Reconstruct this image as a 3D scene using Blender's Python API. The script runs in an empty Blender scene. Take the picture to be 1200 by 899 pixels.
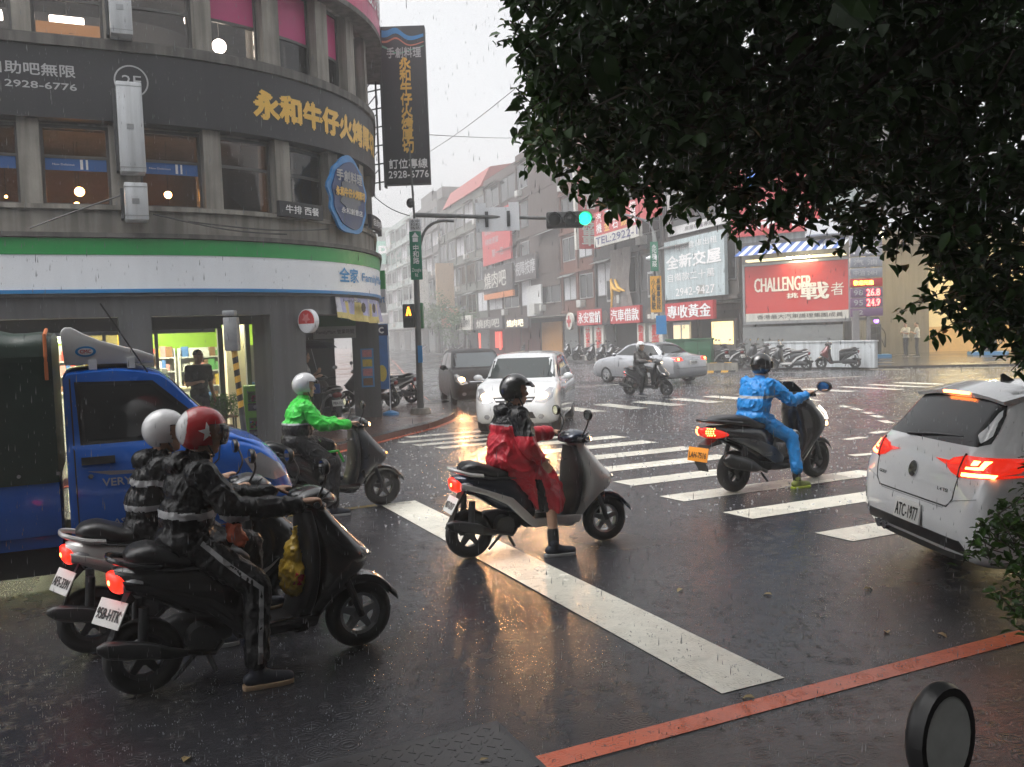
import bpy, bmesh, math, random
from math import sin, cos, pi, radians, sqrt, atan2
from mathutils import Vector, Matrix, noise, Euler
from mathutils.geometry import delaunay_2d_cdt
from mathutils.bvhtree import BVHTree
random.seed(7)
S = bpy.context.scene
COL = S.collection
# ------------------------------------------------------------------ camera
CAM_H, PITCH, ROLL = 1.95, math.atan(58.5/1037), radians(2.0)
cam_d = bpy.data.cameras.new('camera'); cam = bpy.data.objects.new('camera', cam_d); COL.objects.link(cam)
_up = Vector((0, sin(PITCH), cos(PITCH))); _rt = Vector((1, 0, 0)); _fw = Vector((0, cos(PITCH), -sin(PITCH)))
_cu = _up*cos(ROLL)+_rt*sin(ROLL); _cr = _rt*cos(ROLL)-_up*sin(ROLL)
mw = Matrix((_cr, _cu, -_fw)).transposed().to_4x4(); mw.translation = (0, 0, CAM_H); cam.matrix_world = mw
cam_d.sensor_width = 36; cam_d.lens = 36*1037/1200; cam_d.clip_end = 2000; cam_d.clip_start = .05
S.camera = cam
# ------------------------------------------------------------------ sky and sun (heavy rain, overcast)
W = bpy.data.worlds.new('World'); S.world = W; W.use_nodes = True
nt = W.node_tree; nt.nodes.clear()
sky = nt.nodes.new('ShaderNodeTexSky'); sky.sky_type = 'NISHITA'; sky.sun_disc = False
sky.sun_elevation = radians(64); sky.sun_rotation = radians(250); sky.dust_density = 6; sky.air_density = 1.0; sky.ozone_density = 1
hs = nt.nodes.new('ShaderNodeHueSaturation'); hs.inputs['Saturation'].default_value = .10
bg = nt.nodes.new('ShaderNodeBackground'); bg.inputs['Strength'].default_value = .15
wo = nt.nodes.new('ShaderNodeOutputWorld')
nt.links.new(sky.outputs[0], hs.inputs['Color']); nt.links.new(hs.outputs[0], bg.inputs['Color']); nt.links.new(bg.outputs[0], wo.inputs[0])
sun_d = bpy.data.lights.new('sun', 'SUN'); sun = bpy.data.objects.new('sun', sun_d); COL.objects.link(sun)
sun_d.energy = .6; sun_d.angle = radians(40); sun_d.color = (1, .97, .93)
sun.rotation_euler = (radians(26), 0, radians(-70)); sun.location = (0, 0, 30)
S.view_settings.view_transform = 'Standard'; S.view_settings.look = 'None'; S.view_settings.gamma = 1
S.view_settings.exposure = 1.0
S.cycles.use_denoising = True; S.cycles.use_adaptive_sampling = True; S.cycles.adaptive_threshold = .025; S.cycles.max_bounces = 6; S.cycles.diffuse_bounces = 2; S.cycles.glossy_bounces = 3
S.cycles.transparent_max_bounces = 12; S.cycles.volume_bounces = 2; S.cycles.sample_clamp_indirect = 4; S.cycles.caustics_reflective = False; S.cycles.caustics_refractive = False
S.cycles.volume_step_rate = 4
# ------------------------------------------------------------------ ground frame: u runs along the near road, v across it
TH = radians(25); U = Vector((cos(TH), sin(TH), 0)); V = Vector((-sin(TH), cos(TH), 0))
def uv(u, v, z=0.): return U*u+V*v+Vector((0, 0, z))
# ------------------------------------------------------------------ mesh helpers
class G:
    def __init__(s): s.v = []; s.f = []; s.m = []
    def add(s, vs, fs, m=0):
        b = len(s.v); s.v += [tuple(p) for p in vs]; s.f += [tuple(i+b for i in f) for f in fs]; s.m += [m]*len(fs); return s
    def box(s, x0, x1, y0, y1, z0, z1, m=0, M=None):
        vs = [Vector((x, y, z)) for x in (x0, x1) for y in (y0, y1) for z in (z0, z1)]
        if M is not None: vs = [M @ p for p in vs]
        return s.add(vs, [(0, 1, 3, 2), (4, 6, 7, 5), (0, 4, 5, 1), (2, 3, 7, 6), (0, 2, 6, 4), (1, 5, 7, 3)], m)
    def loft(s, secs, m=0, cap=True, closed=True):
        n = len(secs[0]); b = []; vs = [p for q in secs for p in q]
        for i in range(len(secs)-1):
            for j in range(n if closed else n-1):
                k = (j+1) % n; b.append((i*n+j, i*n+k, (i+1)*n+k, (i+1)*n+j))
        if cap: b += [tuple(range(n-1, -1, -1)), tuple(range((len(secs)-1)*n, len(secs)*n))]
        return s.add(vs, b, m)
    def tube(s, pts, r, n=8, m=0, cap=True):
        pts = [Vector(p) for p in pts]; k = len(pts); rr = r if isinstance(r, (list, tuple)) else [r]*k
        t0 = (pts[1]-pts[0]).normalized(); a = t0.orthogonal().normalized(); secs = []
        for i, p in enumerate(pts):
            t = (pts[min(i+1, k-1)]-pts[max(i-1, 0)]).normalized()
            a = (a-t*a.dot(t)).normalized(); b = t.cross(a)
            secs.append([p+(a*cos(2*pi*j/n)+b*sin(2*pi*j/n))*rr[i] for j in range(n)])
        return s.loft(secs, m, cap)
    def capsule(s, p, q, r0, r1, n=12, m=0, flat=1., fax=None):
        p = Vector(p); q = Vector(q); d = q-p; L = d.length or 1e-6; t = d/L if d.length else Vector((0, 0, 1))
        a = t.orthogonal().normalized()
        if fax is not None:
            a = Vector(fax); a = (a-t*a.dot(t)).normalized()
        b = t.cross(a); secs = []
        prof = [(-r0*cos(e), r0*sin(e)) for e in (.15, .5, .95, 1.57)]+[(L+r1*cos(e), r1*sin(e)) for e in (1.57, .95, .5, .15)]
        for h, r in prof: secs.append([p+t*h+(a*cos(2*pi*j/n)*flat+b*sin(2*pi*j/n))*r for j in range(n)])
        return s.loft(secs, m)
    def ball(s, c, r, m=0, nu=14, nv=9, M=None):
        c = Vector(c); r = r if isinstance(r, (tuple, list)) else (r, r, r); secs = []
        for i in range(nv):
            e = pi*(i+.12)/(nv-1+.24)
            ring = [Vector((r[0]*sin(e)*cos(2*pi*j/nu), r[1]*sin(e)*sin(2*pi*j/nu), -r[2]*cos(e))) for j in range(nu)]
            if M is not None: ring = [M @ q for q in ring]
            secs.append([c+q for q in ring])
        return s.loft(secs, m)
    def lathe(s, prof, c=(0, 0, 0), ax='y', n=24, m=0, close=True):
        c = Vector(c); secs = []
        for j in range(n):
            a = 2*pi*j/n; ring = []
            for h, r in prof:
                p = {'y': (r*cos(a), h, r*sin(a)), 'z': (r*cos(a), r*sin(a), h), 'x': (h, r*cos(a), r*sin(a))}[ax]
                ring.append(c+Vector(p))
            secs.append(ring)
        k = len(prof); b = []
        for i in range(n):
            i2 = (i+1) % n
            for j in range(k if close else k-1):
                j2 = (j+1) % k; b.append((i*k+j, i*k+j2, i2*k+j2, i2*k+j))
        return s.add([p for q in secs for p in q], b, m)
    def prism(s, poly, y0, y1, ax='y', m=0, M=None):
        n = len(poly)
        def P(a, b, h):
            p = Vector({'y': (a, h, b), 'x': (h, a, b), 'z': (a, b, h)}[ax]); return M @ p if M is not None else p
        vs = [P(a, b, y0) for a, b in poly]+[P(a, b, y1) for a, b in poly]
        return s.add(vs, [tuple(range(n)), tuple(range(2*n-1, n-1, -1))]+[(i, i+n, (i+1) % n+n, (i+1) % n) for i in range(n)], m)
def mesh_of(g, name, mats, smooth=False, bevel=0., angle=40, weld=False):
    me = bpy.data.meshes.new(name); me.from_pydata(g.v, [], g.f)
    for mt in (mats if isinstance(mats, (list, tuple)) else [mats]): me.materials.append(mt)
    bm = bmesh.new(); bm.from_mesh(me)
    if weld: bmesh.ops.remove_doubles(bm, verts=bm.verts, dist=1e-5)
    else:
        bm.faces.ensure_lookup_table()
        for f, k in zip(bm.faces, g.m): f.material_index = k
    bmesh.ops.recalc_face_normals(bm, faces=bm.faces)
    if bevel:
        es = [e for e in bm.edges if e.is_manifold and e.calc_face_angle(0) > radians(35)]
        bmesh.ops.bevel(bm, geom=es, offset=bevel, segments=2, affect='EDGES', profile=.6, clamp_overlap=True)
    bm.to_mesh(me); bm.free()
    if smooth or bevel:
        me.polygons.foreach_set('use_smooth', [True]*len(me.polygons)); me.set_sharp_from_angle(angle=radians(angle))
    return me
def link(o, parent=None, loc=None, rotz=None):
    COL.objects.link(o)
    if parent is not None: o.parent = parent
    if loc is not None: o.location = loc
    if rotz is not None: o.rotation_euler = (0, 0, rotz)
    return o
def obj(name, g, mats, parent=None, smooth=False, bevel=0., angle=40, loc=None, rotz=None, weld=False, label=None, kind=None):
    o = link(bpy.data.objects.new(name, mesh_of(g, name, mats, smooth, bevel, angle, weld)), parent, loc, rotz)
    if label: o['label'] = label
    if kind: o['kind'] = kind
    return o
def meobj(name, me, parent=None, loc=None, rotz=None): return link(bpy.data.objects.new(name, me), parent, loc, rotz)
def tag(o, label, cat, group=None):
    o['label'] = label; o['category'] = cat
    if group: o['group'] = group
    return o
def thing(name, label, cat, loc=(0, 0, 0), rotz=0., group=None):
    return tag(link(bpy.data.objects.new(name, None), None, loc, rotz), label, cat, group)
def struct(name, g, mats, **k):
    o = obj(name, g, mats, **k); o['kind'] = 'structure'; return o
KIDS = {}
def dup(root, loc, rotz, label, group=None, remap=None, scale=None):
    if not KIDS:
        for o in bpy.data.objects:
            if o.parent: KIDS.setdefault(o.parent.name, []).append(o)
    def cp(o, par):
        c = o.copy(); COL.objects.link(c); c.parent = par
        if remap and o.type == 'MESH' and o.data.materials and o.data.materials[0] in remap:
            for i, sl in enumerate(c.material_slots):
                if sl.material in remap: sl.link = 'OBJECT'; sl.material = remap[sl.material] if sl.material else None
        for k in KIDS.get(o.name, []): cp(k, c)
        return c
    r = cp(root, None); r.location = loc; r.rotation_euler = (0, 0, rotz); r['label'] = label
    if scale: r.scale = scale
    if group: r['group'] = group
    return r
def cat_interp(tab, n):
    """smooth resample of rows (first column monotone parameter) to n rows: monotone cubic"""
    k = len(tab); out = []; xs = [r[0] for r in tab]
    def slope(c):
        d = [(tab[i+1][c]-tab[i][c])/(xs[i+1]-xs[i]) for i in range(k-1)]; m = [d[0]]
        for i in range(1, k-1): m.append(0 if d[i-1]*d[i] <= 0 else 2*d[i-1]*d[i]/(d[i-1]+d[i]))
        return m+[d[-1]]
    ms = [slope(c) for c in range(len(tab[0]))]
    def at(x):
        i = 0
        while i < k-2 and (x-xs[i+1])*(1 if xs[-1] > xs[0] else -1) > 0: i += 1
        h = xs[i+1]-xs[i]; t = (x-xs[i])/h; r = [x]
        for c in range(1, len(tab[0])):
            a, b = tab[i][c], tab[i+1][c]
            r.append((2*t**3-3*t*t+1)*a+(t**3-2*t*t+t)*h*ms[c][i]+(-2*t**3+3*t*t)*b+(t**3-t*t)*h*ms[c][i+1])
        return r
    if isinstance(n, int): return [at(xs[0]+(xs[-1]-xs[0])*i/(n-1)) for i in range(n)]
    return [at(x) for x in n]
def se(a, e): return math.copysign(abs(a)**(2./e), a)
def xloft(tab, n=14, N=20, e=2.6, yc=0., m=0, g=None):
    """rows (x, zc, half width, half height): rounded body along x"""
    g = g or G()
    rows = cat_interp(tab, n)
    return g.loft([[(x, yc+w*se(cos(2*pi*j/N), e), z+h*se(sin(2*pi*j/N), e)) for j in range(N)] for x, z, w, h in rows], m)
def zloft(tab, n=14, N=24, e=2.4, m=0, g=None):
    """rows (z, x back, x front, half width): rounded body stacked along z"""
    g = g or G(); rows = cat_interp(tab, n)
    return g.loft([[((a+b)/2+(b-a)/2*se(cos(2*pi*j/N), e), w*se(sin(2*pi*j/N), e), z) for j in range(N)] for z, a, b, w in rows], m)
def poly_fill(poly, res):
    """triangulated fill of a 2-D polygon with inner points"""
    pts = []; n = len(poly)
    for i in range(n):
        a = Vector(poly[i]); b = Vector(poly[(i+1) % n]); k = max(1, int((b-a).length/res))
        pts += [a.lerp(b, j/k) for j in range(k)]
    nb = len(pts); x0 = min(p.x for p in pts); x1 = max(p.x for p in pts); y0 = min(p.y for p in pts); y1 = max(p.y for p in pts)
    def inside(x, y):
        c = False
        for i in range(nb):
            p, q = pts[i], pts[i-1]
            if (p.y > y) != (q.y > y) and x < (q.x-p.x)*(y-p.y)/(q.y-p.y)+p.x: c = not c
        return c
    x = x0+res*.5
    while x < x1:
        y = y0+res*.5
        while y < y1:
            if inside(x, y) and min((p-Vector((x, y))).length for p in pts) > res*.4: pts.append(Vector((x, y)))
            y += res
        x += res
    r = delaunay_2d_cdt(pts, [(i, (i+1) % nb) for i in range(nb)], [], 1, 1e-6)
    return [tuple(p) for p in r[0]], [tuple(f) for f in r[2]]
def decal(poly, bvh, axis, side, off=.003, res=.06, thick=.006):
    """shape drawn in a side ('y': x,z) or end ('x': y,z) view, laid on the body under it, with a rim"""
    P, F = poly_fill(poly, res); g = G(); top = []
    for a, b in P:
        o, d = (Vector((a, side*3, b)), Vector((0, -side, 0))) if axis == 'y' else (Vector((side*5, a, b)), Vector((-side, 0, 0))) if axis == 'x' else (Vector((a, b, side*4)), Vector((0, 0, -side)))
        h = bvh.ray_cast(o, d)
        if h[0] is None: top.append(None)
        else:
            nn = h[1] if h[1].dot(d) < 0 else -h[1]; top.append((h[0]+nn*off, h[0]-nn*thick))
    ok = [i for i, t in enumerate(top) if t]
    ix = {}
    for i in ok: ix[i] = len(g.v); g.v.append(tuple(top[i][0]))
    edges = {}
    for f in F:
        if all(i in ix for i in f):
            g.f.append(tuple(ix[i] for i in f)); g.m.append(0)
            for i in range(len(f)):
                a, b = f[i], f[(i+1) % len(f)]; edges[(a, b)] = edges.get((a, b), 0)+1
    for (a, b) in list(edges):
        if (b, a) not in edges:
            k = len(g.v); g.v += [tuple(top[a][1]), tuple(top[b][1])]; g.f.append((ix[b], ix[a], k, k+1)); g.m.append(0)
    return g
TXT = {}
def text_geo(s, bold=0.):
    k = (s, bold)
    if k not in TXT:
        cu = bpy.data.curves.new('t', 'FONT'); cu.body = s; cu.offset = bold; cu.resolution_u = 2; cu.align_x = 'CENTER'; cu.space_line = .95
        ob = bpy.data.objects.new('t', cu); me = bpy.data.meshes.new_from_object(ob)
        vs = [(v.co.x, v.co.y) for v in me.vertices]; fs = [tuple(p.vertices) for p in me.polygons]
        bpy.data.objects.remove(ob); bpy.data.curves.remove(cu); bpy.data.meshes.remove(me)
        if not vs: vs = [(0, 0), (1, 0), (1, 1)]; fs = [(0, 1, 2)]
        x0 = min(a for a, b in vs); x1 = max(a for a, b in vs); y0 = min(b for a, b in vs); y1 = max(b for a, b in vs)
        TXT[k] = ([((a-x0)/(x1-x0), (b-y0)/(y1-y0)) for a, b in vs], fs)
    return TXT[k]
def text(s, fn, x0, x1, y0, y1, mt, parent, bold=.0, name='lettering', vertical=False):
    """lettering stretched to fill a rectangle; fn maps (x, y) to a point just in front of the board"""
    if vertical: s = '\n'.join(s)
    vs, fs = text_geo(s, 0.); g = G(); W_, H_ = x1-x0, y1-y0; nch = max(len(q) for q in s.split('\n')); cw = min(W_/max(1, nch), H_/max(1, s.count('\n')+1)); b = bold*cw*1.7
    e = 1e-3*(abs(W_)+abs(H_)); c = fn(x0+W_/2, y0+H_/2); 
    for k, (ox, oy) in enumerate([(0, 0)] if bold <= 0 else [(0, 0), (b, 0), (-b, 0), (0, b), (0, -b)]):
        pts = []
        for p, q in vs:
            x, y = x0+W_*p+ox, y0+H_*q+oy; P_ = Vector(fn(x, y))
            if k: dx_ = Vector(fn(x+e, y))-P_; dy_ = Vector(fn(x, y+e))-P_; nn = dx_.cross(dy_); nn = nn.normalized() if nn.length > 0 else Vector((0, 0, 0)); P_ = P_+nn*(.0006*k)
            pts.append(P_)
        g.add(pts, fs)
    return obj(name, g, mt, parent)
# ------------------------------------------------------------------ materials
def M(name, col, rough=.5, metal=0., var=.12, sc=6., bump=0., bsc=80., coat=0., emit=None, es=0., stretch=(1, 1, 1), spec=.5, streak=0., sheen=0.):
    m = bpy.data.materials.new(name); m.use_nodes = True; t = m.node_tree; N = t.nodes; L = t.links
    b = N['Principled BSDF']; b.inputs['Roughness'].default_value = rough; b.inputs['Metallic'].default_value = metal
    b.inputs['Coat Weight'].default_value = coat; b.inputs['Coat Roughness'].default_value = .05; b.inputs['Specular IOR Level'].default_value = spec
    tc = N.new('ShaderNodeTexCoord'); mp = N.new('ShaderNodeMapping'); mp.inputs['Scale'].default_value = stretch; L.new(tc.outputs['Object'], mp.inputs['Vector'])
    c4 = (*col, 1)
    if var > 0:
        nz = N.new('ShaderNodeTexNoise'); nz.inputs['Scale'].default_value = sc; nz.inputs['Detail'].default_value = 6; nz.inputs['Roughness'].default_value = .6; L.new(mp.outputs[0], nz.inputs['Vector'])
        mx = N.new('ShaderNodeMix'); mx.data_type = 'RGBA'; mx.inputs[6].default_value = tuple(max(0, c*(1-var*1.6)) for c in col)+(1,); mx.inputs[7].default_value = tuple(min(1, c*(1+var*1.6)) for c in col)+(1,)
        L.new(nz.outputs['Fac'], mx.inputs[0]); out = mx.outputs[2]
        if streak > 0:
            m2 = N.new('ShaderNodeMapping'); m2.inputs['Scale'].default_value = (5, 5, .35); L.new(tc.outputs['Object'], m2.inputs['Vector'])
            n2 = N.new('ShaderNodeTexNoise'); n2.inputs['Scale'].default_value = 1.3; n2.inputs['Detail'].default_value = 5; L.new(m2.outputs[0], n2.inputs['Vector'])
            r2 = N.new('ShaderNodeValToRGB'); r2.color_ramp.elements[0].position = .38; r2.color_ramp.elements[0].color = (1-streak,)*3+(1,); r2.color_ramp.elements[1].position = .6; r2.color_ramp.elements[1].color = (1, 1, 1, 1); L.new(n2.outputs['Fac'], r2.inputs[0])
            m3 = N.new('ShaderNodeMix'); m3.data_type = 'RGBA'; m3.blend_type = 'MULTIPLY'; m3.inputs[0].default_value = 1; L.new(out, m3.inputs[6]); L.new(r2.outputs[0], m3.inputs[7]); out = m3.outputs[2]
        L.new(out, b.inputs['Base Color'])
        mr = N.new('ShaderNodeMapRange'); mr.inputs[3].default_value = max(.02, rough*.75); mr.inputs[4].default_value = min(1, rough*1.25); L.new(nz.outputs['Fac'], mr.inputs[0]); L.new(mr.outputs[0], b.inputs['Roughness'])
    else: b.inputs['Base Color'].default_value = c4
    if bump > 0:
        nb = N.new('ShaderNodeTexNoise'); nb.inputs['Scale'].default_value = bsc; nb.inputs['Detail'].default_value = 4; L.new(mp.outputs[0], nb.inputs['Vector'])
        bp = N.new('ShaderNodeBump'); bp.inputs['Strength'].default_value = bump; bp.inputs['Distance'].default_value = .02; L.new(nb.outputs['Fac'], bp.inputs['Height']); L.new(bp.outputs[0], b.inputs['Normal'])
    if emit: b.inputs['Emission Color'].default_value = (*emit, 1); b.inputs['Emission Strength'].default_value = es
    return m
def glass(name, tint=(.5, .55, .55), clear=.6, rough=.02, wet=.0):
    m = bpy.data.materials.new(name); m.use_nodes = True; t = m.node_tree; N = t.nodes; L = t.links; N.remove(N['Principled BSDF'])
    tr = N.new('ShaderNodeBsdfTransparent'); tr.inputs[0].default_value = (*tint, 1)
    gl = N.new('ShaderNodeBsdfGlossy'); gl.inputs['Roughness'].default_value = rough; gl.inputs[0].default_value = (.9, .9, .9, 1)
    fr = N.new('ShaderNodeFresnel'); fr.inputs[0].default_value = 1.5
    mx = N.new('ShaderNodeMixShader'); L.new(fr.outputs[0], mx.inputs[0]); L.new(tr.outputs[0], mx.inputs[1]); L.new(gl.outputs[0], mx.inputs[2])
    if wet:
        tc = N.new('ShaderNodeTexCoord'); vo = N.new('ShaderNodeTexNoise'); vo.inputs['Scale'].default_value = 45; L.new(tc.outputs['Object'], vo.inputs['Vector'])
        bp = N.new('ShaderNodeBump'); bp.inputs['Strength'].default_value = wet; bp.inputs['Distance'].default_value = .01; L.new(vo.outputs['Fac'], bp.inputs['Height']); L.new(bp.outputs[0], gl.inputs['Normal'])
    L.new(mx.outputs[0], N['Material Output'].inputs[0]); return m

def wet_ground(name, col, pud=.42, r0=.05, r1=.42, bump=.35, worn=0.):
    m = bpy.data.materials.new(name); m.use_nodes = True; t = m.node_tree; N = t.nodes; L = t.links; b = N['Principled BSDF']
    tc = N.new('ShaderNodeTexCoord')
    def noi(s, d=6, rg=.6):
        n = N.new('ShaderNodeTexNoise'); n.inputs['Scale'].default_value = s; n.inputs['Detail'].default_value = d; n.inputs['Roughness'].default_value = rg; L.new(tc.outputs['Object'], n.inputs['Vector']); return n.outputs['Fac']
    def rng(a, i0, i1, o0, o1):
        r = N.new('ShaderNodeMapRange'); r.inputs[1].default_value = i0; r.inputs[2].default_value = i1; r.inputs[3].default_value = o0; r.inputs[4].default_value = o1; L.new(a, r.inputs[0]); return r.outputs[0]
    def mth(op, a, c):
        n = N.new('ShaderNodeMath'); n.operation = op
        for i, q in enumerate((a, c)):
            if isinstance(q, (int, float)): n.inputs[i].default_value = q
            else: L.new(q, n.inputs[i])
        return n.outputs[0]
    big = noi(.35, 5, .55); fine = noi(190, 3, .7); mid = noi(9, 6, .65)
    mx = N.new('ShaderNodeMix'); mx.data_type = 'RGBA'; mx.inputs[6].default_value = tuple(c*.55 for c in col)+(1,); mx.inputs[7].default_value = tuple(c*1.5 for c in col)+(1,)
    L.new(mth('ADD', mth('ADD', mth('MULTIPLY', mid, .3), mth('MULTIPLY', fine, .4)), mth('MULTIPLY', rng(noi(.9, 7, .7), .3, .7, 0, 1), .3)), mx.inputs[0])
    if worn:
        m4 = N.new('ShaderNodeMix'); m4.data_type = 'RGBA'; m4.inputs[7].default_value = (.035, .034, .035, 1); L.new(mx.outputs[2], m4.inputs[6])
        L.new(mth('MAXIMUM', rng(noi(26, 8, .75), .62-worn*.06, .68-worn*.04, 0, .85), rng(noi(1.7, 4, .6), .58, .72, 0, .35)), m4.inputs[0]); L.new(m4.outputs[2], b.inputs['Base Color'])
    else:
        L.new(mx.outputs[2], b.inputs['Base Color'])
    wetm = rng(big, pud-.08, pud+.14, 0, 1)           # 0 = film of water, 1 = rough damp surface
    L.new(mth('ADD', rng(wetm, 0, 1, r0, r1), mth('MULTIPLY', mth('SUBTRACT', mid, .5), .14)), b.inputs['Roughness']); b.inputs['Specular IOR Level'].default_value = .45
    # drops striking the water: rings around scattered points, finer and coarser
    h = None
    for sc, fr in ((5.5, 9.), (11., 6.)):
        vo = N.new('ShaderNodeTexVoronoi'); vo.inputs['Scale'].default_value = sc; L.new(tc.outputs['Object'], vo.inputs['Vector'])
        ring = mth('MULTIPLY', mth('SINE', mth('MULTIPLY', vo.outputs['Distance'], fr*6), 0), rng(vo.outputs['Distance'], 0, .5, 1, 0))
        h = ring if h is None else mth('ADD', h, ring)
    b1 = N.new('ShaderNodeBump'); b1.inputs['Strength'].default_value = .38; b1.inputs['Distance'].default_value = .006; L.new(h, b1.inputs['Height'])
    b2 = N.new('ShaderNodeBump'); b2.inputs['Distance'].default_value = .006; L.new(fine, b2.inputs['Height']); L.new(b1.outputs[0], b2.inputs['Normal']); L.new(rng(wetm, 0, 1, bump*.3, bump), b2.inputs['Strength'])
    b3 = N.new('ShaderNodeBump'); b3.inputs['Distance'].default_value = .03; b3.inputs['Strength'].default_value = .28; L.new(mid, b3.inputs['Height']); L.new(b2.outputs[0], b3.inputs['Normal'])
    L.new(b3.outputs[0], b.inputs['Normal']); return m

def lamp(name, col, es, sample=False):
    m = M(name, tuple(c*.6 for c in col), .3, var=0, emit=col, es=es)
    if not sample: m.cycles.emission_sampling = 'NONE'
    return m
# ------------------------------------------------------------------ calibration helpers (camera ray to a known plane)
def ray(px, py):
    return _fw+_cr*((px-600)/1037)-_cu*((py-449.5)/1037)
def at(px, py, z=0.):
    d = ray(px, py); t = (z-CAM_H)/d.z; return Vector((d.x*t, d.y*t, z))
def aty(px, py, Y):
    d = ray(px, py); t = Y/d.y; return Vector((d.x*t, Y, CAM_H+d.z*t))
# ------------------------------------------------------------------ shared materials
asphalt = wet_ground('wet_asphalt', (.025, .025, .029), .50, .06, .36, .6)
pave = wet_ground('wet_pavement', (.042, .038, .037), .5, .045, .28, .6)
brickpave = wet_ground('wet_brick_pavement', (.13, .075, .062), .5, .08, .4, .35)
white_paint = wet_ground('white_road_paint', (.62, .60, .52), .5, .12, .45, .3, .45)
red_paint = wet_ground('red_road_paint', (.60, .13, .06), .5, .12, .45, .3, .8)
yel_paint = wet_ground('yellow_road_paint', (.45, .30, .04), .5, .12, .45, .3, 1.)
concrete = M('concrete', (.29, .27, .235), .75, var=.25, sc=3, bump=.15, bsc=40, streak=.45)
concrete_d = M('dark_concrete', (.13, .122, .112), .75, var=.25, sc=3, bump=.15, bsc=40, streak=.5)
greywall = M('grey_painted_wall', (.105, .108, .112), .6, var=.15, sc=3, bump=.05, streak=.25)
darkwall = M('dark_wall', (.035, .035, .037), .6, var=.2, sc=3)
black_sign = M('black_sign_board', (.014, .014, .019), .5, var=.15, sc=2, streak=.2)
white_plastic = M('white_sign_plastic', (.74, .76, .79), .35, var=.05, sc=2, streak=.04)
green_sign = M('green_sign_plastic', (.012, .32, .07), .35, var=.06, sc=2, streak=.05)
blue_sign = M('blue_sign_plastic', (.02, .22, .52), .35, var=.06, sc=2)
gold = M('gold_lettering', (.75, .45, .07), .4, var=.05)
white_ink = M('white_lettering', (.78, .78, .78), .5, var=.05)
grey_ink = M('grey_lettering', (.42, .42, .43), .5, var=.05)
cyan_ink = M('blue_lettering', (.02, .27, .60), .4, var=.05)
black_ink = M('black_lettering', (.012, .012, .012), .5, var=0)
red_ink = M('red_lettering', (.55, .03, .03), .5, var=.05)
steel = M('galvanised_steel', (.30, .31, .32), .4, .7, var=.2, sc=12)
dsteel = M('dark_steel', (.06, .062, .065), .45, .5, var=.2, sc=12)
black_plastic = M('black_plastic', (.014, .014, .015), .38, var=.15, sc=14)
black_matte = M('matte_black', (.010, .010, .010), .8, var=.1)
rubber = M('rubber', (.014, .014, .014), .6, var=.2, sc=20, bump=.2, bsc=60)
chrome = M('chrome', (.62, .62, .64), .12, 1., var=.05)
alu = M('aluminium', (.42, .42, .43), .3, .9, var=.12, sc=18)
win_frame = M('window_frame_metal', (.09, .088, .085), .45, .3, var=.15)
window_glass = glass('window_glass', (.55, .52, .5))
shop_glass = glass('shop_glass', (.92, .95, .93))
dark_glass = M('dark_glass', (.012, .014, .016), .06, var=0, spec=.6)
mirror_glass = M('mirror_glass', (.75, .76, .78), .03, 1., var=0)
warm_lamp = lamp('warm_lamp', (1, .46, .12), 70., True)
white_lamp = lamp('white_lamp', (1, .95, .85), 16., True)
tail_red = lamp('tail_lamp_red', (1, .02, .008), 1.3)
tail_hot = lamp('tail_lamp_bright', (1, .22, .05), 9.)
amber_lamp = lamp('amber_lamp', (1, .35, .05), 6.)
head_lamp = lamp('head_lamp', (1, .52, .20), 8.5)
car_head = lamp('car_head_lamp', (1, .58, .25), 34.)
dim_lamp = lamp('dim_lamp', (1, .8, .6), 1.0)
clear_lens = M('clear_lens', (.45, .45, .47), .1, .3, var=.1, coat=.5)
red_lens = M('red_lens', (.45, .02, .015), .12, var=.05, coat=.5, emit=(1, .03, .01), es=.35)
red_off = M('red_lens_unlit', (.22, .012, .01), .15, var=.05, coat=.5)
amber_lens = M('amber_lens', (.6, .18, .02), .12, var=.05, coat=.5)
# ------------------------------------------------------------------ ground
g = G(); g.add([(-130, -30, 0), (130, -30, 0), (130, 260, 0), (-130, 260, 0)], [(0, 1, 2, 3)])
road = struct('road', g, asphalt)
def sheet(name, pts, z, mt, parent=road):
    return obj(name, G().add([(p[0], p[1], z) for p in pts], [tuple(range(len(pts)))]), mt, parent)
def stripe(name, u0, u1, v0, v1, mt=white_paint, z=.004, skew=0.): return sheet(name, [uv(u0, v0), uv(u1, v0), uv(u1+skew, v1), uv(u0+skew, v1)], z, mt)
stripe('stop_line', 2.90, 3.33, 3.72, 10.0)
for k, (v0, ua, ub) in enumerate([(5.78, 5.98, 9.1), (6.99, 5.88, 9.1), (8.12, 5.86, 9.0), (9.30, 5.95, 8.9), (10.42, 6.2, 8.5), (11.52, 6.3, 8.65), (12.62, 6.2, 8.6), (13.58, 6.0, 8.6), (14.32, 5.3, 8.3), (14.95, 5.1, 8.0), (15.55, 5.0, 7.6), (16.3, 5.4, 7.3)]):
    stripe('crosswalk_stripe', ua, ub, v0, v0+(.42 if v0 < 14 else .3), skew=-.04)
for k in range(8): stripe('crosswalk_stripe', 10.55+1.17*k, 11.05+1.17*k, 18.3, 20.15)
for k in range(3): stripe('crosswalk_stripe', 20.1+1.17*k, 20.5+1.17*k, 17.8, 20.0)
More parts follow.
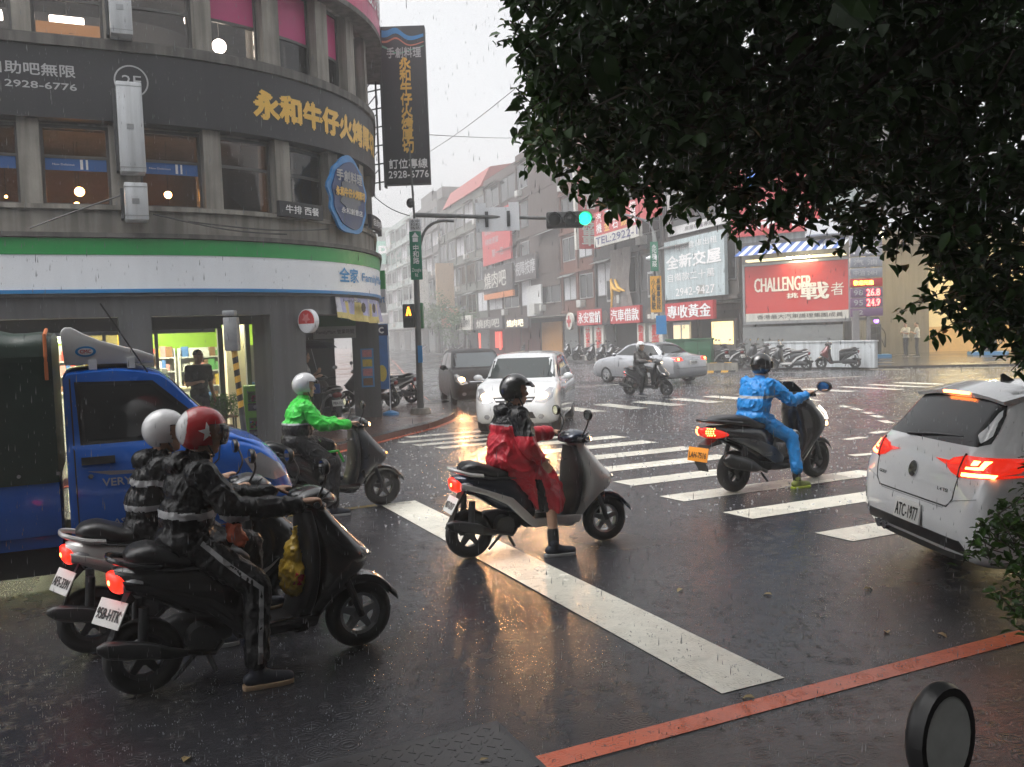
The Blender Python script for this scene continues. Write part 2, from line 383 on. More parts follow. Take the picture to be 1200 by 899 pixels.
for a, b in [((984.5, 475.6), (995, 477.4)), ((999.5, 478.6), (1008.5, 481)), ((1013, 483.1), (1022, 484.9)), ((1023.5, 487), (1032.5, 489.4)), ((1034, 493), (1043, 496)), ((990.5, 515.5), (1013, 512.5)), ((997.4, 534.1), (1025, 532)), ((1022, 508), (1037, 505.6))]:
    p, q = at(*a), at(*b); n = (q-p).normalized().cross(Vector((0, 0, 1)))*.09; sheet('lane_dash', [p-n, q-n, q+n, p+n], .004, white_paint)
for (a, b) in [((660, 455), (780, 447)), ((900, 447), (1010, 441)), ((960, 470), (880, 456))]:
    p, q = at(*a), at(*b); n = (q-p).normalized().cross(Vector((0, 0, 1)))*.08; sheet('lane_line', [p-n, q-n, q+n, p+n], .004, white_paint)
stripe('kerb_line', -6, 30, 3.44, 3.58, red_paint)
stripe('edge_line', -6, 2.85, 9.92, 10.04, yel_paint)
# near footway on which the camera stands: low ramped gutter slab, almost level with the road
g = G(); vs = [uv(-12, 3.41, .0), uv(40, 3.41, .0), uv(40, 2.9, .045), uv(-12, 2.9, .045), uv(40, -16, .05), uv(-12, -16, .05)]
g.add(vs, [(0, 1, 2, 3), (3, 2, 4, 5)]); struct('near_footway', g, pave, loc=(0, 0, .003))
# joint lines of the footway slabs
# steel tread plate cover at the kerb
cov = tag(link(bpy.data.objects.new('manhole_cover', None), None, uv(.62, 3.75)), 'wet steel tread plate cover set in the road beside the red line', 'manhole cover'); cov.rotation_euler = (0, 0, TH)
obj('frame', G().box(-.98, 1.1, -.30, .26, .0, .006), dsteel, cov)
treadm = M('tread_steel', (.045, .044, .045), .36, .2, var=.3, sc=5)
obj('plate', G().box(-.95, 1.07, -.27, .23, .0, .011), treadm, cov)
g = G()
for i in range(34):
    for j in range(8):
        if random.random() < .95:
            a = pi/4 if (i+j) % 2 else -pi/4; Mx = Matrix.Translation((-.91+i*.058+.01, -.245+j*.062, .011)) @ Matrix.Rotation(a, 4, 'Z')
            g.box(-.02, .02, -.0045, .0045, 0, .0018, M=Mx)
o = obj('tread_pattern', g, treadm, cov); o['kind'] = 'stuff'
# left corner pavement with kerb
def smooth_path(pts, n=6):
    out = []; P = [Vector(p) for p in pts]
    for i in range(len(P)-1):
        a, b, c, d = P[max(i-1, 0)], P[i], P[i+1], P[min(i+2, len(P)-1)]
        for k in range(n):
            t = k/n; out.append(.5*((2*b)+(c-a)*t+(2*a-5*b+4*c-d)*t*t+(3*b-a-3*c+d)*t**3))
    return out+[P[-1]]
cp = smooth_path([uv(-22, 14.05), uv(-6, 14.05), uv(0, 14.1), uv(2.6, 14.5), uv(4.1, 15.6), uv(5.3, 16.75), uv(6.6, 18.1), uv(7.9, 20.2), uv(8.9, 23.5), uv(9.6, 28), Vector((-11, 80, 0)), Vector((-28, 180, 0))], 8)
pv = [Vector((-60, 180, 0)), Vector((-60, 0, 0))]
g = G(); n = len(cp); g.add([(p.x, p.y, .11) for p in cp+pv], [tuple(range(n+2))]); g.add([(p.x, p.y, .11) for p in cp]+[(p.x, p.y, -.02) for p in cp], [(i, i+1, i+1+n, i+n) for i in range(n-1)])
struct('corner_pavement', g, brickpave)
def along(name, pts, d0, d1, z, mt, parent, h=None):
    L = []
    for i, p in enumerate(pts):
        t = (pts[min(i+1, len(pts)-1)]-pts[max(i-1, 0)]).normalized(); nn = Vector((t.y, -t.x, 0)); L.append((p+nn*d0, p+nn*d1))
    g = G(); vs = []
    for a, b in L: vs += [(a.x, a.y, z), (b.x, b.y, z)]
    g.add(vs, [(2*i, 2*i+1, 2*i+3, 2*i+2) for i in range(len(L)-1)]); return obj(name, g, mt, parent)
along('kerb_line', cp, .02, .16, .005, red_paint, road)
along('kerb_stone', cp, -.22, .0, .115, pave, bpy.data.objects['corner_pavement'])
# far pavement under the row of shops
RL = Vector((-.298, .954, 0)); RN = Vector((-.954, -.298, 0)); Q0 = Vector((11.85, 45.7, 0))
def row(t, d=0., z=0.): return Q0+RL*t+RN*d+Vector((0, 0, z))
fpts = [row(160, 4.2), row(60, 4.2), row(8, 4.2), row(2, 4.6), Vector((9.2, 40.6, 0)), Vector((11.0, 37.6, 0)), Vector((16.2, 35.6, 0)), Vector((60, 20, 0))]
fs = smooth_path(fpts, 6); n = len(fs); g = G(); g.add([(p.x, p.y, .10) for p in fs]+[(120, 30, .10), (120, 260, .10), (20, 260, .10)], [tuple(range(n+3))]); g.add([(p.x, p.y, .10) for p in fs]+[(p.x, p.y, -.02) for p in fs], [(i, i+n, i+1+n, i+1) for i in range(n-1)])
far_pave = struct('far_pavement', g, pave)
# ------------------------------------------------------------------ the round-cornered building
RAD = 5.; BP0 = Vector((-5.6, 13.9, 0)); BC = Vector((-7.71, 18.43, 0)); A0 = radians(-65); A1 = radians(9.1); LA = RAD*(A1-A0)
def fp(s, d=0., z=0.):
    if s < 0: p = BP0+U*s-V*d
    elif s < LA: a = A0+s/RAD; p = BC+Vector((cos(a), sin(a), 0))*(RAD+d)
    else: p = BC+Vector((cos(A1), sin(A1), 0))*(RAD+d)+Vector((-sin(A1), cos(A1), 0))*(s-LA)
    return Vector((p.x, p.y, z))
def band(g, s0, s1, z0, z1, d0, d1, m=0, step=.3):
    k = max(1, int((s1-s0)/step)+1); ss = [s0+(s1-s0)*i/k for i in range(k+1)]
    return g.loft([[fp(s, d0, z0), fp(s, d1, z0), fp(s, d1, z1), fp(s, d0, z1)] for s in ss], m)
SL, SR = -5.5, 16.
B = thing('corner_building', 'grey concrete building with rounded corner, rows of windows and shop arcade', 'building', (0, 0, 0))
obj('wall', band(band(band(band(G(), SL, SR, 3.62, 4.06, -.6, -.10), SL, SR, 5.36, 6.5, -.7, -.32), SL, SR, 8.1, 10.2, -.7, -.12), SL, SR, 2.79, 3.6, -.7, -.3), concrete, B)
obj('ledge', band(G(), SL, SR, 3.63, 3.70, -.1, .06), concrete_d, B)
obj('ledge', band(G(), SL, SR, 4.06, 4.13, -.6, -.03), concrete, B)
obj('ledge', band(band(G(), SL, SR, 6.46, 6.60, -.6, .05), SL, SR, 6.60, 6.64, -.6, -.02), concrete_d, B)
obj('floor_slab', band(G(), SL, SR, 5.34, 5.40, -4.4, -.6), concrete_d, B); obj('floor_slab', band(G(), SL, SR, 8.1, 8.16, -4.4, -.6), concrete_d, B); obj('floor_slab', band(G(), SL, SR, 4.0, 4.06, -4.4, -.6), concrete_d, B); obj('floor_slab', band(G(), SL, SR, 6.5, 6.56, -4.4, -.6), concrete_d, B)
room2 = M('room_wall_warm', (.30, .19, .10), .8, var=.2, sc=2); room3 = M('room_wall_grey', (.32, .33, .36), .8, var=.15, sc=2)
obj('room_wall', band(G(), SL, SR, 4.06, 5.34, -3.4, -3.3), room2, B); obj('room_wall', band(G(), SL, SR, 6.56, 8.1, -3.6, -3.5), room3, B)
C2 = [(-5.5, -5.2), (-4.45, -4.15), (-3.05, -2.78), (-1.70, -1.41), (-.46, -.04), (.95, 1.24), (2.26, 2.57), (3.6, 3.9), (4.9, 5.2), (6.3, 6.6), (8.2, 8.5), (15.7, 16)]
C3 = [(-5.5, -5.2), (-4.2, -3.95), (-2.95, -2.7), (-1.67, -1.42), (-.44, -.12), (.91, 1.18), (2.11, 2.45), (3.37, 3.72), (4.45, 4.85), (5.7, 6.0), (7.2, 7.5), (15.7, 16)]
for a, b in C2: obj('column', band(G(), a, b, 4.13, 5.4, -.6, -.10), concrete, B)
for a, b in C3: obj('column', band(G(), a, b, 6.64, 8.1, -.6, -.08), concrete, B)
pinkfilm = M('pink_window_film', (.50, .03, .17), .45, var=.1, sc=3); bluefilm = M('blue_window_banner', (.02, .11, .36), .5, var=.1, sc=3); curtain = M('pale_blind', (.45, .46, .48), .7, var=.1, sc=3)
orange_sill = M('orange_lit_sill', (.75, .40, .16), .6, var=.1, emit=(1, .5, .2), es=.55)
def window(s0, s1, z0, z1, zt, d):
    w = obj('window', band(band(band(band(band(G(), s0, s1, z0, z0+.05, d-.04, d+.04), s0, s1, z1-.05, z1, d-.04, d+.04), s0, s0+.045, z0+.05, z1-.05, d-.04, d+.04), s1-.045, s1, z0+.05, z1-.05, d-.04, d+.04), s0+.045, s1-.045, zt, zt+.045, d-.03, d+.03), win_frame, B)
    obj('pane', band(G(), s0+.045, s1-.045, z0+.05, zt, d-.006, d+.006), window_glass, w); obj('pane', band(G(), s0+.045, s1-.045, zt+.045, z1-.05, d-.006, d+.006), window_glass, w)
    return w
for i in range(len(C2)-1):
    a, b = C2[i][1], C2[i+1][0]; w = window(a, b, 4.13, 5.36, 4.86, -.32)
    if i in (2, 3, 4): obj('blue_banner', band(G(), a+.05, b-.05, 4.68, 4.86, -.312, -.306), bluefilm, w); text('New Delicious   ' * 1, lambda x, y: fp(x, -.302, y), a+.15, b-.5, 4.755, 4.785, white_ink, w); obj('bottle_print', band(band(G(), b-.42, b-.38, 4.70, 4.85, -.304, -.300), b-.34, b-.31, 4.70, 4.85, -.304, -.300), white_ink, w)
for i in range(len(C3)-1):
    a, b = C3[i][1], C3[i+1][0]; w = window(a, b, 6.64, 8.1, 7.22, -.3)
    if i >= 5: obj('pink_film', band(G(), a+.05, b-.05, 7.27, 8.04, -.292, -.286), pinkfilm, w)
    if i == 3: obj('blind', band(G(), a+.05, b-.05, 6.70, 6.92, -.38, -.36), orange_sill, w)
    if i == 4: obj('blind', band(G(), a+.4, b-.25, 6.75, 7.0, -1.4, -1.35), curtain, w)
# lamps of the two upper rooms
def hang(name, s, d, z, r, mt, label, top):
    t = thing(name, label, 'lamp', fp(s, d, z)); obj('bulb', G().ball((0, 0, 0), r), mt, t, smooth=True); obj('flex', G().tube([(0, 0, r*.9), (0, 0, top-z-.01)], .006, 5), black_plastic, t); return t
hang('pendant_lamp', -.92, -1.3, 4.52, .075, warm_lamp, 'upper of two glowing orange lamps behind the wide second floor window', 5.34)
hang('pendant_lamp', -.97, -1.3, 4.30, .05, warm_lamp, 'lower of two glowing orange lamps behind the wide second floor window', 5.34)
hang('pendant_lamp', .52, -1.0, 4.47, .06, warm_lamp, 'round orange lamp behind second floor window right of the white boxes', 5.34)
hang('pendant_lamp', .50, -.9, 4.22, .04, white_lamp, 'small white lamp low behind second floor window right of the white boxes', 5.34)
for s, z in ((1.65, 4.5), (1.95, 4.3), (-2.0, 4.45), (1.75, 4.18)): hang('pendant_lamp', s, -1.6, z, .022, warm_lamp, {4.5: 'tiny lamp high behind the plain second floor window', 4.3: 'tiny lamp at right behind the plain second floor window', 4.45: 'small lamp behind the leftmost second floor window', 4.18: 'tiny lamp low behind the plain second floor window'}[z], 5.34)
hang('globe_lamp', 1.40, -1.2, 7.50, .20, white_lamp, 'large white globe lamp behind the third floor window with pink film', 8.1)
hang('globe_lamp', 1.72, -.9, 7.05, .12, white_lamp, 'smaller white globe lamp behind the third floor window with pink film', 8.1)
for s, n in ((-.95, 'wide'), (-2.1, 'leftmost')):
    t = thing('ceiling_light', 'bright rectangular lamp behind the %s third floor window at top left' % n, 'lamp', fp(s, -1.1, 7.12)); t.rotation_euler = (0, 0, TH); obj('diffuser', G().box(-.25, .25, -.1, .1, 0, .12), white_lamp, t, bevel=.02); obj('hanger', G().tube([(0, 0, .12), (0, 0, .97)], .01, 5), dsteel, t)
for a, b in ((-1.1, -.75), ):
    t = thing('potted_plant', 'small dark plant on the lit sill of the third floor window', 'plant', fp(-.95, -.42, 6.64))
    obj('pot', G().lathe([(0, .0), (0, .04), (.06, .05), (.06, 0)], ax='z', n=10, close=False), black_plastic, t)
    gg = G()
    for k in range(14): a_ = random.random()*6.28; gg.tube([(0, 0, .06), (cos(a_)*.06, sin(a_)*.04, .14), (cos(a_)*.13, sin(a_)*.08, .12)], [.008, .012, .002], 4)
    obj('leaves', gg, M('dark_leaf', (.02, .05, .015), .5), t)
# signs on the building -------------------------------------------------
def fs_(off): return lambda x, y: fp(x, off, y)
T = thing('restaurant_sign_band', 'long black sign band with gold characters curving round the building', 'sign', (0, 0, 0))
obj('board', band(G(), SL, 9., 5.40, 6.45, -.3, 0), black_sign, T)
text('永和牛仔火烤厚切', fs_(.012), 1.82, 5.85, 5.70, 6.14, gold, T, .04)
text('自助吧無限', fs_(.012), -2.0, -.87, 6.0, 6.18, grey_ink, T, .012); text('訂位電話 2928-6776', fs_(.012), -2.75, -.86, 5.80, 5.93, grey_ink, T, .012)
g = G(); cc = (-.10, 6.02)
for j in range(40):
    pass
ring = [[(cc[0]+r*cos(2*pi*j/40), cc[1]+r*sin(2*pi*j/40)) for j in range(40)] for r in (.245, .222)]
g.add([fp(x, .012, y) for q in ring for x, y in q], [(j, (j+1) % 40, 40+(j+1) % 40, 40+j) for j in range(40)]); obj('ring_mark', g, grey_ink, T)
text('2F', fs_(.012), cc[0]-.13, cc[0]+.14, cc[1]-.08, cc[1]+.09, grey_ink, T, .0)
T = thing('pink_sign_band', 'pink sign band curving round the top floor of the corner building', 'sign', (0, 0, 0))
obj('board', band(G(), .5, 9., 8.16, 9.6, -.12, .22), M('pink_sign', (.50, .02, .12), .4, var=.1, sc=2, streak=.15), T); obj('edge_trim', band(G(), .5, 9., 8.06, 8.16, -.12, .24), concrete_d, T)
text('美髮沙龍造型', fs_(.235), 4.6, 6.6, 8.5, 9.1, white_ink, T, .01)
T = thing('shop_fascia_sign', 'white shop fascia with green top and blue bottom stripe round the corner', 'sign', (0, 0, 0))
fascia_w = M('emissive_fascia_white', (.74, .76, .79), .35, var=.04, sc=2, streak=.03, emit=(.82, .90, 1.), es=.03); fascia_w.cycles.emission_sampling = 'NONE'  # faint emission brightens the white fascia panel
obj('white_panel', band(G(), SL, 9.5, 2.845, 3.37, -.5, 0, step=.2), fascia_w, T)
obj('green_stripe', band(G(), SL, 9.5, 3.37, 3.62, -.5, .012, step=.2), green_sign, T); obj('blue_stripe', band(G(), SL, 9.5, 2.79, 2.845, -.5, .014, step=.2), blue_sign, T)
obj('soffit', band(G(), SL, 9.5, 2.74, 2.79, -.9, -.03, step=.2), greywall, T)
text('全家', fs_(.014), 3.62, 4.32, 3.02, 3.28, cyan_ink, T, .02); text('FamilyMart', fs_(.014), 4.5, 6.2, 3.02, 3.22, cyan_ink, T, .01)
# blade sign
bs = thing('blade_sign', 'tall black hanging sign with gold characters on lattice bracket beside building', 'sign', (0, 0, 0))
DY = 21.5; bl = aty(447, 30, DY).x; br = aty(497, 35, DY).x+.02; zt = aty(470, 33, DY).z; zb = aty(478, 217, DY).z
bl -= .02; bx = lambda x, y: Vector((bl+(br-bl)*x, DY-.155, zb+(zt-zb)*y))
obj('board', G().box(bl, br, DY-.15, DY+.1, zb, zt), black_sign, bs, bevel=.01)
obj('frame', G().box(bl-.06, bl-.005, DY-.1, DY+.1, zb-.05, zt+.05).box(bl-.2, bl-.16, DY-.03, DY+.03, zb-.1, zt+.1), dsteel, bs)
g = G()
for k in range(9):
    z = zb+.1+(zt-zb-.2)*k/8; g.tube([(bl-.55, DY+.3, z), (bl-.05, DY, z)], .018, 5); g.tube([(bl-.55, DY+.3, z), (bl-.18, DY, z+.3)], .014, 5)
obj('bracket', g, dsteel, bs)
text('永和牛仔火烤厚切', bx, .40, .66, .20, .80, gold, bs, .04, vertical=True); text('手創料理', bx, .13, .9, .80, .865, grey_ink, bs, .02)
text('訂位專線', bx, .08, .95, .10, .16, white_ink, bs, .02); text('2928-6776', bx, .06, .97, .04, .085, white_ink, bs, .02)
for nm, col, off in (('blue_swirl', (.03, .2, .45), 0), ('orange_swirl', (.5, .15, .1), .035), ('green_swirl', (.1, .3, .2), .06)):
    g = G(); a = [(.03+.94*i/20, .93-.03*sin(i/20*3.1)-off+.05*math.exp(-((i/20-.35)/.2)**2)*(1 if off < .05 else -.4)) for i in range(21)]
    g.add([bx(x, y) for x, y in a]+[bx(x, y+(.045 if off == 0 else .014)*(1-x*.6)) for x, y in a], [(i, i+1, 22+i, 21+i) for i in range(20)]); obj(nm, g, M(nm, col, .5), bs)
# round blue sign
rs = thing('round_blue_sign', 'round blue splash shaped sign with gold characters below the sign band', 'sign', (0, 0, 0))
sc_, zc_ = 3.98, 4.62
def blob_ring(a, b, wob, n=60, ph=0): return [(sc_+a*cos(2*pi*j/n)*(1+wob*sin(7*2*pi*j/n+ph)*.5+wob*sin(11*2*pi*j/n)), zc_+b*sin(2*pi*j/n)*(1+wob*sin(5*2*pi*j/n+ph))) for j in range(n)]
for nm, ring, d, col in (('rim', blob_ring(.68, .72, .05), .10, (.02, .20, .50)), ('face', blob_ring(.58, .62, .03, ph=1), .118, (.006, .03, .13)), ('centre', blob_ring(.36, .30, .12, ph=2), .128, (.10, .11, .14))):
    g = G(); g.add([fp(x, d, y) for x, y in ring]+[fp(x, d-.05, y) for x, y in ring]+[fp(sc_, d, zc_)], [(j, (j+1) % 60, 120) for j in range(60)]+[(j, 60+j, 60+(j+1) % 60, (j+1) % 60) for j in range(60)]); obj(nm, g, M('sign_'+nm, col, .35, var=.3, sc=5), rs)
text('手創料理', fs_(.14), 3.5, 4.4, 4.86, 5.06, grey_ink, rs, .02); text('永和牛仔火烤厚切', fs_(.14), 3.46, 4.5, 4.58, 4.74, gold, rs, .04); text('永和創意店', fs_(.14), 3.6, 4.36, 4.27, 4.38, white_ink, rs, .01)
obj('bracket', G().tube([fp(3.98, -.1, 4.95), fp(3.98, .06, 4.95)], .02, 6).tube([fp(3.98, -.1, 4.2), fp(3.98, .06, 4.2)], .02, 6), dsteel, rs)
for nm, s0, s1, z0, z1, tx, lb in (('a', 2.16, 3.14, 4.08, 4.34, '牛排 西餐', 'small black sign board with white characters under the second floor window'), ('b', 5.0, 6.6, 4.15, 4.42, '自助吧無限', 'small black board with white characters at the far end of the curve')):
    T = thing('small_sign', lb, 'sign', (0, 0, 0)); obj('board', band(G(), s0, s1, z0, z1, .0, .08), black_sign, T); text(tx, fs_(.09), s0+.12, s1-.12, z0+.06, z1-.06, white_ink, T, .01); obj('bracket', band(band(G(), s0+.1, s0+.14, z0+.05, z0+.09, -.2, 0), s1-.14, s1-.1, z0+.05, z0+.09, -.2, 0), dsteel, T)
# white metal boxes
boxm = M('white_metal_box', (.56, .58, .60), .4, var=.08, sc=3, streak=.3)
for s0, s1, z0, z1, dd, lb in ((-.33, .02, 4.58, 5.92, .38, 'tall white metal casing fixed over the column and black sign band'), (-.30, .02, 3.86, 4.42, .40, 'short white metal box hanging below the tall white casing'), (-.36, -.05, 6.62, 7.4, .35, 'grey metal casing at the top of the column above the sign band')):
    T = thing('metal_casing', lb, 'casing', (0, 0, 0)); g = band(G(), s0, s1, z0, z1, .02, dd); obj('casing', g, boxm, T, bevel=.02)
    obj('seam', band(band(G(), s0-.004, s1+.004, z0+.06, z0+.07, .05, dd+.003), s0-.004, s1+.004, z1-.07, z1-.06, .05, dd+.003), steel, T); obj('bracket', band(G(), s0-.05, s0-.01, z0+.05, z1-.05, -.1, .12), dsteel, T)
    obj('label_plate', band(G(), (s0+s1)/2-.06, (s0+s1)/2+.04, (z0+z1)/2-.04, (z0+z1)/2+.04, dd, dd+.004), steel, T)
# loose cables on the concrete band
for k, (a, b, z0, z1, lb) in enumerate(((-1.6, -.32, 3.75, 4.28, 'loose cable slanting to the white box'), (.1, 2.3, 4.0, 3.78, 'sagging cable on the concrete band under the window'), (.6, 3.3, 3.9, 3.95, 'second sagging cable on the concrete band further right'))):
    g = G(); g.tube([fp(a+(b-a)*i/12, .05+.05*sin(i/12*pi), z0+(z1-z0)*i/12-.1*sin(pi*i/12)*(k > 0)) for i in range(13)], .012, 5); tag(obj('cable', g, black_plastic), lb, 'cable')
# ground floor --------------------------------------------------------
obj('beam', band(G(), SL, 9., 2.42, 2.74, -.62, -.12), greywall, B)
for s0, s1, d0, d1 in ((-5.2, -4.7, -.75, -.12), (-.48, .0, -.75, -.12), (2.0, 2.76, -.7, -.12), (7.95, 8.5, -.68, -.06)): obj('column', band(G(), s0, s1, .11, 2.42, d0, d1), greywall, B)
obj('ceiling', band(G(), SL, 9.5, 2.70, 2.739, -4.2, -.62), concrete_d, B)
VF = 17.35                                             # shop front line
def ubox(g, u0, u1, v0, v1, z0, z1, m=0): return g.box(u0, u1, v0, v1, z0, z1, m, Matrix.Rotation(TH, 4, 'Z'))
obj('shop_wall', ubox(ubox(ubox(G(), -6, 2.12, VF, VF+.15, 2.24, 2.7), 3.3, 3.45, VF, 27, .11, 2.7), 2.12, 3.3, VF, VF+.15, 2.3, 2.7), darkwall, B)
obj('shop_wall', ubox(G(), 2.62, 3.3, VF, VF+.14, .11, 1.0), darkwall, B)
obj('door_post', ubox(ubox(G(), 2.05, 2.14, VF-.02, VF+.16, .11, 2.24), 2.55, 2.63, VF-.02, VF+.15, .11, 2.3), greywall, B)
obj('shop_wall', ubox(G(), 3.46, 5.75, 23.5, 23.6, .11, 2.7), darkwall, B)
mull = [-5.9, -4.5, -3.1, -1.75, -.85, .12, .98, 2.04]
for k in range(len(mull)-1):
    a, b = mull[k], mull[k+1]
    w = obj('shop_window', ubox(ubox(G(), a-.03, a+.03, VF-.02, VF+.08, .11, 2.24), a+.03, b-.03, VF, VF+.05, 2.17, 2.24), alu, B); obj('pane', ubox(G(), a+.03, b-.03, VF+.02, VF+.03, .13, 2.17), shop_glass, w)
lime = M('lime_green_wall', (.28, .52, .02), .5, var=.05); cream = M('cream_wall', (.62, .56, .42), .6, var=.08); tile = M('shop_floor', (.45, .43, .40), .2, var=.1)
obj('shop_floor', ubox(G(), -6, 3.3, VF+.16, 24, .11, .13), tile, B)
obj('shop_back_wall', ubox(G(), -6, 3.3, 22.6, 22.7, .13, 2.7), cream, B); obj('lime_band', ubox(G(), -6, 3.3, 22.5, 22.59, 1.75, 2.6), lime, B); obj('lime_band', ubox(G(), 3.2, 3.295, VF+.3, 22.4, 1.9, 2.6), lime, B)
obj('cream_pillar', ubox(G(), 2.35, 2.75, 18.6, 19.0, .13, 2.69), cream, B)
text('FamilyMart', lambda x, y: uv(x, 22.48, y), -2.4, -.25, 2.02, 2.32, lamp('lit_lettering', (1, 1, .9), 3.), B, .03)
tube_l = lamp('tube_lamp', (1, .93, .66), 42., True)
for u in (-3.6, -1.9, -.3, 1.3, 2.6): obj('ceiling_lamp', ubox(G(), u-.6, u+.6, 18.4, 18.6, 2.62, 2.66), tube_l, B)
for u in (-3.6, -1.9, -.3, 1.3): obj('ceiling_lamp', ubox(G(), u-.6, u+.6, 21.0, 21.2, 2.62, 2.66), tube_l, B)
prodm = [M('product_'+n, c, .5, var=.3, sc=20) for n, c in (('red', (.5, .06, .05)), ('white', (.7, .7, .68)), ('yellow', (.7, .5, .05)), ('blue', (.08, .2, .5)), ('pink', (.6, .25, .25)), ('brown', (.22, .11, .05)), ('green', (.1, .35, .1)))]
shelf_white = M('shelf_white', (.6, .6, .58), .4, var=.06)
for n_, (u0, u1, v0, ztop, lb) in enumerate(((-5.6, -3.2, 21.9, 1.9, 'white shop shelf of goods at the far left behind the glass'), (-2.9, -.3, 21.9, 1.9, 'white shop shelf of goods behind the truck cab seen through glass'), (-.1, 1.6, 21.9, 1.75, 'white shop shelf of goods behind the man in the doorway'), (1.7, 2.9, 21.4, 1.75, 'white shop shelf of goods by the cream pillar inside'))):
    T = thing('shop_shelf', lb, 'shelf', uv(u0, v0, .13), TH, 'shelves in the shop'); L = u1-u0; g = G().box(0, L, .45, .48, 0, ztop).box(-.03, 0, 0, .48, 0, ztop).box(L, L+.03, 0, .48, 0, ztop)
    for z in (.12, .5, .85, 1.2, 1.52): g.box(0, L, 0, .45, z, z+.03)
    obj('rack', g, shelf_white, T); g = G()
    for z in (.15, .53, .88, 1.23, 1.55):
        x = .04
        while x < L-.15:
            w = random.uniform(.06, .16); h = random.uniform(.12, .26); g.box(x, x+w*.93, .02, .3, z+.002, z+h, random.randrange(7)); x += w
    o = obj('goods', g, prodm, T); o['kind'] = 'stuff'
T = thing('shop_counter', 'pale shop counter behind the glass front', 'counter', uv(.2, 19.6, .13), TH); obj('cabinet', G().box(-1.6, 1.5, 0, .6, 0, .9), shelf_white, T, bevel=.01); obj('top', G().box(-1.64, 1.54, -.04, .64, .9, .94), cream, T, bevel=.008); obj('food_warmer', G().box(.3, 1.1, .1, .5, .94, 1.35), alu, T, bevel=.02)
T = thing('yellow_shop_sign', 'yellow square sign hanging inside the lit shop', 'sign', uv(-.35, 20.6, 1.72), TH); g = G().box(0, .95, 0, .05, 0, .1).box(0, .95, 0, .05, .55, .65).box(0, .2, 0, .05, .1, .55).box(.75, .95, 0, .05, .1, .55); obj('frame', g, M('yellow_plastic', (.8, .5, .02), .4, emit=(1, .6, .03), es=.5), T); obj('panel', G().box(.2, .75, .01, .04, .1, .55), M('ochre', (.45, .36, .12), .5), T); obj('hanger', G().tube([(.1, .02, .65), (.1, .02, .97)], .01, 5).tube([(.85, .02, .65), (.85, .02, .97)], .01, 5), alu, T)
# ------------------------------------------------------------------ things in front of the shop
def tilt(p, rz=0., rx=0., ry=0.): return Matrix.Translation(p) @ Euler((rx, ry, rz)).to_matrix().to_4x4()
lime2 = M('lime_plastic', (.16, .46, .03), .4, var=.06)
p = uv(2.36, 16.55, .11); T = thing('capsule_toy_machine', 'lime green capsule toy machine with clear drums under the arcade', 'toy machine', p, TH-.1)
obj('cabinet', G().box(0, .74, .05, .35, .06, 1.06), lime2, T, bevel=.015); obj('base', G().box(-.02, .78, -.1, .4, 0, .06), steel, T, bevel=.008)
for zc in (.32, .80):
    for xc in (.13, .40):
        dr = obj('drum', G().lathe([(-.12, 0), (-.12, .1), (.12, .1), (.12, 0)], (xc+.05, -.02, zc+.06), 'x', 18, close=False), glass('drum_plastic', (.5, .47, .45)), T); obj('capsules', [g := G(), [g.ball((xc+.05+random.uniform(-.09, .09), -.02+random.uniform(-.05, .05), zc+.06+random.uniform(-.07, .02)), .026, random.randrange(7), 8, 6) for _ in range(16)]][0], prodm, dr)
        obj('crank_panel', G().box(xc-.07, xc+.17, .03, .05, zc-.2, zc-.06), black_plastic, T, bevel=.006); obj('knob', G().lathe([(0, 0), (0, .035), (-.03, .03), (-.03, 0)], (xc+.05, .03, zc-.13), 'y', 12, close=False), steel, T)
p = at(290, 537, .11); T = thing('striped_pole', 'grey post with black and yellow bands beside the shop door', 'post', p)
ypaint = M('yellow_paint', (.60, .33, .03), .45, var=.12)
lean = lambda z: Vector((-.07*z, 0, z)); g = G(); gy = G()
obj('shaft', G().tube([lean(0), lean(2.3)], .045, 12), dsteel, T, smooth=True)
for k in range(5):
    z = .75+k*.2
    g2 = gy; pts = []
    for j in range(13):
        a = 2*pi*j/12; pts.append((a, z+.09*(j/12)))
    secs = []
    for a, zz in pts: c = lean(zz); c2 = lean(zz+.10); secs.append([c+Vector((cos(a), sin(a), 0))*.048, c2+Vector((cos(a), sin(a), 0))*.048])
    gy.add([q for s_ in secs for q in s_], [(2*i, 2*i+2, 2*i+3, 2*i+1) for i in range(12)])
g = G().tube([lean(.7), lean(1.78)], .0465, 12); obj('black_sleeve', g, black_plastic, T, smooth=True); obj('yellow_band', gy, ypaint, T)
obj('control_box', G().box(-.12, .10, -.09, .06, 1.72, 2.25, M=Matrix.Translation((-.13, 0, .0))), steel, T, bevel=.015); obj('cap', G().box(-.26, -.06, -.08, .06, 2.27, 2.36), steel, T, bevel=.02)
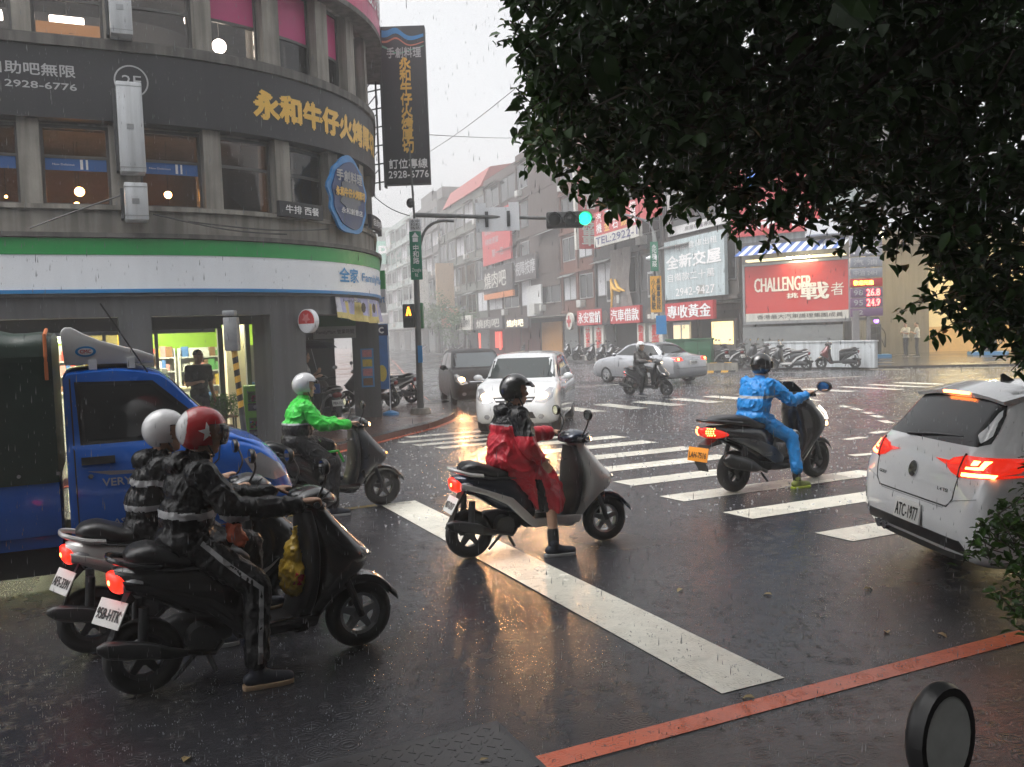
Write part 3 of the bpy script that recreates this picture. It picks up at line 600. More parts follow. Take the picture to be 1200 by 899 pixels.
# shrub in planter by the shop
def leafmesh(name, L, w, mt, fold=.25):
    g = G(); g.add([(0, 0, 0), (L*.3, w*.5, fold*w), (L*.3, 0, 0), (L*.3, -w*.5, fold*w), (L*.7, w*.42, fold*w*.9-.05*L), (L*.7, 0, -.05*L), (L*.7, -w*.42, fold*w*.9-.05*L), (L, 0, -.16*L)],
        [(0, 2, 1), (0, 3, 2), (1, 2, 5, 4), (2, 3, 6, 5), (4, 5, 7), (5, 6, 7)])
    me = mesh_of(g, name, mt, smooth=True, angle=180); return me
def leafmat(name, a, b, rough=.35):
    m = bpy.data.materials.new(name); m.use_nodes = True; t = m.node_tree; N = t.nodes; L = t.links; bs_ = N['Principled BSDF']
    oi = N.new('ShaderNodeNewGeometry'); mx = N.new('ShaderNodeMix'); mx.data_type = 'RGBA'; mx.inputs[6].default_value = (*a, 1); mx.inputs[7].default_value = (*b, 1); L.new(oi.outputs['Random Per Island'], mx.inputs[0])
    L.new(mx.outputs[2], bs_.inputs['Base Color']); bs_.inputs['Roughness'].default_value = rough; bs_.inputs['Specular IOR Level'].default_value = .3
    tr = N.new('ShaderNodeBsdfTranslucent'); L.new(mx.outputs[2], tr.inputs[0]); ms = N.new('ShaderNodeMixShader'); ms.inputs[0].default_value = .12; L.new(bs_.outputs[0], ms.inputs[1]); L.new(tr.outputs[0], ms.inputs[2]); L.new(ms.outputs[0], N['Material Output'].inputs[0]); return m
leaf_dark = leafmat('tree_leaf', (.012, .032, .008), (.034, .078, .018), .5); leaf_rim = leafmat('tree_leaf_painted_lit', (.025, .065, .012), (.06, .14, .025), .45); leaf_green = leafmat('bright_leaf', (.035, .11, .015), (.09, .22, .03)); leaf_shrub = leafmat('shrub_leaf', (.03, .075, .014), (.075, .15, .03)); bark = M('bark', (.05, .04, .03), .8, var=.3, sc=12, bump=.5, bsc=25)  # leaf_rim paints the light on the fringe leaves as a brighter green
LV = [(0, 0, 0), (.3, .5, .12), (.3, -.5, .12), (.72, .40, .07), (.72, -.40, .07), (1, 0, -.15), (.5, 0, -.03)]
LF = [(0, 6, 1), (0, 2, 6), (1, 6, 3), (2, 4, 6), (3, 6, 5), (6, 4, 5)]
def leaves(g, pts, L, w, droop=.2):
    for p in pts:
        d = Vector((random.gauss(0, 1), random.gauss(0, 1), random.gauss(-droop, .6))).normalized(); s = d.cross(Vector((random.gauss(0, .5), random.gauss(0, .5), 1))).normalized(); n = s.cross(d)
        l = L*random.uniform(.65, 1.2); ww = w*l/L
        g.add([p+d*(a*l)+s*(b*ww)+n*(c*l) for a, b, c in LV], LF)
    return g
p = at(262, 520, .11); T = thing('potted_shrub', 'feathery light green potted shrub outside the shop door', 'plant', p)
obj('pot', G().lathe([(0, 0), (0, .16), (.34, .2), (.34, .17), (.3, .0)], ax='z', n=16, close=False), M('clay_pot', (.16, .08, .05), .7), T, smooth=True)
g = G()
stems = []
for k in range(26):
    a = random.uniform(0, 6.28); r = random.uniform(.1, .36); h = random.uniform(.35, .75); q = [Vector((0, 0, .3)), Vector((cos(a)*r*.4, sin(a)*r*.4, .3+h*.7)), Vector((cos(a)*r, sin(a)*r, .3+h*.85)), Vector((cos(a)*r*1.5, sin(a)*r*1.5, .3+h*.6))]
    g.tube(q, [.007, .005, .004, .002], 4); stems.append(smooth_path(q, 6))
obj('stem', g, bark, T); g = G()
for st in stems: leaves(g, [p_+Vector((random.gauss(0, .035), random.gauss(0, .035), random.gauss(0, .035))) for p_ in st[6:] for _ in range(7)], .05, .018)
o = obj('foliage', g, leaf_green, T); o['kind'] = 'stuff'
# small dark table behind it
p = uv(1.75, 16.6, .11); T = thing('small_table', 'low wooden table beside the capsule machine', 'table', p, TH); obj('top', G().box(0, .5, 0, .4, .5, .53), M('brown_wood', (.16, .08, .04), .5, var=.3), T, bevel=.008)
for x in (.03, .44):
    for y in (.03, .34): obj('leg', G().box(x, x+.03, y, y+.03, 0, .5), dsteel, T)
# shelf of snacks in the side window
T = thing('snack_shelf', 'shelf of packed snacks behind the narrow side window', 'shelf', uv(2.66, VF+.2, 1.0), TH); obj('board', G().box(0, .6, 0, .35, 0, .04), shelf_white, T); o = obj('goods', [g := G(), [g.box(x*.075, x*.075+.07, .02, .2, .042, .042+random.uniform(.1, .2), random.randrange(7)) for x in range(8)]][0], prodm, T); obj('support', G().box(0, .6, .3, .35, -.87, 0), darkwall, T)
# round red sign
p = fp(2.62, .12, 2.42); T = thing('round_red_sign', 'round red and white projecting sign on the grey column', 'sign', p, radians(-32)); T.scale = (.8, .8, .8)
redp = M('red_sign_plastic', (.50, .03, .035), .35, var=.08); obj('drum', G().lathe([(-.06, 0), (-.06, .26), (.06, .26), (.06, 0)], (0, 0, -.16), 'y', 32, close=False), white_plastic, T); obj('face', G().lathe([(-.066, 0), (-.066, .235)], (0, 0, -.16), 'y', 32, close=False), redp, T)
obj('white_cap', G().prism([(.235*cos(a), -.16+.235*sin(a)) for a in [pi+.25+i*(pi-.5)/14 for i in range(15)]], -.072, -.067), white_plastic, T)
obj('mark', G().prism([(.13*cos(2*pi*i/10-1.57)*(1 if i % 2 else .5), -.10+.13*sin(2*pi*i/10+1.57)*(1 if i % 2 else .5)) for i in range(10)], -.075, -.068), M('dull_pink', (.62, .2, .2), .5), T); obj('arm', G().tube([(-.26, 0, -.16), (-.48, .03, -.16)], .03, 8), dsteel, T)
# printed banner under the fascia
T = thing('printed_banner', 'curved printed promotional banner hanging under the shop fascia', 'banner', (0, 0, 0)); n_ = 24; g = G(); s0, s1 = 3.55, 6.9
top = [fp(s0+(s1-s0)*i/n_, -.06, 2.80-.02) for i in range(n_+1)]; bot = [fp(s0+(s1-s0)*i/n_, -.02+.05*sin(i), 2.36-.10*sin(pi*i/n_)) for i in range(n_+1)]
bm_ = [M('banner_'+n, c, .5, var=.2, sc=6) for n, c in (('lilac', (.42, .42, .66)), ('yellow', (.66, .55, .2)), ('white', (.66, .66, .72)), ('blue', (.12, .35, .62)))]
for i in range(n_):
    for j in range(4):
        q = [top[i].lerp(bot[i], j/4), top[i+1].lerp(bot[i+1], j/4), top[i+1].lerp(bot[i+1], (j+1)/4), top[i].lerp(bot[i], (j+1)/4)]
        k = 3 if i > 20 else 1 if (i % 9 in (2, 5, 6) and j > 0) or (j == 3 and i < 15) else 0 if i % 5 else 2; g.add(q, [(0, 1, 2, 3)], k)
obj('cloth', g, bm_, T)
g = G()
for s_, z_ in ((4.42, 2.55), (5.0, 2.55)): g.add([fp(s_+.11*cos(2*pi*j/10), .05, z_+.1*sin(2*pi*j/10)) for j in range(10)], [tuple(range(10))])
obj('print', g, black_ink, T); text('FamilyMart', fs_(.05), 3.65, 4.3, 2.62, 2.70, black_ink, T)
obj('rope', G().tube([fp(s0, -.06, 2.78), fp(s0-.2, -.1, 2.80)], .008, 4), black_plastic, T)
# green/grey notice board in the arcade, posters, flag stand
T = thing('arcade_notice', 'green and white notice board hanging in the arcade', 'sign', at(430, 470, .11)*0+uv(4.35, 19.6, 1.98), TH); obj('board', G().box(0, .95, 0, .06, 0, .55), M('grey_board', (.3, .32, .32), .5), T); obj('green_top', G().box(0, .95, -.006, 0, .27, .55), M('dark_green_board', (.03, .12, .05), .5), T); text('FamilyMart 營業時間', lambda x, y: Vector((x, -.008, y)), .06, .9, .08, .2, black_ink, T); obj('hanger', G().tube([(.1, .03, .55), (.1, .03, .73)], .01, 5).tube([(.85, .03, .55), (.85, .03, .73)], .01, 5), dsteel, T)
T = thing('poster_strip', 'blue poster strip with food pictures on the corner pillar', 'poster', (0, 0, 0))
q = fp(8.0, -.44, 0); nrm = (Vector((0, 0, 0))-fp(7.95, -.37)); fx = fp(7.95, -.6)-fp(7.95, -.14); fx.normalize(); fo = fp(7.93, -.14); ph = lambda x, z, e=0.: fp(7.94-e, -.64+x, z)
g = G().add([ph(.14, .82), ph(.44, .82), ph(.44, 1.72), ph(.14, 1.72)], [(0, 1, 2, 3)]); obj('sheet', g, M('poster_blue', (.10, .30, .58), .4, var=.15), T)
for k in range(4): g = G().add([ph(.18, .86+k*.22, .004), ph(.40, .86+k*.22, .004), ph(.40, 1.03+k*.22, .004), ph(.18, 1.03+k*.22, .004)], [(0, 1, 2, 3)]); obj('picture', g, prodm[(5, 4, 2, 4)[k]], T)
p = at(458, 486, .11); T = thing('flag_banner', 'tall blue printed banner on blue foot beside the corner pillar', 'banner', p, radians(8))
obj('foot', G().lathe([(0, 0), (0, .2), (.05, .19), (.1, .06), (.1, 0)], ax='z', n=18, close=False), blue_sign, T, smooth=True); obj('pole', G().tube([(0, 0, .1), (0, 0, 2.2)], .015, 8), white_plastic, T); obj('cloth', G().box(-.30, .02, -.012, .012, .62, 2.18), M('banner_royal', (.05, .17, .45), .5, var=.35, sc=4), T); obj('blue_cap_panel', G().box(-.29, .01, -.018, -.012, 1.9, 2.16), M('navy', (.01, .02, .08), .5), T); obj('yellow_print', G().prism([(-.16+.11*cos(a*.4), 1.0+.2*sin(a*.4)) for a in range(16)], -.016, -.0125), M('yellow_print', (.7, .55, .1), .5), T); text('C', lambda x, y: Vector((x, -.02, y)), -.20, -.09, 1.96, 2.1, white_ink, T, .05)
# ------------------------------------------------------------------ traffic light pole
pp = at(493, 484, .11); T = thing('traffic_light_pole', 'grey steel pole with long arm carrying horizontal traffic lights', 'traffic light', pp); PY = pp.y
def tl(px, py, Y=PY): return aty(px, py, Y)-pp
zA = tl(500, 254).z; tp = tl(486, 262); tp.y = 0
signal_black = M('signal_black', (.02, .021, .022), .4, var=.15)
polem = M('grey_pole_paint', (.13, .135, .135), .45, .2, var=.15, sc=5, streak=.25)
obj('pole', G().tube([(0, 0, 0), tp*.5, tp], [.085, .075, .065], 14), polem, T, smooth=True); obj('base', G().lathe([(0, 0), (0, .26), (.12, .22), (.12, 0)], ax='z', n=18, close=False), concrete, T, smooth=True)
obj('mast', G().tube([tp, tl(480, 172)], [.03, .02], 8), polem, T, smooth=True); obj('camera_head', G().ball(tl(481, 238)+Vector((0, 0, 0)), (.1, .1, .12)), signal_black, T, smooth=True)
eR = tl(645, 258, PY+.6); obj('arm', G().tube([tl(487, 252), tl(560, 254, PY+.3), eR+Vector((1.1, .1, 0))], [.06, .05, .035], 10), polem, T, smooth=True)
obj('brace', G().tube(smooth_path([tl(490, 300), tl(497, 272), tl(512, 260), tl(532, 259)], 5), .035, 8), polem, T, smooth=True)
hd = T
c0 = tl(640, 258, PY+.45); c1 = tl(692, 256, PY+.45); nL = 4; wd = (c1-c0).x
sh = obj('signal_head', G().box(c0.x, c1.x-.16, c0.y-.02, c0.y+.22, c0.z-.2, c0.z+.2), signal_black, T, bevel=.06)
green_on = lamp('green_signal', (.01, 1, .30), 2.6); lens_off = M('signal_lens_off', (.015, .02, .02), .15, var=.1)
for k in range(3):
    x = c0.x+.2+k*(wd-.34)/2; vis = G(); n2 = 16; secs = []
    for yy, dr in ((0., 0.), (-.24, .0)): secs.append([(x+.165*cos(-.5+i*(pi+1.)/n2), c0.y+yy, c0.z+.165*sin(-.5+i*(pi+1.)/n2)) for i in range(n2+1)])
    vis.loft(secs, cap=False, closed=False); vo = obj('visor', vis, signal_black, sh); vo.modifiers.new('s', 'SOLIDIFY').thickness = .012
    obj('lens', G().lathe([(-.03, 0), (-.025, .10), (0, .15)], (x, c0.y-.025, c0.z), 'y', 20, close=False), green_on if k == 2 else lens_off, sh, smooth=True)
bd = T
a, b = tl(557, 240, PY+.35), tl(609, 270, PY+.35); bb = obj('sign_board_back', G().box(a.x, b.x, .33, .36, b.z, a.z-.08).box(a.x, a.x+.25, .33, .36, a.z-.08, a.z+.03).box(b.x-.25, b.x, .33, .36, a.z-.08, a.z+.03), white_plastic, T)
for fx_ in (.25, .75): obj('clamp', G().box(a.x+(b.x-a.x)*fx_-.04, a.x+(b.x-a.x)*fx_+.04, .29, .329, b.z+.1, a.z-.18), dsteel, bb, bevel=.008)
sgreen = M('street_sign_green', (.0, .17, .09), .4, var=.06)
a, b = tl(480, 272), tl(496, 328); o = obj('street_sign', G().box(a.x, b.x, -.12, -.09, b.z, a.z), sgreen, T, bevel=.008)
sg = lambda x, y: Vector((a.x+(b.x-a.x)*x, -.125, b.z+(a.z-b.z)*y)); text('中和路', sg, .25, .78, .33, .72, white_ink, o, .02, vertical=True); text('Zhonghe\nRd.', sg, .12, .9, .06, .24, white_ink, o); obj('arrow', G().add([sg(.2, .88), sg(.8, .88), sg(.5, .98)], [(0, 1, 2)]).add([sg(.28, .78), sg(.72, .78), sg(.72, .87), sg(.28, .87)], [(0, 1, 2, 3)]), white_ink, o)
a2, b2 = tl(480, 257), tl(494, 271); o = obj('number_plate_sign', G().box(a2.x, b2.x, -.11, -.085, b2.z, a2.z), white_plastic, T, bevel=.006); s2 = lambda x, y: Vector((a2.x+(b2.x-a2.x)*x, -.115, b2.z+(a2.z-b2.z)*y)); text('永中\n和和\n路路', s2, .1, .9, .1, .9, black_ink, o)
a3, b3 = tl(473, 357), tl(488, 384); ps = obj('pedestrian_signal', G().box(a3.x, b3.x, -.28, -.08, b3.z, a3.z), signal_black, T, bevel=.02); m3 = lambda x, y: Vector((a3.x+(b3.x-a3.x)*x, -.285, b3.z+(a3.z-b3.z)*y))
walk = G()
for poly in ([(.42, .88), (.58, .88), (.58, .8), (.42, .8)], [(.38, .79), (.62, .79), (.66, .66), (.34, .66)], [(.34, .66), (.52, .66), (.42, .5), (.26, .52)], [(.5, .66), (.66, .66), (.72, .52), (.58, .5)]): walk.add([m3(x, y) for x, y in poly], [(0, 1, 2, 3)])
obj('walking_figure', walk, lamp('walk_lamp', (1, .30, .02), 3.2), ps); obj('dark_lens', G().add([m3(.15, .06), m3(.85, .06), m3(.85, .42), m3(.15, .42)], [(0, 1, 2, 3)]), lens_off, ps)
a4, b4 = tl(489, 355), tl(496, 385); obj('green_signal_side', G().box(a4.x, b4.x, -.02, .3, b4.z, a4.z), M('green_casing', (.03, .16, .06), .45), T, bevel=.02); obj('blue_plate', G().box(.0, .11, -.10, -.07, tl(492, 425).z, tl(492, 405).z), blue_sign, T)
# overhead wires
for k, (a, b, lb) in enumerate((((455, 155, 21.6), (640, 160, 60), 'thin dark wire running level across the sky'), ((500, 180, 40), (630, 82, 26), 'thin dark wire slanting up across the sky'), ((430, 222, 24), (480, 253, 22.4), 'thin wire sloping from the building to the pole'))):
    A, Bq = aty(*a), aty(*b); g = G().tube([A.lerp(Bq, i/10)-Vector((0, 0, .12*sin(pi*i/10))) for i in range(11)], .012, 5); tag(obj('overhead_wire', g, black_plastic), lb, 'wire')
# second pole in the distance
pp2 = at(783, 428, .1); T = thing('street_sign_pole', 'grey lamp pole with green street sign and orange plate before the gold shops', 'pole', pp2); Y2 = pp2.y
def t2(px, py): return aty(px, py, Y2)-pp2
obj('pole', G().tube([(0, 0, 0), t2(766, 272)], [.14, .10], 12), M('pale_pole', (.30, .31, .31), .45, .2, var=.15, streak=.2), T, smooth=True); obj('lamp_arm', G().tube(smooth_path([t2(766, 275), t2(761, 262), t2(745, 255), t2(725, 250)], 5), .06, 8), steel, T, smooth=True); obj('lamp_head', G().ball(t2(718, 248), (.45, .16, .1)), steel, T, smooth=True)
a, b = t2(761, 284), t2(771, 318); o = obj('street_sign', G().box(a.x, b.x, -.2, -.16, b.z, a.z), sgreen, T); sg2 = lambda x, y: Vector((a.x+(b.x-a.x)*x, -.205, b.z+(a.z-b.z)*y)); text('永和路二段', sg2, .2, .8, .15, .9, white_ink, o, .02, vertical=True)
a_, b_ = t2(761, 324), t2(775, 366); o = obj('orange_plate', G().box(a_.x, b_.x, -.2, -.16, b_.z, a_.z), M('orange_plate', (.72, .36, .03), .5), T); so2 = lambda x, y: Vector((a_.x+(b_.x-a_.x)*x, -.205, b_.z+(a_.z-b_.z)*y)); text('小心路口\n注意行人', so2, .1, .9, .1, .9, black_ink, o, .02) if 0 else [text('小心駕駛', so2, .1, .45, .08, .92, black_ink, o, .02, vertical=True), text('易肇事路段', so2, .55, .9, .08, .92, black_ink, o, .02, vertical=True)]
obj('blue_plate', G().box(t2(768, 370).x, t2(780, 370).x, -.2, -.16, t2(770, 392).z, t2(770, 370).z), blue_sign, T); obj('loudspeaker', G().lathe([(0, .05), (.5, .25), (.5, .2), (0, 0)], t2(757, 303), 'x', 12, close=False), white_plastic, T)
# ------------------------------------------------------------------ the far row of shop houses
ROT = atan2(-.954, .298)
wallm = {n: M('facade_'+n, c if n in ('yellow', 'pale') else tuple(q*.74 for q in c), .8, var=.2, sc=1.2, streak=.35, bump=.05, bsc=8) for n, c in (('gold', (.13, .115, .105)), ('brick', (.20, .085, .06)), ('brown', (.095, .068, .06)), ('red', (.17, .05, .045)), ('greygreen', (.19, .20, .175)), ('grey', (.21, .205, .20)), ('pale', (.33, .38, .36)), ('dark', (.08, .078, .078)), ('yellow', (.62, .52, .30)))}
brickm = wallm['brick']; ac_m = M('air_conditioner', (.42, .42, .40), .5, var=.1); shut = M('roller_shutter', (.20, .21, .21), .5, .3, var=.2, sc=3)
roofred = M('red_roof_sheet', (.28, .06, .05), .5, var=.15, sc=2)
def rowthing(name, label, cat, t1, t0, group=None): return thing(name, label, cat, row(t1, 0, .10), ROT, group)   # local x from far end (0) to near end
def shop_house(name, label, t0, t1, h, mt, floors, bays, parapet=.5, depth=12, glassy=dark_glass, sillm=None, shopm=None, awn=None):
    T = rowthing(name, label, 'building', t1, t0); L = t1-t0; gz = 3.4; fh = (h-gz)/floors; bw = L/bays
    obj('wall', G().box(0, L-.02, .12, depth, 0, h).box(0, L-.02, 0, .12, h-.4, h+parapet), mt, T)
    g = G()
    for f in range(floors):
        z = gz+f*fh
        g.box(0, L-.02, -.10, .12, z-.12, z+.10)
    for b in range(bays+1): g.box(max(0, b*bw-.18), min(L-.02, b*bw+.18), .0, .12, gz, h-.4)
    obj('frame_relief', g, mt, T)
    for f in range(floors):
        for b in range(bays):
            x0, x1 = b*bw+.35, (b+1)*bw-.35; z0, z1 = gz+f*fh+.85, gz+(f+1)*fh-.35; w = obj('window', G().box(x0, x1, .05, .14, z0, z0+.07).box(x0, x1, .05, .14, z1-.07, z1).box(x0, x0+.07, .05, .14, z0+.07, z1-.07).box(x1-.07, x1, .05, .14, z0+.07, z1-.07).box((x0+x1)/2-.03, (x0+x1)/2+.03, .06, .14, z0+.07, z1-.07), alu if (b+f) % 2 else win_frame, T)
            obj('pane', G().box(x0+.07, x1-.07, .09, .118, z0+.07, z1-.07), glassy if (b*3+f) % 4 else curtain, w)
            if (b*5+f*3) % 4 == 1: obj('air_conditioner', G().box(x0+.2, x0+1., -.35, .1, z0-.62, z0-.08), ac_m, T, bevel=.02)
            if (b+f*2) % 3 == 0: obj('window_awning', G().add([(x0-.1, -.6, z1-.05), (x1+.1, -.6, z1-.05), (x1+.1, .1, z1+.25), (x0-.1, .1, z1+.25)], [(0, 1, 2, 3)]), awn or shut, T)
    for b in range(bays):
        x0, x1 = b*bw+.25, (b+1)*bw-.25; obj('shop_front', G().box(x0, x1, .02, .13, .02, 2.7), (shopm or [shut, darkwall])[b % 2 if shopm is None else b % len(shopm)], T)
    obj('canopy', G().box(0, L-.02, -1.3, .1, 3.05, 3.17), concrete_d, T)
    return T
H_gold = shop_house('shop_house', 'dark shop house behind the gold dealer signs nearest the billboard', 0, 8.4, 14, wallm['gold'], 3, 2)
H_gold2 = shop_house('shop_house', 'dark shop house with yellow drapes behind the pawn shop signs', 8.45, 19.0, 14, wallm['dark'], 3, 3)
H_brick = shop_house('shop_house', 'reddish brick shop house left of the tall red sign', 19.1, 25.7, 15.5, brickm, 4, 2)
H_brown = shop_house('shop_house', 'tall dark brown block with flat wall and rooftop hut', 25.8, 36.5, 17.2, wallm['brown'], 4, 2, shopm=[wallm['red'], M('orange_shopfront', (.42, .2, .05), .6)])
H_red = shop_house('shop_house', 'narrow house with red shopfront and stacked red signs', 36.6, 47.1, 16.8, wallm['brown'], 4, 2, shopm=[wallm['red']])
H_gg = shop_house('shop_house', 'grey green house under a red metal roof', 47.2, 68.4, 16.5, wallm['greygreen'], 4, 5)
H_gr = shop_house('shop_house', 'grey house further along the misty street', 68.5, 84.6, 18.5, wallm['grey'], 5, 4)
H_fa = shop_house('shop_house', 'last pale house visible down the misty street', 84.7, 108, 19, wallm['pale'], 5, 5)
# extras on them
obj('roof_hut', G().box(5.0, 10.2, 1., 6., 17.2, 20.3).box(4.6, 10.6, .4, 6.6, 20.3, 20.55), wallm['brown'], H_brown); obj('blank_wall', G().box(3.4, 10.6, -.06, .0, 5.6, 17.0), wallm['brown'], H_brown)
g = G(); n_ = 10
g.loft([[(x, -.3+4.*0, 16.9), (x, .8, 18.9), (x, 5, 19.6), (x, 11, 17.2)] for x in (4, 21)], cap=True); obj('metal_roof', g, roofred, H_gg)
obj('rooftop_frame', G().box(2, 9, 1, 4, 19.3, 21).box(12, 15, 1, 4, 19.3, 20.6), wallm['grey'], H_gr)
def rowsign(T, nm, x0, x1, z0, z1, mt, txts, d=-.25, th=.2):
    o = obj(nm, G().box(x0, x1, d-th, d, z0, z1), mt, T)
    for (s, a, b, c, e, ink, bo) in txts: text(s, lambda x, y: Vector((x0+(x1-x0)*x, d-th-.02, z0+(z1-z0)*y)), a, b, c, e, ink, o, bo)
    return o
redboard = M('red_sign_board', (.46, .035, .04), .4, var=.1, sc=2, streak=.15); paleboard = M('pale_sign_board', (.56, .55, .50), .5, var=.1, sc=2, streak=.15); darkboard = M('dark_sign_board', (.035, .028, .03), .5, var=.1)
emblem_m = M('emblem_dark', (.07, .05, .045), .5, var=.3, sc=8)
# signs over the gold shops (things of their own)
S1 = rowthing('gold_shop_sign', 'red sign with white characters over the gold dealer by the billboard', 'sign', 8.4, 0); rowsign(S1, 'board', 3.1, 8.35, 2.25, 3.22, redboard, [('專收黃金', .06, .96, .14, .86, white_ink, .02)], d=-1.32); o = rowsign(S1, 'emblem_panel', .2, 3.05, 2.2, 3.22, black_sign, [], d=-1.32)
obj('emblem', G().prism([(1.6+.95*cos(2*pi*i/24), 2.7+.45*sin(2*pi*i/24)) for i in range(24)], -1.56, -1.53), emblem_m, o); obj('emblem_mark', G().box(.95, 1.35, -1.58, -1.561, 2.45, 2.7).box(1.85, 2.25, -1.58, -1.561, 2.45, 2.7).box(1.45, 1.75, -1.58, -1.561, 2.4, 3.0), paleboard, o)
S2 = rowthing('pawn_shop_sign', 'long red sign with white characters over the pawn shop', 'sign', 19, 8.4); rowsign(S2, 'board', .2, 4.6, 2.25, 3.3, redboard, [('永安當舖', .06, .95, .14, .86, white_ink, .02)], d=-1.32); rowsign(S2, 'board', 6.0, 10.4, 2.25, 3.3, redboard, [('汽車借款', .04, .97, .14, .86, white_ink, .02)], d=-1.32); o = rowsign(S2, 'emblem_panel', 4.65, 5.95, 2.2, 3.3, black_sign, [], d=-1.32); obj('emblem', G().prism([(5.3+.5*cos(2*pi*i/20), 2.75+.42*sin(2*pi*i/20)) for i in range(20)], -1.57, -1.53), emblem_m, o)
rs2 = rowthing('round_cross_sign', 'round white sign with red cross left of the pawn shop sign', 'sign', 20.2, 0); obj('disc', G().lathe([(-.1, 0), (-.1, .62), (.1, .62), (.1, 0)], (0, -1.5, 2.6), 'y', 24, close=False), paleboard, rs2); obj('cross', G().box(-.12, .12, -1.63, -1.61, 2.2, 3.0).box(-.4, .4, -1.632, -1.612, 2.48, 2.72), redboard, rs2); obj('bracket', G().tube([(0, -1.4, 2.6), (0, .1, 2.6)], .04, 6), dsteel, rs2)
for k, (x0, x1, tx) in enumerate(((.6, 2.1, '分期車可半'), (2.5, 4.1, '大額借款利低'), )): rowsign(H_gold2, 'pillar_board', x0, x1, .0, 2.2, paleboard, [], d=-1.0); text(tx, lambda x, y: Vector((x, -1.22, y)), x0+.35, x1-.35, .15, 2.1, red_ink, H_gold2, .02, vertical=True)
rowsign(H_gold2, 'pillar_board', 9.3, 10.4, .0, 2.2, paleboard, [], d=-1.0); text('動產質借', lambda x, y: Vector((x, -1.22, y)), 9.5, 10.2, .3, 2.1, red_ink, H_gold2, .02, vertical=True); rowsign(H_gold, 'pillar_board', .3, 2.2, .0, 2.2, paleboard, [], d=-1.0); text('重型機車', lambda x, y: Vector((x, -1.22, y)), .7, 1.7, .3, 2.1, red_ink, H_gold, .02, vertical=True)
obj('shop_door', G().box(2.9, 4.9, -.95, -.9, .02, 2.15), alu, H_gold); obj('door_pane', G().box(3.0, 3.8, -.97, -.951, .1, 2.0).box(4.0, 4.8, -.97, -.951, .1, 2.0), lamp('lit_doorway', (.75, .6, .35), .75), H_gold); obj('lit_window', G().box(5.9, 8.0, -.2, -.15, .9, 2.1), lamp('lit_shop_window', (1, .75, .32), 1.1), H_gold); obj('window_surround', G().box(5.7, 8.2, -.14, -.02, .02, 2.25), wallm['grey'], H_gold)
rowsign(H_gold, 'frosted_window_board', .9, 7.6, 3.5, 6.9, M('frosted_board', (.42, .50, .52), .35, var=.08, streak=.2), [('地主倉庫出租', .2, .9, .82, .93, white_ink, .0), ('全新交屋', .04, .95, .52, .74, white_ink, .02), ('自備款二十萬', .06, .85, .30, .44, white_ink, .0), ('2942-9427', .2, .85, .05, .18, white_ink, .01)], d=-.15)
rowsign(H_gold, 'white_window_frame', 1.2, 7.9, 7.2, 9.6, M('white_frame', (.6, .6, .6), .5), [], d=-.1, th=.15); obj('dark_pane', G().box(1.7, 7.4, -.27, -.255, 7.7, 9.3), dark_glass, H_gold); text('房屋租售專線', lambda x, y: Vector((x, -.265, y)), 3.3, 6.4, 7.3, 7.55, black_ink, H_gold)
for x in (2.2, 8.6): obj('white_window', G().box(x, x+.8, -.06, -.01, 3.8, 5.4), alu, H_gold2); obj('dark_pane', G().box(x+.12, x+.68, -.08, -.061, 3.95, 5.25), dark_glass, H_gold2)
# yellow drapes and loose sheeting
T = rowthing('loose_sheeting', 'torn grey and yellow sheeting hung on the shop house wall', 'sheeting', 19, 8.4); sheetm = M('grey_sheeting', (.17, .15, .14), .7, var=.3, sc=4); g = G(); secs = [[(3.6+i*.28+.15*sin(j*.9), -.30-.12*sin(i*1.7+j*.5), 7.2-j*.5) for i in range(12)] for j in range(10)]; g.loft(secs, cap=False, closed=False); obj('sheet', g, sheetm, T, smooth=True)
for x_ in (3.9, 4.6): g = G().tube([(x_, -.5, 5.2), (x_+.5, -.5, 4.6), (x_+1.5, -.5, 4.35)], [.07, .13, .05], 6); obj('yellow_strap', g, ypaint, T)
obj('yellow_strap', G().tube([(4.0, -.5, 5.3), (4.1, -.5, 4.2), (3.9, -.5, 3.0)], [.08, .1, .06], 6), ypaint, T)
# red blade sign and phone sign
S3 = rowthing('red_blade_sign', 'tall red vertical sign with pale characters beside the green traffic light', 'sign', 17.6, 0); c = S3.location; w_ = 1.55; zt_, zb_ = aty(690, 196, c.y).z-.1, aty(692, 292, c.y).z-.1
obj('board', G().box(-.15, .15, -1.75, -.15, zb_, zt_), redboard, S3); obj('white_edge', G().box(-.17, .17, -1.95, -1.752, zb_-.05, zt_+.05), paleboard, S3); text('期車可增借', lambda x, y: Vector((.16, -1.75+1.6*x, y)), .15, .85, zb_+(zt_-zb_)*.48, zt_-.1, paleboard, S3, .02, vertical=True); text('免留車', lambda x, y: Vector((.16, -1.75+1.6*x, y)), .15, .85, zb_+.2, zb_+(zt_-zb_)*.42, paleboard, S3, .02, vertical=True); obj('bracket', G().box(-.05, .05, -.15, .12, zb_+.5, zb_+.6).box(-.05, .05, -.15, .12, zt_-.6, zt_-.5), dsteel, S3)
S4 = rowthing('phone_number_sign', 'red and yellow sign with telephone number above the pawn shop', 'sign', 15.5, 0); zz = aty(735, 290, S4.location.y).z-.1; g = G(); obj('board', G().box(0, 6.9, -1.4, -1.2, zz+.75, zz+2.3), redboard, S4); obj('white_board', G().box(0, 6.9, -1.42, -1.2, zz, zz+.74), paleboard, S4); text('TEL:2922-1', lambda x, y: Vector((x, -1.44, y)), .3, 6.7, zz+.15, zz+.62, M('navy_lettering', (.03, .04, .15), .5), S4, .01)
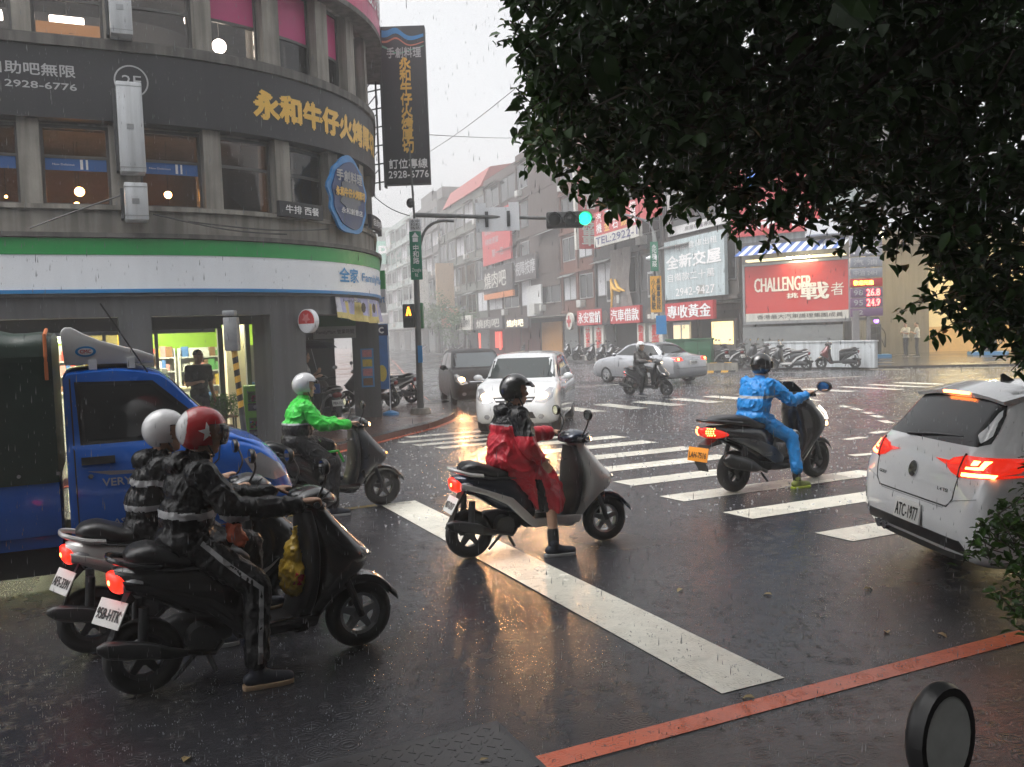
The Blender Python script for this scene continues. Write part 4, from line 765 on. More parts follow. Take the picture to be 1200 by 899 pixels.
for k, s_ in enumerate(('汽機', '黃金', '鑽石', '名錶', '借貸')): text(s_, lambda x, y: Vector((x, -1.42, y)), .4+k*1.3, 1.3+k*1.3, zz+.9, zz+2.2, gold if k % 2 else white_ink, S4, .01, vertical=True)
obj('bracket', G().box(.2, .3, -1.2, .1, zz+1, zz+1.1).box(6.5, 6.6, -1.2, .1, zz+1, zz+1.1), dsteel, S4); obj('red_panel', G().box(7.0, 9.5, -1.4, -1.2, zz+.9, zz+2.8), redboard, S4)
# signs on the brown and red houses
T = rowthing('massage_sign', 'dark sign with pale characters on the tall brown block', 'sign', 36.5, 0); rowsign(T, 'board', .3, 6.0, 6.4, 8.6, darkboard, [('視障按摩', .03, .97, .25, .8, grey_ink, .01)]); 
obj('white_shutter', G().box(2.6, 6.4, -.2, -.05, 3.3, 5.9), M('white_shutter', (.45, .46, .46), .6, var=.1), H_brown); obj('air_conditioner', G().box(4.9, 6.3, -.8, -.21, 3.4, 4.3), ac_m, H_brown)
T = rowthing('red_menu_sign', 'tall dull red sign with rows of pale characters', 'sign', 47.1, 0); rowsign(T, 'board', .4, 9.8, 8.7, 13.6, redboard, [('冬令進補', .06, .6, .82, .95, grey_ink, .0), ('鐵板海鮮燒烤', .1, .85, .6, .72, grey_ink, .0), ('精緻便當', .12, .6, .4, .52, grey_ink, .0), ('第一名', .35, .75, .12, .28, grey_ink, .0)])
T = rowthing('restaurant_board', 'dark board with pale brush characters above orange strip', 'sign', 47.1, 0); rowsign(T, 'board', .2, 10.0, 5.9, 8.3, darkboard, [('燒肉吧', .05, .8, .2, .85, paleboard, .01)]); rowsign(T, 'orange_strip', .2, 10.0, 5.3, 5.85, M('orange_strip', (.5, .17, .05), .5), [])
T = rowthing('restaurant_board', 'lower dark board with pale brush characters over the red shop', 'sign', 47.1, 0); rowsign(T, 'board', .2, 10.2, 2.3, 3.5, darkboard, [('燒肉吧', .1, .9, .15, .85, paleboard, .01)], d=-1.4)
T = rowthing('restaurant_board', 'lit pale brush characters above the orange shopfront', 'sign', 36.5, 0); rowsign(T, 'board', .3, 7.0, 2.3, 3.2, darkboard, [('燒肉吧', .1, .8, .15, .85, lamp('pale_lit_lettering', (1, .85, .6), .9), .01)], d=-1.4)
for x_, T_ in ((1.5, H_red), (8.6, H_red)): obj('red_lantern_strip', G().box(x_, x_+.35, -1.5, -1.4, .4, 2.0), lamp('red_lit_strip', (1, .12, .08), .8), T_)
obj('red_menu_panel', G().box(3.2, 5.4, -.3, -.2, .5, 2.1), lamp('red_panel', (1, .1, .06), .45), H_red)
T = rowthing('pale_fascia', 'pale sign board with dark characters on the grey green house', 'sign', 55, 0); rowsign(T, 'board', .3, 7, 2.4, 3.9, paleboard, [('信義房屋仲介', .06, .95, .2, .8, black_ink, .01)], d=-1.4)
for k, (t_, z0, z1, mt, lb) in enumerate(((60, 5.2, 10.2, M('tan_board', (.45, .33, .22), .6, var=.15), 'tan vertical sign on the grey green house'), (74, 5.4, 10.6, paleboard, 'pale vertical sign on the grey house'), (58, 2.8, 5.0, M('orange_pale', (.5, .25, .18), .6), 'small orange vertical sign under the tan one'))):
    T = rowthing('vertical_sign', lb, 'sign', t_, 0); obj('board', G().box(-.15, .15, -2.4, -.3, z0, z1), mt, T); obj('bracket', G().box(-.05, .05, -.3, .12, z0+.4, z0+.5).box(-.05, .05, -.3, .12, z1-.5, z1-.4), dsteel, T)
# building that closes the street
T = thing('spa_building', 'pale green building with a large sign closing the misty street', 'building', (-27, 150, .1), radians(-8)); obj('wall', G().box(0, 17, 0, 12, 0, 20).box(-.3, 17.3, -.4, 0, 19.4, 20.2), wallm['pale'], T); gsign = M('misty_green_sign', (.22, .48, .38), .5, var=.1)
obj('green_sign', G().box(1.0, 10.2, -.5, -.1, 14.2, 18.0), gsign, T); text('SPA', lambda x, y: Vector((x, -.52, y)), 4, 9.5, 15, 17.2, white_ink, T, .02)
for i in range(4):
    for j in range(3): w = obj('window', G().box(1.2+i*3.8, 3.6+i*3.8, -.06, .02, 4+j*3.4, 5.9+j*3.4), alu, T); obj('pane', G().box(1.35+i*3.8, 3.45+i*3.8, -.09, -.061, 4.15+j*3.4, 5.75+j*3.4), dark_glass, w)
T = thing('green_hanging_sign', 'green and white hanging shop sign glimpsed past the corner', 'sign', (-3.75, 26.5, 0)); c = aty(457, 317, 26.5); obj('green_panel', G().box(-.32, .08, -.1, .1, c.z-.55, c.z), green_sign, T); obj('white_panel', G().box(-.32, .08, -.1, .1, c.z-1.25, c.z-.55), white_plastic, T); text('Mart', lambda x, y: Vector((x, -.11, y)), -.22, .05, c.z-.95, c.z-.72, cyan_ink, T, .02); obj('post', G().box(-.36, -.33, -.03, .03, c.z-1.2, c.z+.2), dsteel, T); obj('arm', G().box(-1.6, -.36, -.03, .03, c.z-.1, c.z), dsteel, T)
# ------------------------------------------------------------------ billboard, petrol station
A = Vector((11.75, 44.2, 0)); Bq = Vector((15.75, 41.2, 0)); ba = atan2(Bq.y-A.y, Bq.x-A.x); BLn = (Bq-A).length
T = thing('billboard', 'large red billboard with white CHALLENGER lettering and characters', 'billboard', A+Vector((0, 0, .1)), ba); chal = M('billboard_red', (.50, .045, .04), .45, var=.07, sc=1)
obj('panel', G().box(0, BLn, 0, .15, 2.42, 4.75), chal, T); obj('white_strip', G().box(0, BLn, -.01, .15, 2.02, 2.415), paleboard, T); obj('frame', G().box(-.1, -.005, -.04, .18, 1.9, 4.85).box(BLn+.005, BLn+.1, -.04, .18, 1.9, 4.85).box(-.1, BLn+.1, -.04, .18, 4.76, 4.86).box(-.1, BLn+.1, -.04, .18, 1.88, 2.01), steel, T)
fbl = lambda x, y: Vector((x*BLn, -.02, y)); cr = M('cream_lettering', (.75, .70, .60), .5, var=.05)
text('CHALLENGER', fbl, .10, .66, 3.45, 4.13, cr, T, .045); text('戰', lambda x, y: Vector((x*BLn, -.035, y)), .56, .82, 2.98, 3.78, cr, T, .02); text('挑', fbl, .42, .53, 3.08, 3.33, cr, T, .02); text('者', fbl, .84, .96, 3.12, 3.72, cr, T, .0); text('香港最大汽車護理集團成員', fbl, .12, .95, 2.12, 2.33, black_ink, T)
obj('post', G().box(.3, .42, .16, .3, 0, 4.7).box(BLn-.42, BLn-.3, .16, .3, 0, 4.7), dsteel, T)
obj('strip_lamp', G().box(.45*BLn, .68*BLn, -.5, -.35, 4.95, 5.02), lamp('strip_lamp', (1, .85, .5), 40., True), T); obj('lamp_arm', G().tube([(.5*BLn, 0, 4.86), (.5*BLn, -.42, 4.98)], .02, 5), dsteel, T)
T = thing('car_care_shop', 'car care shop with striped awning behind the billboard', 'building', A+Vector((.1, .6, .1)), ba); obj('wall', G().box(-.2, BLn+.2, .3, 3., 0, 6.0), wallm['grey'], T); aw = G(); k_ = 22
for i in range(k_): x0 = i*(BLn+.2)/k_; aw.add([(x0, -1.2, 5.25), (x0+(BLn+.2)/k_, -1.2, 5.25), (x0+(BLn+.2)/k_, .3, 5.85), (x0, .3, 5.85)], [(0, 1, 2, 3)], i % 2)
obj('striped_awning', aw, [M('awning_blue', (.05, .12, .35), .6), white_plastic], T); obj('lit_soffit', G().box(.2, BLn, -.2, .28, 5.0, 5.1), lamp('soffit_lamp', (1, .85, .5), .8), T)
obj('corrugated_fence', G().box(.1, BLn, -.5, -.45, 0, 1.75), shut, T)
obj('red_fascia', G().box(-.6, 3.8, .0, .25, 6.3, 9.6), redboard, T); obj('blue_emblem', G().prism([(.6+.6*cos(2*pi*i/12)*(1 if i % 2 else .5), 9.0+.6*sin(2*pi*i/12)*(1 if i % 2 else .5)) for i in range(12)], -.06, -.01), M('blue_emblem', (.08, .25, .7), .5), T); text('汽車百貨', lambda x, y: Vector((x, -.03, y)), .2, 3.2, 6.6, 8.0, white_ink, T, .02); obj('upper_wall', G().box(-.5, BLn+.2, .3, 3, 6.0, 10), wallm['pale'], T)
W0 = at(897, 429, .1); W1 = at(1025, 431, .1); wa = atan2(W1.y-W0.y, W1.x-W0.x); WL = (W1-W0).length
T = tag(obj('low_wall', G().box(0, WL, 0, .2, 0, 1.03).box(-.03, WL+.03, -.03, .23, 1.03, 1.09), M('pale_wall', (.52, .55, .57), .6, var=.12, sc=2, streak=.3), None, loc=W0, rotz=wa), 'low white wall behind the parked scooters below the billboard', 'wall')
# price sign
pb = at(1003, 432, .1)+Vector((1.0, 1.4, 0)); T = thing('fuel_price_sign', 'leaning stack of fuel price boards with glowing red and yellow figures', 'sign', pb, radians(-10)); PYs = pb.y
def tp_(px, py): q = aty(px, py, PYs)-pb; return q
gpost = M('grey_post', (.2, .19, .19), .5, var=.1); obj('post', G().box(-.55, -.3, -.15, .15, 0, 2.3).box(.0, .14, -.1, .1, 0, 5.4), gpost, T); grb = M('grey_board2', (.24, .25, .29), .45, var=.1); purple = M('purple_board', (.16, .09, .17), .4, var=.1)
zs = [(5.35, 4.95, grb, '92 無鉛', grey_ink), (4.9, 4.5, grb, '1101', white_ink), (4.45, 4.05, grb, '汽 油', grey_ink), (4.0, 3.62, grb, '中油 24H', grey_ink), (3.58, 3.25, redboard, '歡迎光臨', None), (3.2, 2.83, purple, '98', None), (2.8, 2.42, purple, '95', None), (2.38, 2.05, purple, '92', None)]
hot_y = lamp('yellow_led', (1, .55, .05), 6.); hot_r = lamp('red_led', (1, .06, .05), 8.)
for k, (z1, z0, mt, s_, ink) in enumerate(zs):
    o = obj('board', G().box(-.62, .62, -.12, .12, z0, z1), mt, T, bevel=.01); text(s_, lambda x, y: Vector((x, -.14, y)), -.5, (.25 if k > 4 or ink is None and k == 4 else .4) if k <= 4 else -.15, z0+.08, z1-.08, hot_y if k == 4 else ink or grey_ink, o, .02)
    if k in (5, 6): text('26.8' if k == 5 else '24.9', lambda x, y: Vector((x, -.14, y)), .0, .5, z0+.05, z1-.05, hot_r, o, .04)
obj('brace', G().box(-.5, .5, .0, .1, 1.9, 2.0), gpost, T)
# petrol station
warmw = M('warm_wall', (.62, .52, .33), .6, var=.08, sc=1.5); stn = thing('petrol_station', 'warmly lit yellow petrol station with pumps at right', 'building', (16.8, 48.5, .1), radians(-14))
obj('back_wall', G().box(0, 30, 3, 3.2, 0, 6.5), warmw, stn); obj('canopy', G().box(-1, 30, -7, 3, 6.0, 6.7), white_plastic, stn); obj('skirting', G().box(0, 30, 2.93, 2.99, 0, 1.4), M('ochre_skirting', (.45, .28, .1), .6, var=.2), stn)
canl = lamp('canopy_lamp', (1, .83, .45), 70., True)
for x in (1.5, 6, 10.5, 15, 20):
    for y in (-4.5, -1): obj('canopy_lamp', G().box(x, x+1.2, y, y+.5, 5.93, 5.99), canl, stn)
obj('pillar', G().box(1.2, 1.8, -2, -1.4, 0, 6), wallm['yellow'], stn); obj('pillar', G().box(11, 11.6, -2, -1.4, 0, 6), wallm['yellow'], stn); obj('red_board', G().box(.4, 2.2, -2.1, -2.0, 2.8, 5.), redboard, stn)
for x, lb in ((.4, 'white and dark fuel pump behind the price sign'), (2.2, 'dark fuel pump right of the price sign'), (7.5, 'fuel pump under the canopy behind the leaves')):
    P_ = thing('fuel_pump', lb, 'fuel pump', stn.matrix_basis @ Vector((x, -3.2, 0)), radians(-14)); obj('plinth', G().box(-.6, 1.0, -.4, .7, 0, .15), blue_sign, P_); obj('body', G().box(0, .6, 0, .4, .15, 1.7), white_plastic if x < 1 else black_plastic, P_, bevel=.04); obj('display', G().box(.1, .5, -.012, 0, 1.2, 1.55), dark_glass, P_); obj('hose', G().tube(smooth_path([(.62, .2, 1.5), (.8, .2, 1.2), (.8, .2, .5), (.64, .2, .9)], 5), .025, 6), rubber, P_)
for (x0, z0) in ((4.5, 0), ): pass
T = thing('purple_lamp', 'small glowing violet lamp on the pump island', 'lamp', aty(1027, 376, 41.5)); obj('bulb', G().ball((0, 0, 0), .11), lamp('violet_lamp', (.35, .1, 1), 5.), T); obj('stalk', G().tube([(0, 0, -.1), (0, 0, -T.location.z+.1)], .02, 6), dsteel, T)
# ------------------------------------------------------------------ scooters
def paint(name, col, rough=.25, metal=.2, coat=.8): return M(name, col, rough, metal, var=.06, sc=9, coat=coat, bump=.10, bsc=130)
pt_black = paint('black_paint', (.012, .012, .014)); pt_silver = paint('silver_paint', (.52, .51, .50), .35, .3); pt_navy = paint('navy_paint', (.02, .028, .05), .25, .4); pt_grey = paint('dark_grey_paint', (.05, .052, .056), .3, .4)
pt_white = paint('white_paint', (.62, .62, .62), .25, 0); pt_maroon = paint('maroon_paint', (.12, .02, .02)); seat_m = M('seat_vinyl', (.016, .016, .017), .32, var=.2, sc=10, bump=.12, bsc=50)
plate_white = M('plate_white', (.66, .66, .64), .45, var=.05); plate_orange = M('plate_orange', (.75, .27, .02), .45, var=.05)
def wheel(T, x, R=.215, w=.055, name='wheel', rim=alu):
    W_ = link(bpy.data.objects.new(name, None), T, (x, 0, R))
    pr = [(-w*.55, R*.60), (-w*.95, R*.70), (-w, R*.82), (-w*.75, R*.94), (-w*.3, R*.995), (w*.3, R*.995), (w*.75, R*.94), (w, R*.82), (w*.95, R*.70), (w*.55, R*.60)]
    obj('tyre', G().lathe(pr, n=36), rubber, W_, smooth=True)
    g = G().lathe([(-w*.5, R*.52), (-w*.62, R*.63), (w*.62, R*.63), (w*.5, R*.52)], n=30)
    for k in range(5):
        a = 2*pi*k/5+.3; M_ = Matrix.Rotation(-a, 4, 'Y'); g.add([M_ @ Vector(p) for p in [(R*.12, -.022, -.026), (R*.56, -.02, -.017), (R*.56, -.02, .017), (R*.12, -.022, .026), (R*.12, .022, -.026), (R*.56, .02, -.017), (R*.56, .02, .017), (R*.12, .022, .026)]], [(0, 1, 2, 3), (4, 7, 6, 5), (0, 4, 5, 1), (1, 5, 6, 2), (2, 6, 7, 3), (3, 7, 4, 0)])
    g.lathe([(-.045, 0), (-.045, R*.2), (.045, R*.2), (.045, 0)], n=16, close=False)
    obj('rim', g, rim, W_); return W_
def one_side(s_, poly, y0, y1): return G().prism(poly, *((y0, y1) if s_ > 0 else (-y1, -y0)))
def ribbon_side(poly, y0, y1, m=0, g=None):
    g = g or G(); g.prism(poly, y0, y1, m=m); g.prism(poly, -y1, -y0, m=m); return g
def mirrors(T, hx, hz, sp=.24, up=.2, out=.1, r=(.026, .068, .048), mt=black_plastic):
    for s_ in (-1, 1):
        m_ = obj('mirror', G().ball((hx+.02, s_*(sp+out), hz+up), r, nu=24, nv=15), mt, T, smooth=True)
        for q_ in m_.data.vertices: q_.co.x = max(q_.co.x, hx+.02-.5*r[0])
        obj('stem', G().tube(smooth_path([(hx, s_*sp, hz), (hx+.05, s_*(sp+.01), hz+up*.5), (hx+.03, s_*(sp+out), hz+up)], 5), .007, 6), mt, m_, smooth=True)
        obj('glass', G().add([(hx+.02-r[0]*.62, s_*(sp+out)+r[1]*.80*cos(2*pi*i/24), hz+up+r[2]*.80*sin(2*pi*i/24)) for i in range(24)], [tuple(range(24))]), mirror_glass, m_); obj('rim', G().loft([[(hx+.02+r[0]*a_, s_*(sp+out)+r[1]*b_*cos(2*pi*i/28), hz+up+r[2]*b_*sin(2*pi*i/28)) for a_, b_ in ((-.66, .80), (-.66, .95), (-.2, 1.01), (-.2, .85))] for i in range(29)], cap=False), mt, m_, smooth=True)
def plate(T, x, z, ang, txt, mt=plate_white, w=.15, h=.10, ink=black_ink):
    P_ = link(bpy.data.objects.new('license_plate', None), T, (x, 0, z)); P_.rotation_euler = (0, ang, 0)
    obj('plate', G().box(-.004, .004, -w, w, -h, h), mt, P_, bevel=.006); text(txt, lambda a, b: Vector((-.007, -a, b)), -w*.86, w*.86, -h*.5, h*.3, ink, P_, .02); return P_
def tailmap(T):
    for o in [c for c in bpy.data.objects if c.parent and (c.parent == T or c.parent.parent == T)]:
        n_ = o.name.split('.')[0]
        if n_ in ('underseat_body', 'side_panel', 'seat', 'seat_trim', 'grab_rail', 'tail_light', 'bulb', 'rear_indicator', 'mudguard') and o.type == 'MESH':
            for v in o.data.vertices:
                if v.co.x < .2: v.co.x = .2+(v.co.x-.2)*.55
        if n_ == 'license_plate': o.location.x = .2+(o.location.x-.2)*.55-.012
def scooter(cfg):
    """x forward from the rear axle, z up"""
    T = thing('scooter', cfg['label'], 'scooter', cfg['loc'], cfg['rot'], cfg.get('group')); wb = cfg.get('wb', 1.28); R = .215; c1, c2, c3 = cfg['paint']; k = (wb-1.28)
    wheel(T, 0, R, name='rear_wheel', rim=dsteel); wheel(T, wb, R, name='front_wheel', rim=cfg.get('rim', dsteel))
    # front end
    obj('fork', G().tube([(wb-.005, .075, R), (wb-.13, .075, .56)], .022, 8).tube([(wb-.005, -.075, R), (wb-.13, -.075, .56)], .022, 8).tube([(wb-.11, 0, .5), (wb-.29, 0, 1.0)], .03, 8), dsteel, T, smooth=True)
    fe = []
    for i in range(13):
        a = radians(25+i*11.5); r = R+.03+.01*sin(i/12*pi); fe.append([(wb+r*cos(a)*(1.1 if i == 0 else 1), y, R+r*sin(a)+dz) for y, dz in ((-.075, -.045), (-.06, 0), (0, .018), (.06, 0), (.075, -.045))])
    f_ = obj('front_fender', G().loft(fe, cap=False, closed=False), c2, T, smooth=True); f_.modifiers.new('s', 'SOLIDIFY').thickness = .006
    ap = zloft([(.20, .80+k, .95+k, .11), (.27, .82+k, 1.02+k, .14), (.36, .90+k, 1.09+k, .165), (.46, .945+k, 1.20+k, .185), (.55, .965+k, 1.325+k, .195), (.62, .97+k, 1.34+k, .195), (.70, .965+k, 1.27+k, .185), (.80, .955+k, 1.18+k, .155), (.90, .945+k, 1.10+k, .105), (.97, .94+k, 1.05+k, .07)], 26, 28, 2.3)
    obj('front_apron', ap, c1, T, smooth=True)
    obj('leg_shield', zloft([(.27, .80+k, .93+k, .145), (.40, .87+k, .97+k, .195), (.55, .91+k, .99+k, .215), (.68, .92+k, 1.0+k, .21), (.80, .92+k, 1.0+k, .175), (.92, .91+k, .99+k, .10)], 16, 24, 3.2), black_plastic, T, smooth=True)
    for s_ in (-1, 1): obj('apron_flash', one_side(s_, [(.98+k, .44), (1.10+k, .52), (1.20+k, .60), (1.27+k, .64), (1.23+k, .56), (1.12+k, .44), (1.02+k, .36)], .15, .178), c3, T, bevel=.01)
    for s_ in (-1, 1):
        l_ = obj('front_indicator', xloft([(1.12+k, .665, .012, .012), (1.2+k, .66, .045, .035), (1.28+k, .635, .04, .03), (1.335+k, .61, .01, .01)], 8, 12, 2.2, yc=s_*.115), clear_lens, T, smooth=True); obj('bulb', G().ball((1.30+k, s_*.135, .63), .014, nu=8, nv=6), cfg.get('ind', dim_lamp), l_)
    # handlebar
    hz = .985; hx = .975+k
    obj('handlebar_cover', xloft([(hx-.11, hz-.01, .07, .02), (hx-.06, hz+.005, .15, .05), (hx+.03, hz+.01, .15, .068), (hx+.11, hz-.005, .12, .06), (hx+.165, hz-.02, .06, .03)], 12, 20, 2.3), c2, T, smooth=True)
    obj('headlight', xloft([(hx+.07, hz-.005, .10, .045), (hx+.13, hz-.012, .09, .042), (hx+.178, hz-.022, .05, .022)], 7, 18, 2.3), cfg.get('head', clear_lens), T, smooth=True)
    obj('dashboard', G().ball((hx-.045, 0, hz+.035), (.06, .10, .03)), dark_glass, T, smooth=True)
    obj('handlebar', G().tube([(hx, -.14, hz), (hx-.045, -.345, hz+.01)], .014, 8).tube([(hx, .14, hz), (hx-.045, .345, hz+.01)], .014, 8), dsteel, T, smooth=True)
    for s_ in (-1, 1):
        obj('grip', G().tube([(hx-.015, s_*.215, hz+.004), (hx-.045, s_*.345, hz+.01)], .019, 10), rubber, T, smooth=True); obj('brake_lever', G().tube([(hx+.03, s_*.17, hz), (hx+.035, s_*.25, hz-.005), (hx+.0, s_*.34, hz)], .007, 6), alu, T, smooth=True)
    mirrors(T, hx-.01, hz+.03, mt=cfg.get('mirror', black_plastic))
    # floor, body
    obj('footboard', xloft([(.50, .275, .13, .045), (.62, .265, .15, .04), (.80+k, .265, .15, .04), (.93+k, .28, .14, .05)], 8, 20, 5), black_plastic, T, smooth=True)
    obj('underseat_body', xloft([(.60, .47, .09, .17), (.52, .50, .13, .20), (.36, .555, .165, .185), (.15, .605, .17, .145), (-.08, .64, .155, .105), (-.26, .665, .12, .08), (-.40, .69, .06, .045)], 20, 26, 2.5), cfg.get('body', c2), T, smooth=True)
    for s_ in (-1, 1): obj('side_panel', one_side(s_, [(.98+k, .31), (.95+k, .24), (.55, .235), (.47, .30), (.30, .47), (.05, .565), (-.33, .64), (-.36, .69), (-.15, .655), (.12, .60), (.36, .52), (.50, .38), (.56, .315), (.9+k, .315)], .13, .183), c3, T, bevel=.016)
    obj('seat', xloft([(.60, .675, .07, .03), (.53, .715, .125, .05), (.40, .735, .15, .055), (.22, .745, .155, .055), (.10, .765, .155, .06), (-.06, .795, .15, .06), (-.22, .80, .12, .045), (-.29, .79, .07, .02)], 20, 24, 2.8), seat_m, T, smooth=True)
    obj('grab_rail', G().tube(smooth_path([(.02, .155, .735), (-.2, .15, .755), (-.40, .10, .79), (-.455, 0, .80), (-.40, -.10, .79), (-.2, -.15, .755), (.02, -.155, .735)], 6), .017, 8), cfg.get('rail', c3), T, smooth=True)
    tl_ = obj('tail_light', xloft([(-.30, .65, .10, .05), (-.37, .655, .105, .062), (-.43, .665, .07, .055), (-.462, .68, .03, .03)], 9, 18, 2.4), tail_red, T, smooth=True); obj('bulb', G().ball((-.445, -.03, .665), .02, nu=10, nv=7), tail_hot, tl_)
    for s_ in (-1, 1): obj('rear_indicator', xloft([(-.16, .655, .012, .015), (-.26, .655, .03, .035), (-.35, .65, .02, .03)], 6, 10, 2.3, yc=s_*.135), clear_lens, T, smooth=True)
    obj('mudguard', G().loft([[(-.27, -.07, .60), (-.27, .07, .60), (-.22, .07, .56), (-.22, -.07, .56)], [(-.36, -.06, .50), (-.36, .06, .50), (-.34, .06, .49), (-.34, -.06, .49)], [(-.45, -.06, .36), (-.45, .06, .36), (-.43, .06, .35), (-.43, -.06, .35)], [(-.54, -.05, .27), (-.54, .05, .27), (-.52, .05, .26), (-.52, -.05, .26)]]), black_plastic, T)
    pl_ = plate(T, -.43, .485, radians(28), cfg['plate'], w=.13, h=.075); pl_.rotation_euler.z = cfg.get('plate_yaw', 0)
    # engine side
    obj('engine', xloft([(.50, .27, .05, .07), (.40, .28, .09, .1), (.22, .29, .10, .1), (.05, .26, .07, .07), (-.06, .235, .05, .05)], 10, 16, 2.6, yc=.08).tube([(.3, -.12, .27), (.3, .1, .27)], .085, 14), dsteel, T, smooth=True)
    obj('exhaust', xloft([(.20, .235, .02, .02), (.12, .25, .034, .034), (.02, .285, .046, .046), (-.16, .325, .048, .052), (-.23, .34, .038, .042), (-.25, .345, .018, .018)], 12, 16, 2.2, yc=-.165).tube([(.42, -.05, .22), (.36, -.12, .19), (.2, -.165, .235)], .018, 8), black_plastic, T, smooth=True)
    obj('heat_shield', xloft([(.06, .285, .012, .035), (-.05, .31, .014, .045), (-.2, .34, .012, .035)], 6, 12, 2.4, yc=-.207), cfg.get('shield', dsteel), T, smooth=True)
    for s_ in (-1, 1): obj('shock_absorber', G().tube([(-.02, s_*.115, .26), (.0, s_*.115, .52)], .028, 10), dsteel, T, smooth=True)
    obj('stand', G().tube([(.32, -.1, .2), (.36, -.16, .09)], .014, 6).tube([(.3, -.08, .22), (.12, -.17, .10)], .012, 6), dsteel, T)
    for s_ in (-1, 1): obj('brake_cable', G().tube(smooth_path([(hx+.03, s_*.17, hz), (hx+.10, s_*.15, hz+.05), (hx+.06, s_*.07, hz-.02), (hx+.02, s_*.05, hz-.12)], 4), .005, 5), black_plastic, T)
    obj('bag_hook', G().tube([(.925+k, 0, .80), (.88+k, 0, .79), (.87+k, 0, .82)], .008, 6), chrome, T); obj('key_switch', G().lathe([(0, 0), (0, .018), (-.012, .016), (-.012, 0)], (.93+k, -.06, .86), 'x', 12, close=False), chrome, T)
    obj('seat_trim', xloft([(.57, .672, .135, .012), (.40, .69, .163, .012), (.15, .705, .168, .012), (-.1, .735, .16, .012), (-.25, .755, .125, .010)], 12, 20, 3), black_plastic, T, smooth=True)
    tailmap(T); return T
def maxi(cfg):
    T = thing('scooter', cfg['label'], 'scooter', cfg['loc'], cfg['rot']); wb = 1.46; R = .245; c = cfg['paint'][0]
    wheel(T, 0, R, .07, 'rear_wheel', black_plastic); wheel(T, wb, R, .065, 'front_wheel', black_plastic)
    obj('fork', G().tube([(wb-.005, .09, R), (wb-.17, .09, .7)], .027, 8).tube([(wb-.005, -.09, R), (wb-.17, -.09, .7)], .027, 8), dsteel, T, smooth=True)
    fe = []
    for i in range(13):
        a = radians(35+i*10.5); r = R+.03; fe.append([(wb+r*cos(a), y, R+r*sin(a)+dz) for y, dz in ((-.09, -.06), (-.07, 0), (0, .02), (.07, 0), (.09, -.06))])
    f_ = obj('front_fender', G().loft(fe, cap=False, closed=False), c, T, smooth=True); f_.modifiers.new('s', 'SOLIDIFY').thickness = .006
    obj('front_fairing', zloft([(.22, .88, 1.08, .15), (.34, .93, 1.16, .20), (.48, .98, 1.27, .235), (.60, 1.0, 1.43, .25), (.70, 1.0, 1.52, .245), (.80, .99, 1.50, .235), (.92, .98, 1.38, .21), (1.02, .99, 1.28, .16), (1.06, 1.02, 1.22, .10)], 26, 28, 2.4), c, T, smooth=True)
    ws = []
    for i in range(9):
        t = i/8; hw = .17*(1-.55*t**2.4); zz = 1.0+.24*t; xx = 1.24-.19*t; ws.append([(xx-.10*(y/.17)**2*.7, y*hw/.17, zz) for y in (-.17, -.11, -.05, 0, .05, .11, .17)])
    w_ = obj('windscreen', G().loft(ws, cap=False, closed=False), M('smoked_screen', (.012, .012, .014), .12, var=0), T, smooth=True); w_.modifiers.new('s', 'SOLIDIFY').thickness = .006
    for s_ in (-1, 1): l_ = obj('headlight', xloft([(1.33, .80, .02, .05), (1.42, .77, .05, .06), (1.50, .73, .04, .035), (1.535, .70, .01, .01)], 8, 14, 2.3, yc=s_*.13), clear_lens, T, smooth=True); obj('bulb', xloft([(1.44, .72, .03, .03), (1.50, .70, .035, .035), (1.53, .69, .01, .01)], 6, 10, yc=s_*.14), head_lamp, l_, smooth=True)
    obj('running_light', G().tube([(1.30, -.205, .93), (1.40, -.215, .84), (1.47, -.19, .76)], .012, 6).tube([(1.30, .205, .93), (1.40, .215, .84), (1.47, .19, .76)], .012, 6), lamp('running_white', (1, .9, .8), 3.), T)
    obj('centre_tunnel', xloft([(1.02, .45, .17, .22), (.80, .40, .12, .16), (.62, .44, .13, .19), (.50, .50, .16, .22)], 10, 20, 2.8), c, T, smooth=True); obj('footboard', xloft([(.42, .27, .20, .05), (.7, .25, .23, .045), (1.0, .27, .20, .06)], 8, 20, 4), black_plastic, T, smooth=True)
    obj('underseat_body', xloft([(.62, .48, .12, .20), (.50, .53, .17, .23), (.28, .60, .20, .20), (.0, .66, .19, .14), (-.22, .71, .155, .10), (-.42, .76, .09, .055), (-.52, .785, .04, .02)], 20, 26, 2.4), c, T, smooth=True)
    for s_ in (-1, 1): obj('side_panel', one_side(s_, [(.62, .30), (.5, .30), (.2, .47), (-.05, .58), (-.3, .68), (-.1, .66), (.2, .62), (.5, .50), (.66, .36)], .16, .205), pt_grey, T, bevel=.02); obj('emblem_mark', G().box(.06, .26, -.212, -.206, .60, .615), chrome, T); obj('emblem_mark', G().box(.28, .42, -.214, -.206, .42, .45), chrome, T)
    obj('seat', xloft([(.66, .70, .09, .03), (.56, .745, .15, .055), (.40, .765, .175, .06), (.22, .785, .18, .06), (.12, .83, .18, .065), (-.06, .86, .165, .06), (-.28, .87, .125, .045), (-.40, .865, .06, .02)], 20, 24, 2.8), seat_m, T, smooth=True)
    obj('grab_rail', G().tube(smooth_path([(-.05, .19, .83), (-.3, .165, .86), (-.50, .08, .88), (-.5, -.08, .88), (-.3, -.165, .86), (-.05, -.19, .83)], 5), .018, 8), black_plastic, T, smooth=True)
    tl_ = obj('tail_light', xloft([(-.18, .70, .155, .035), (-.32, .72, .15, .06), (-.44, .74, .115, .065), (-.52, .76, .06, .045), (-.545, .77, .02, .02)], 12, 20, 2.4), red_lens, T, smooth=True); g = G()
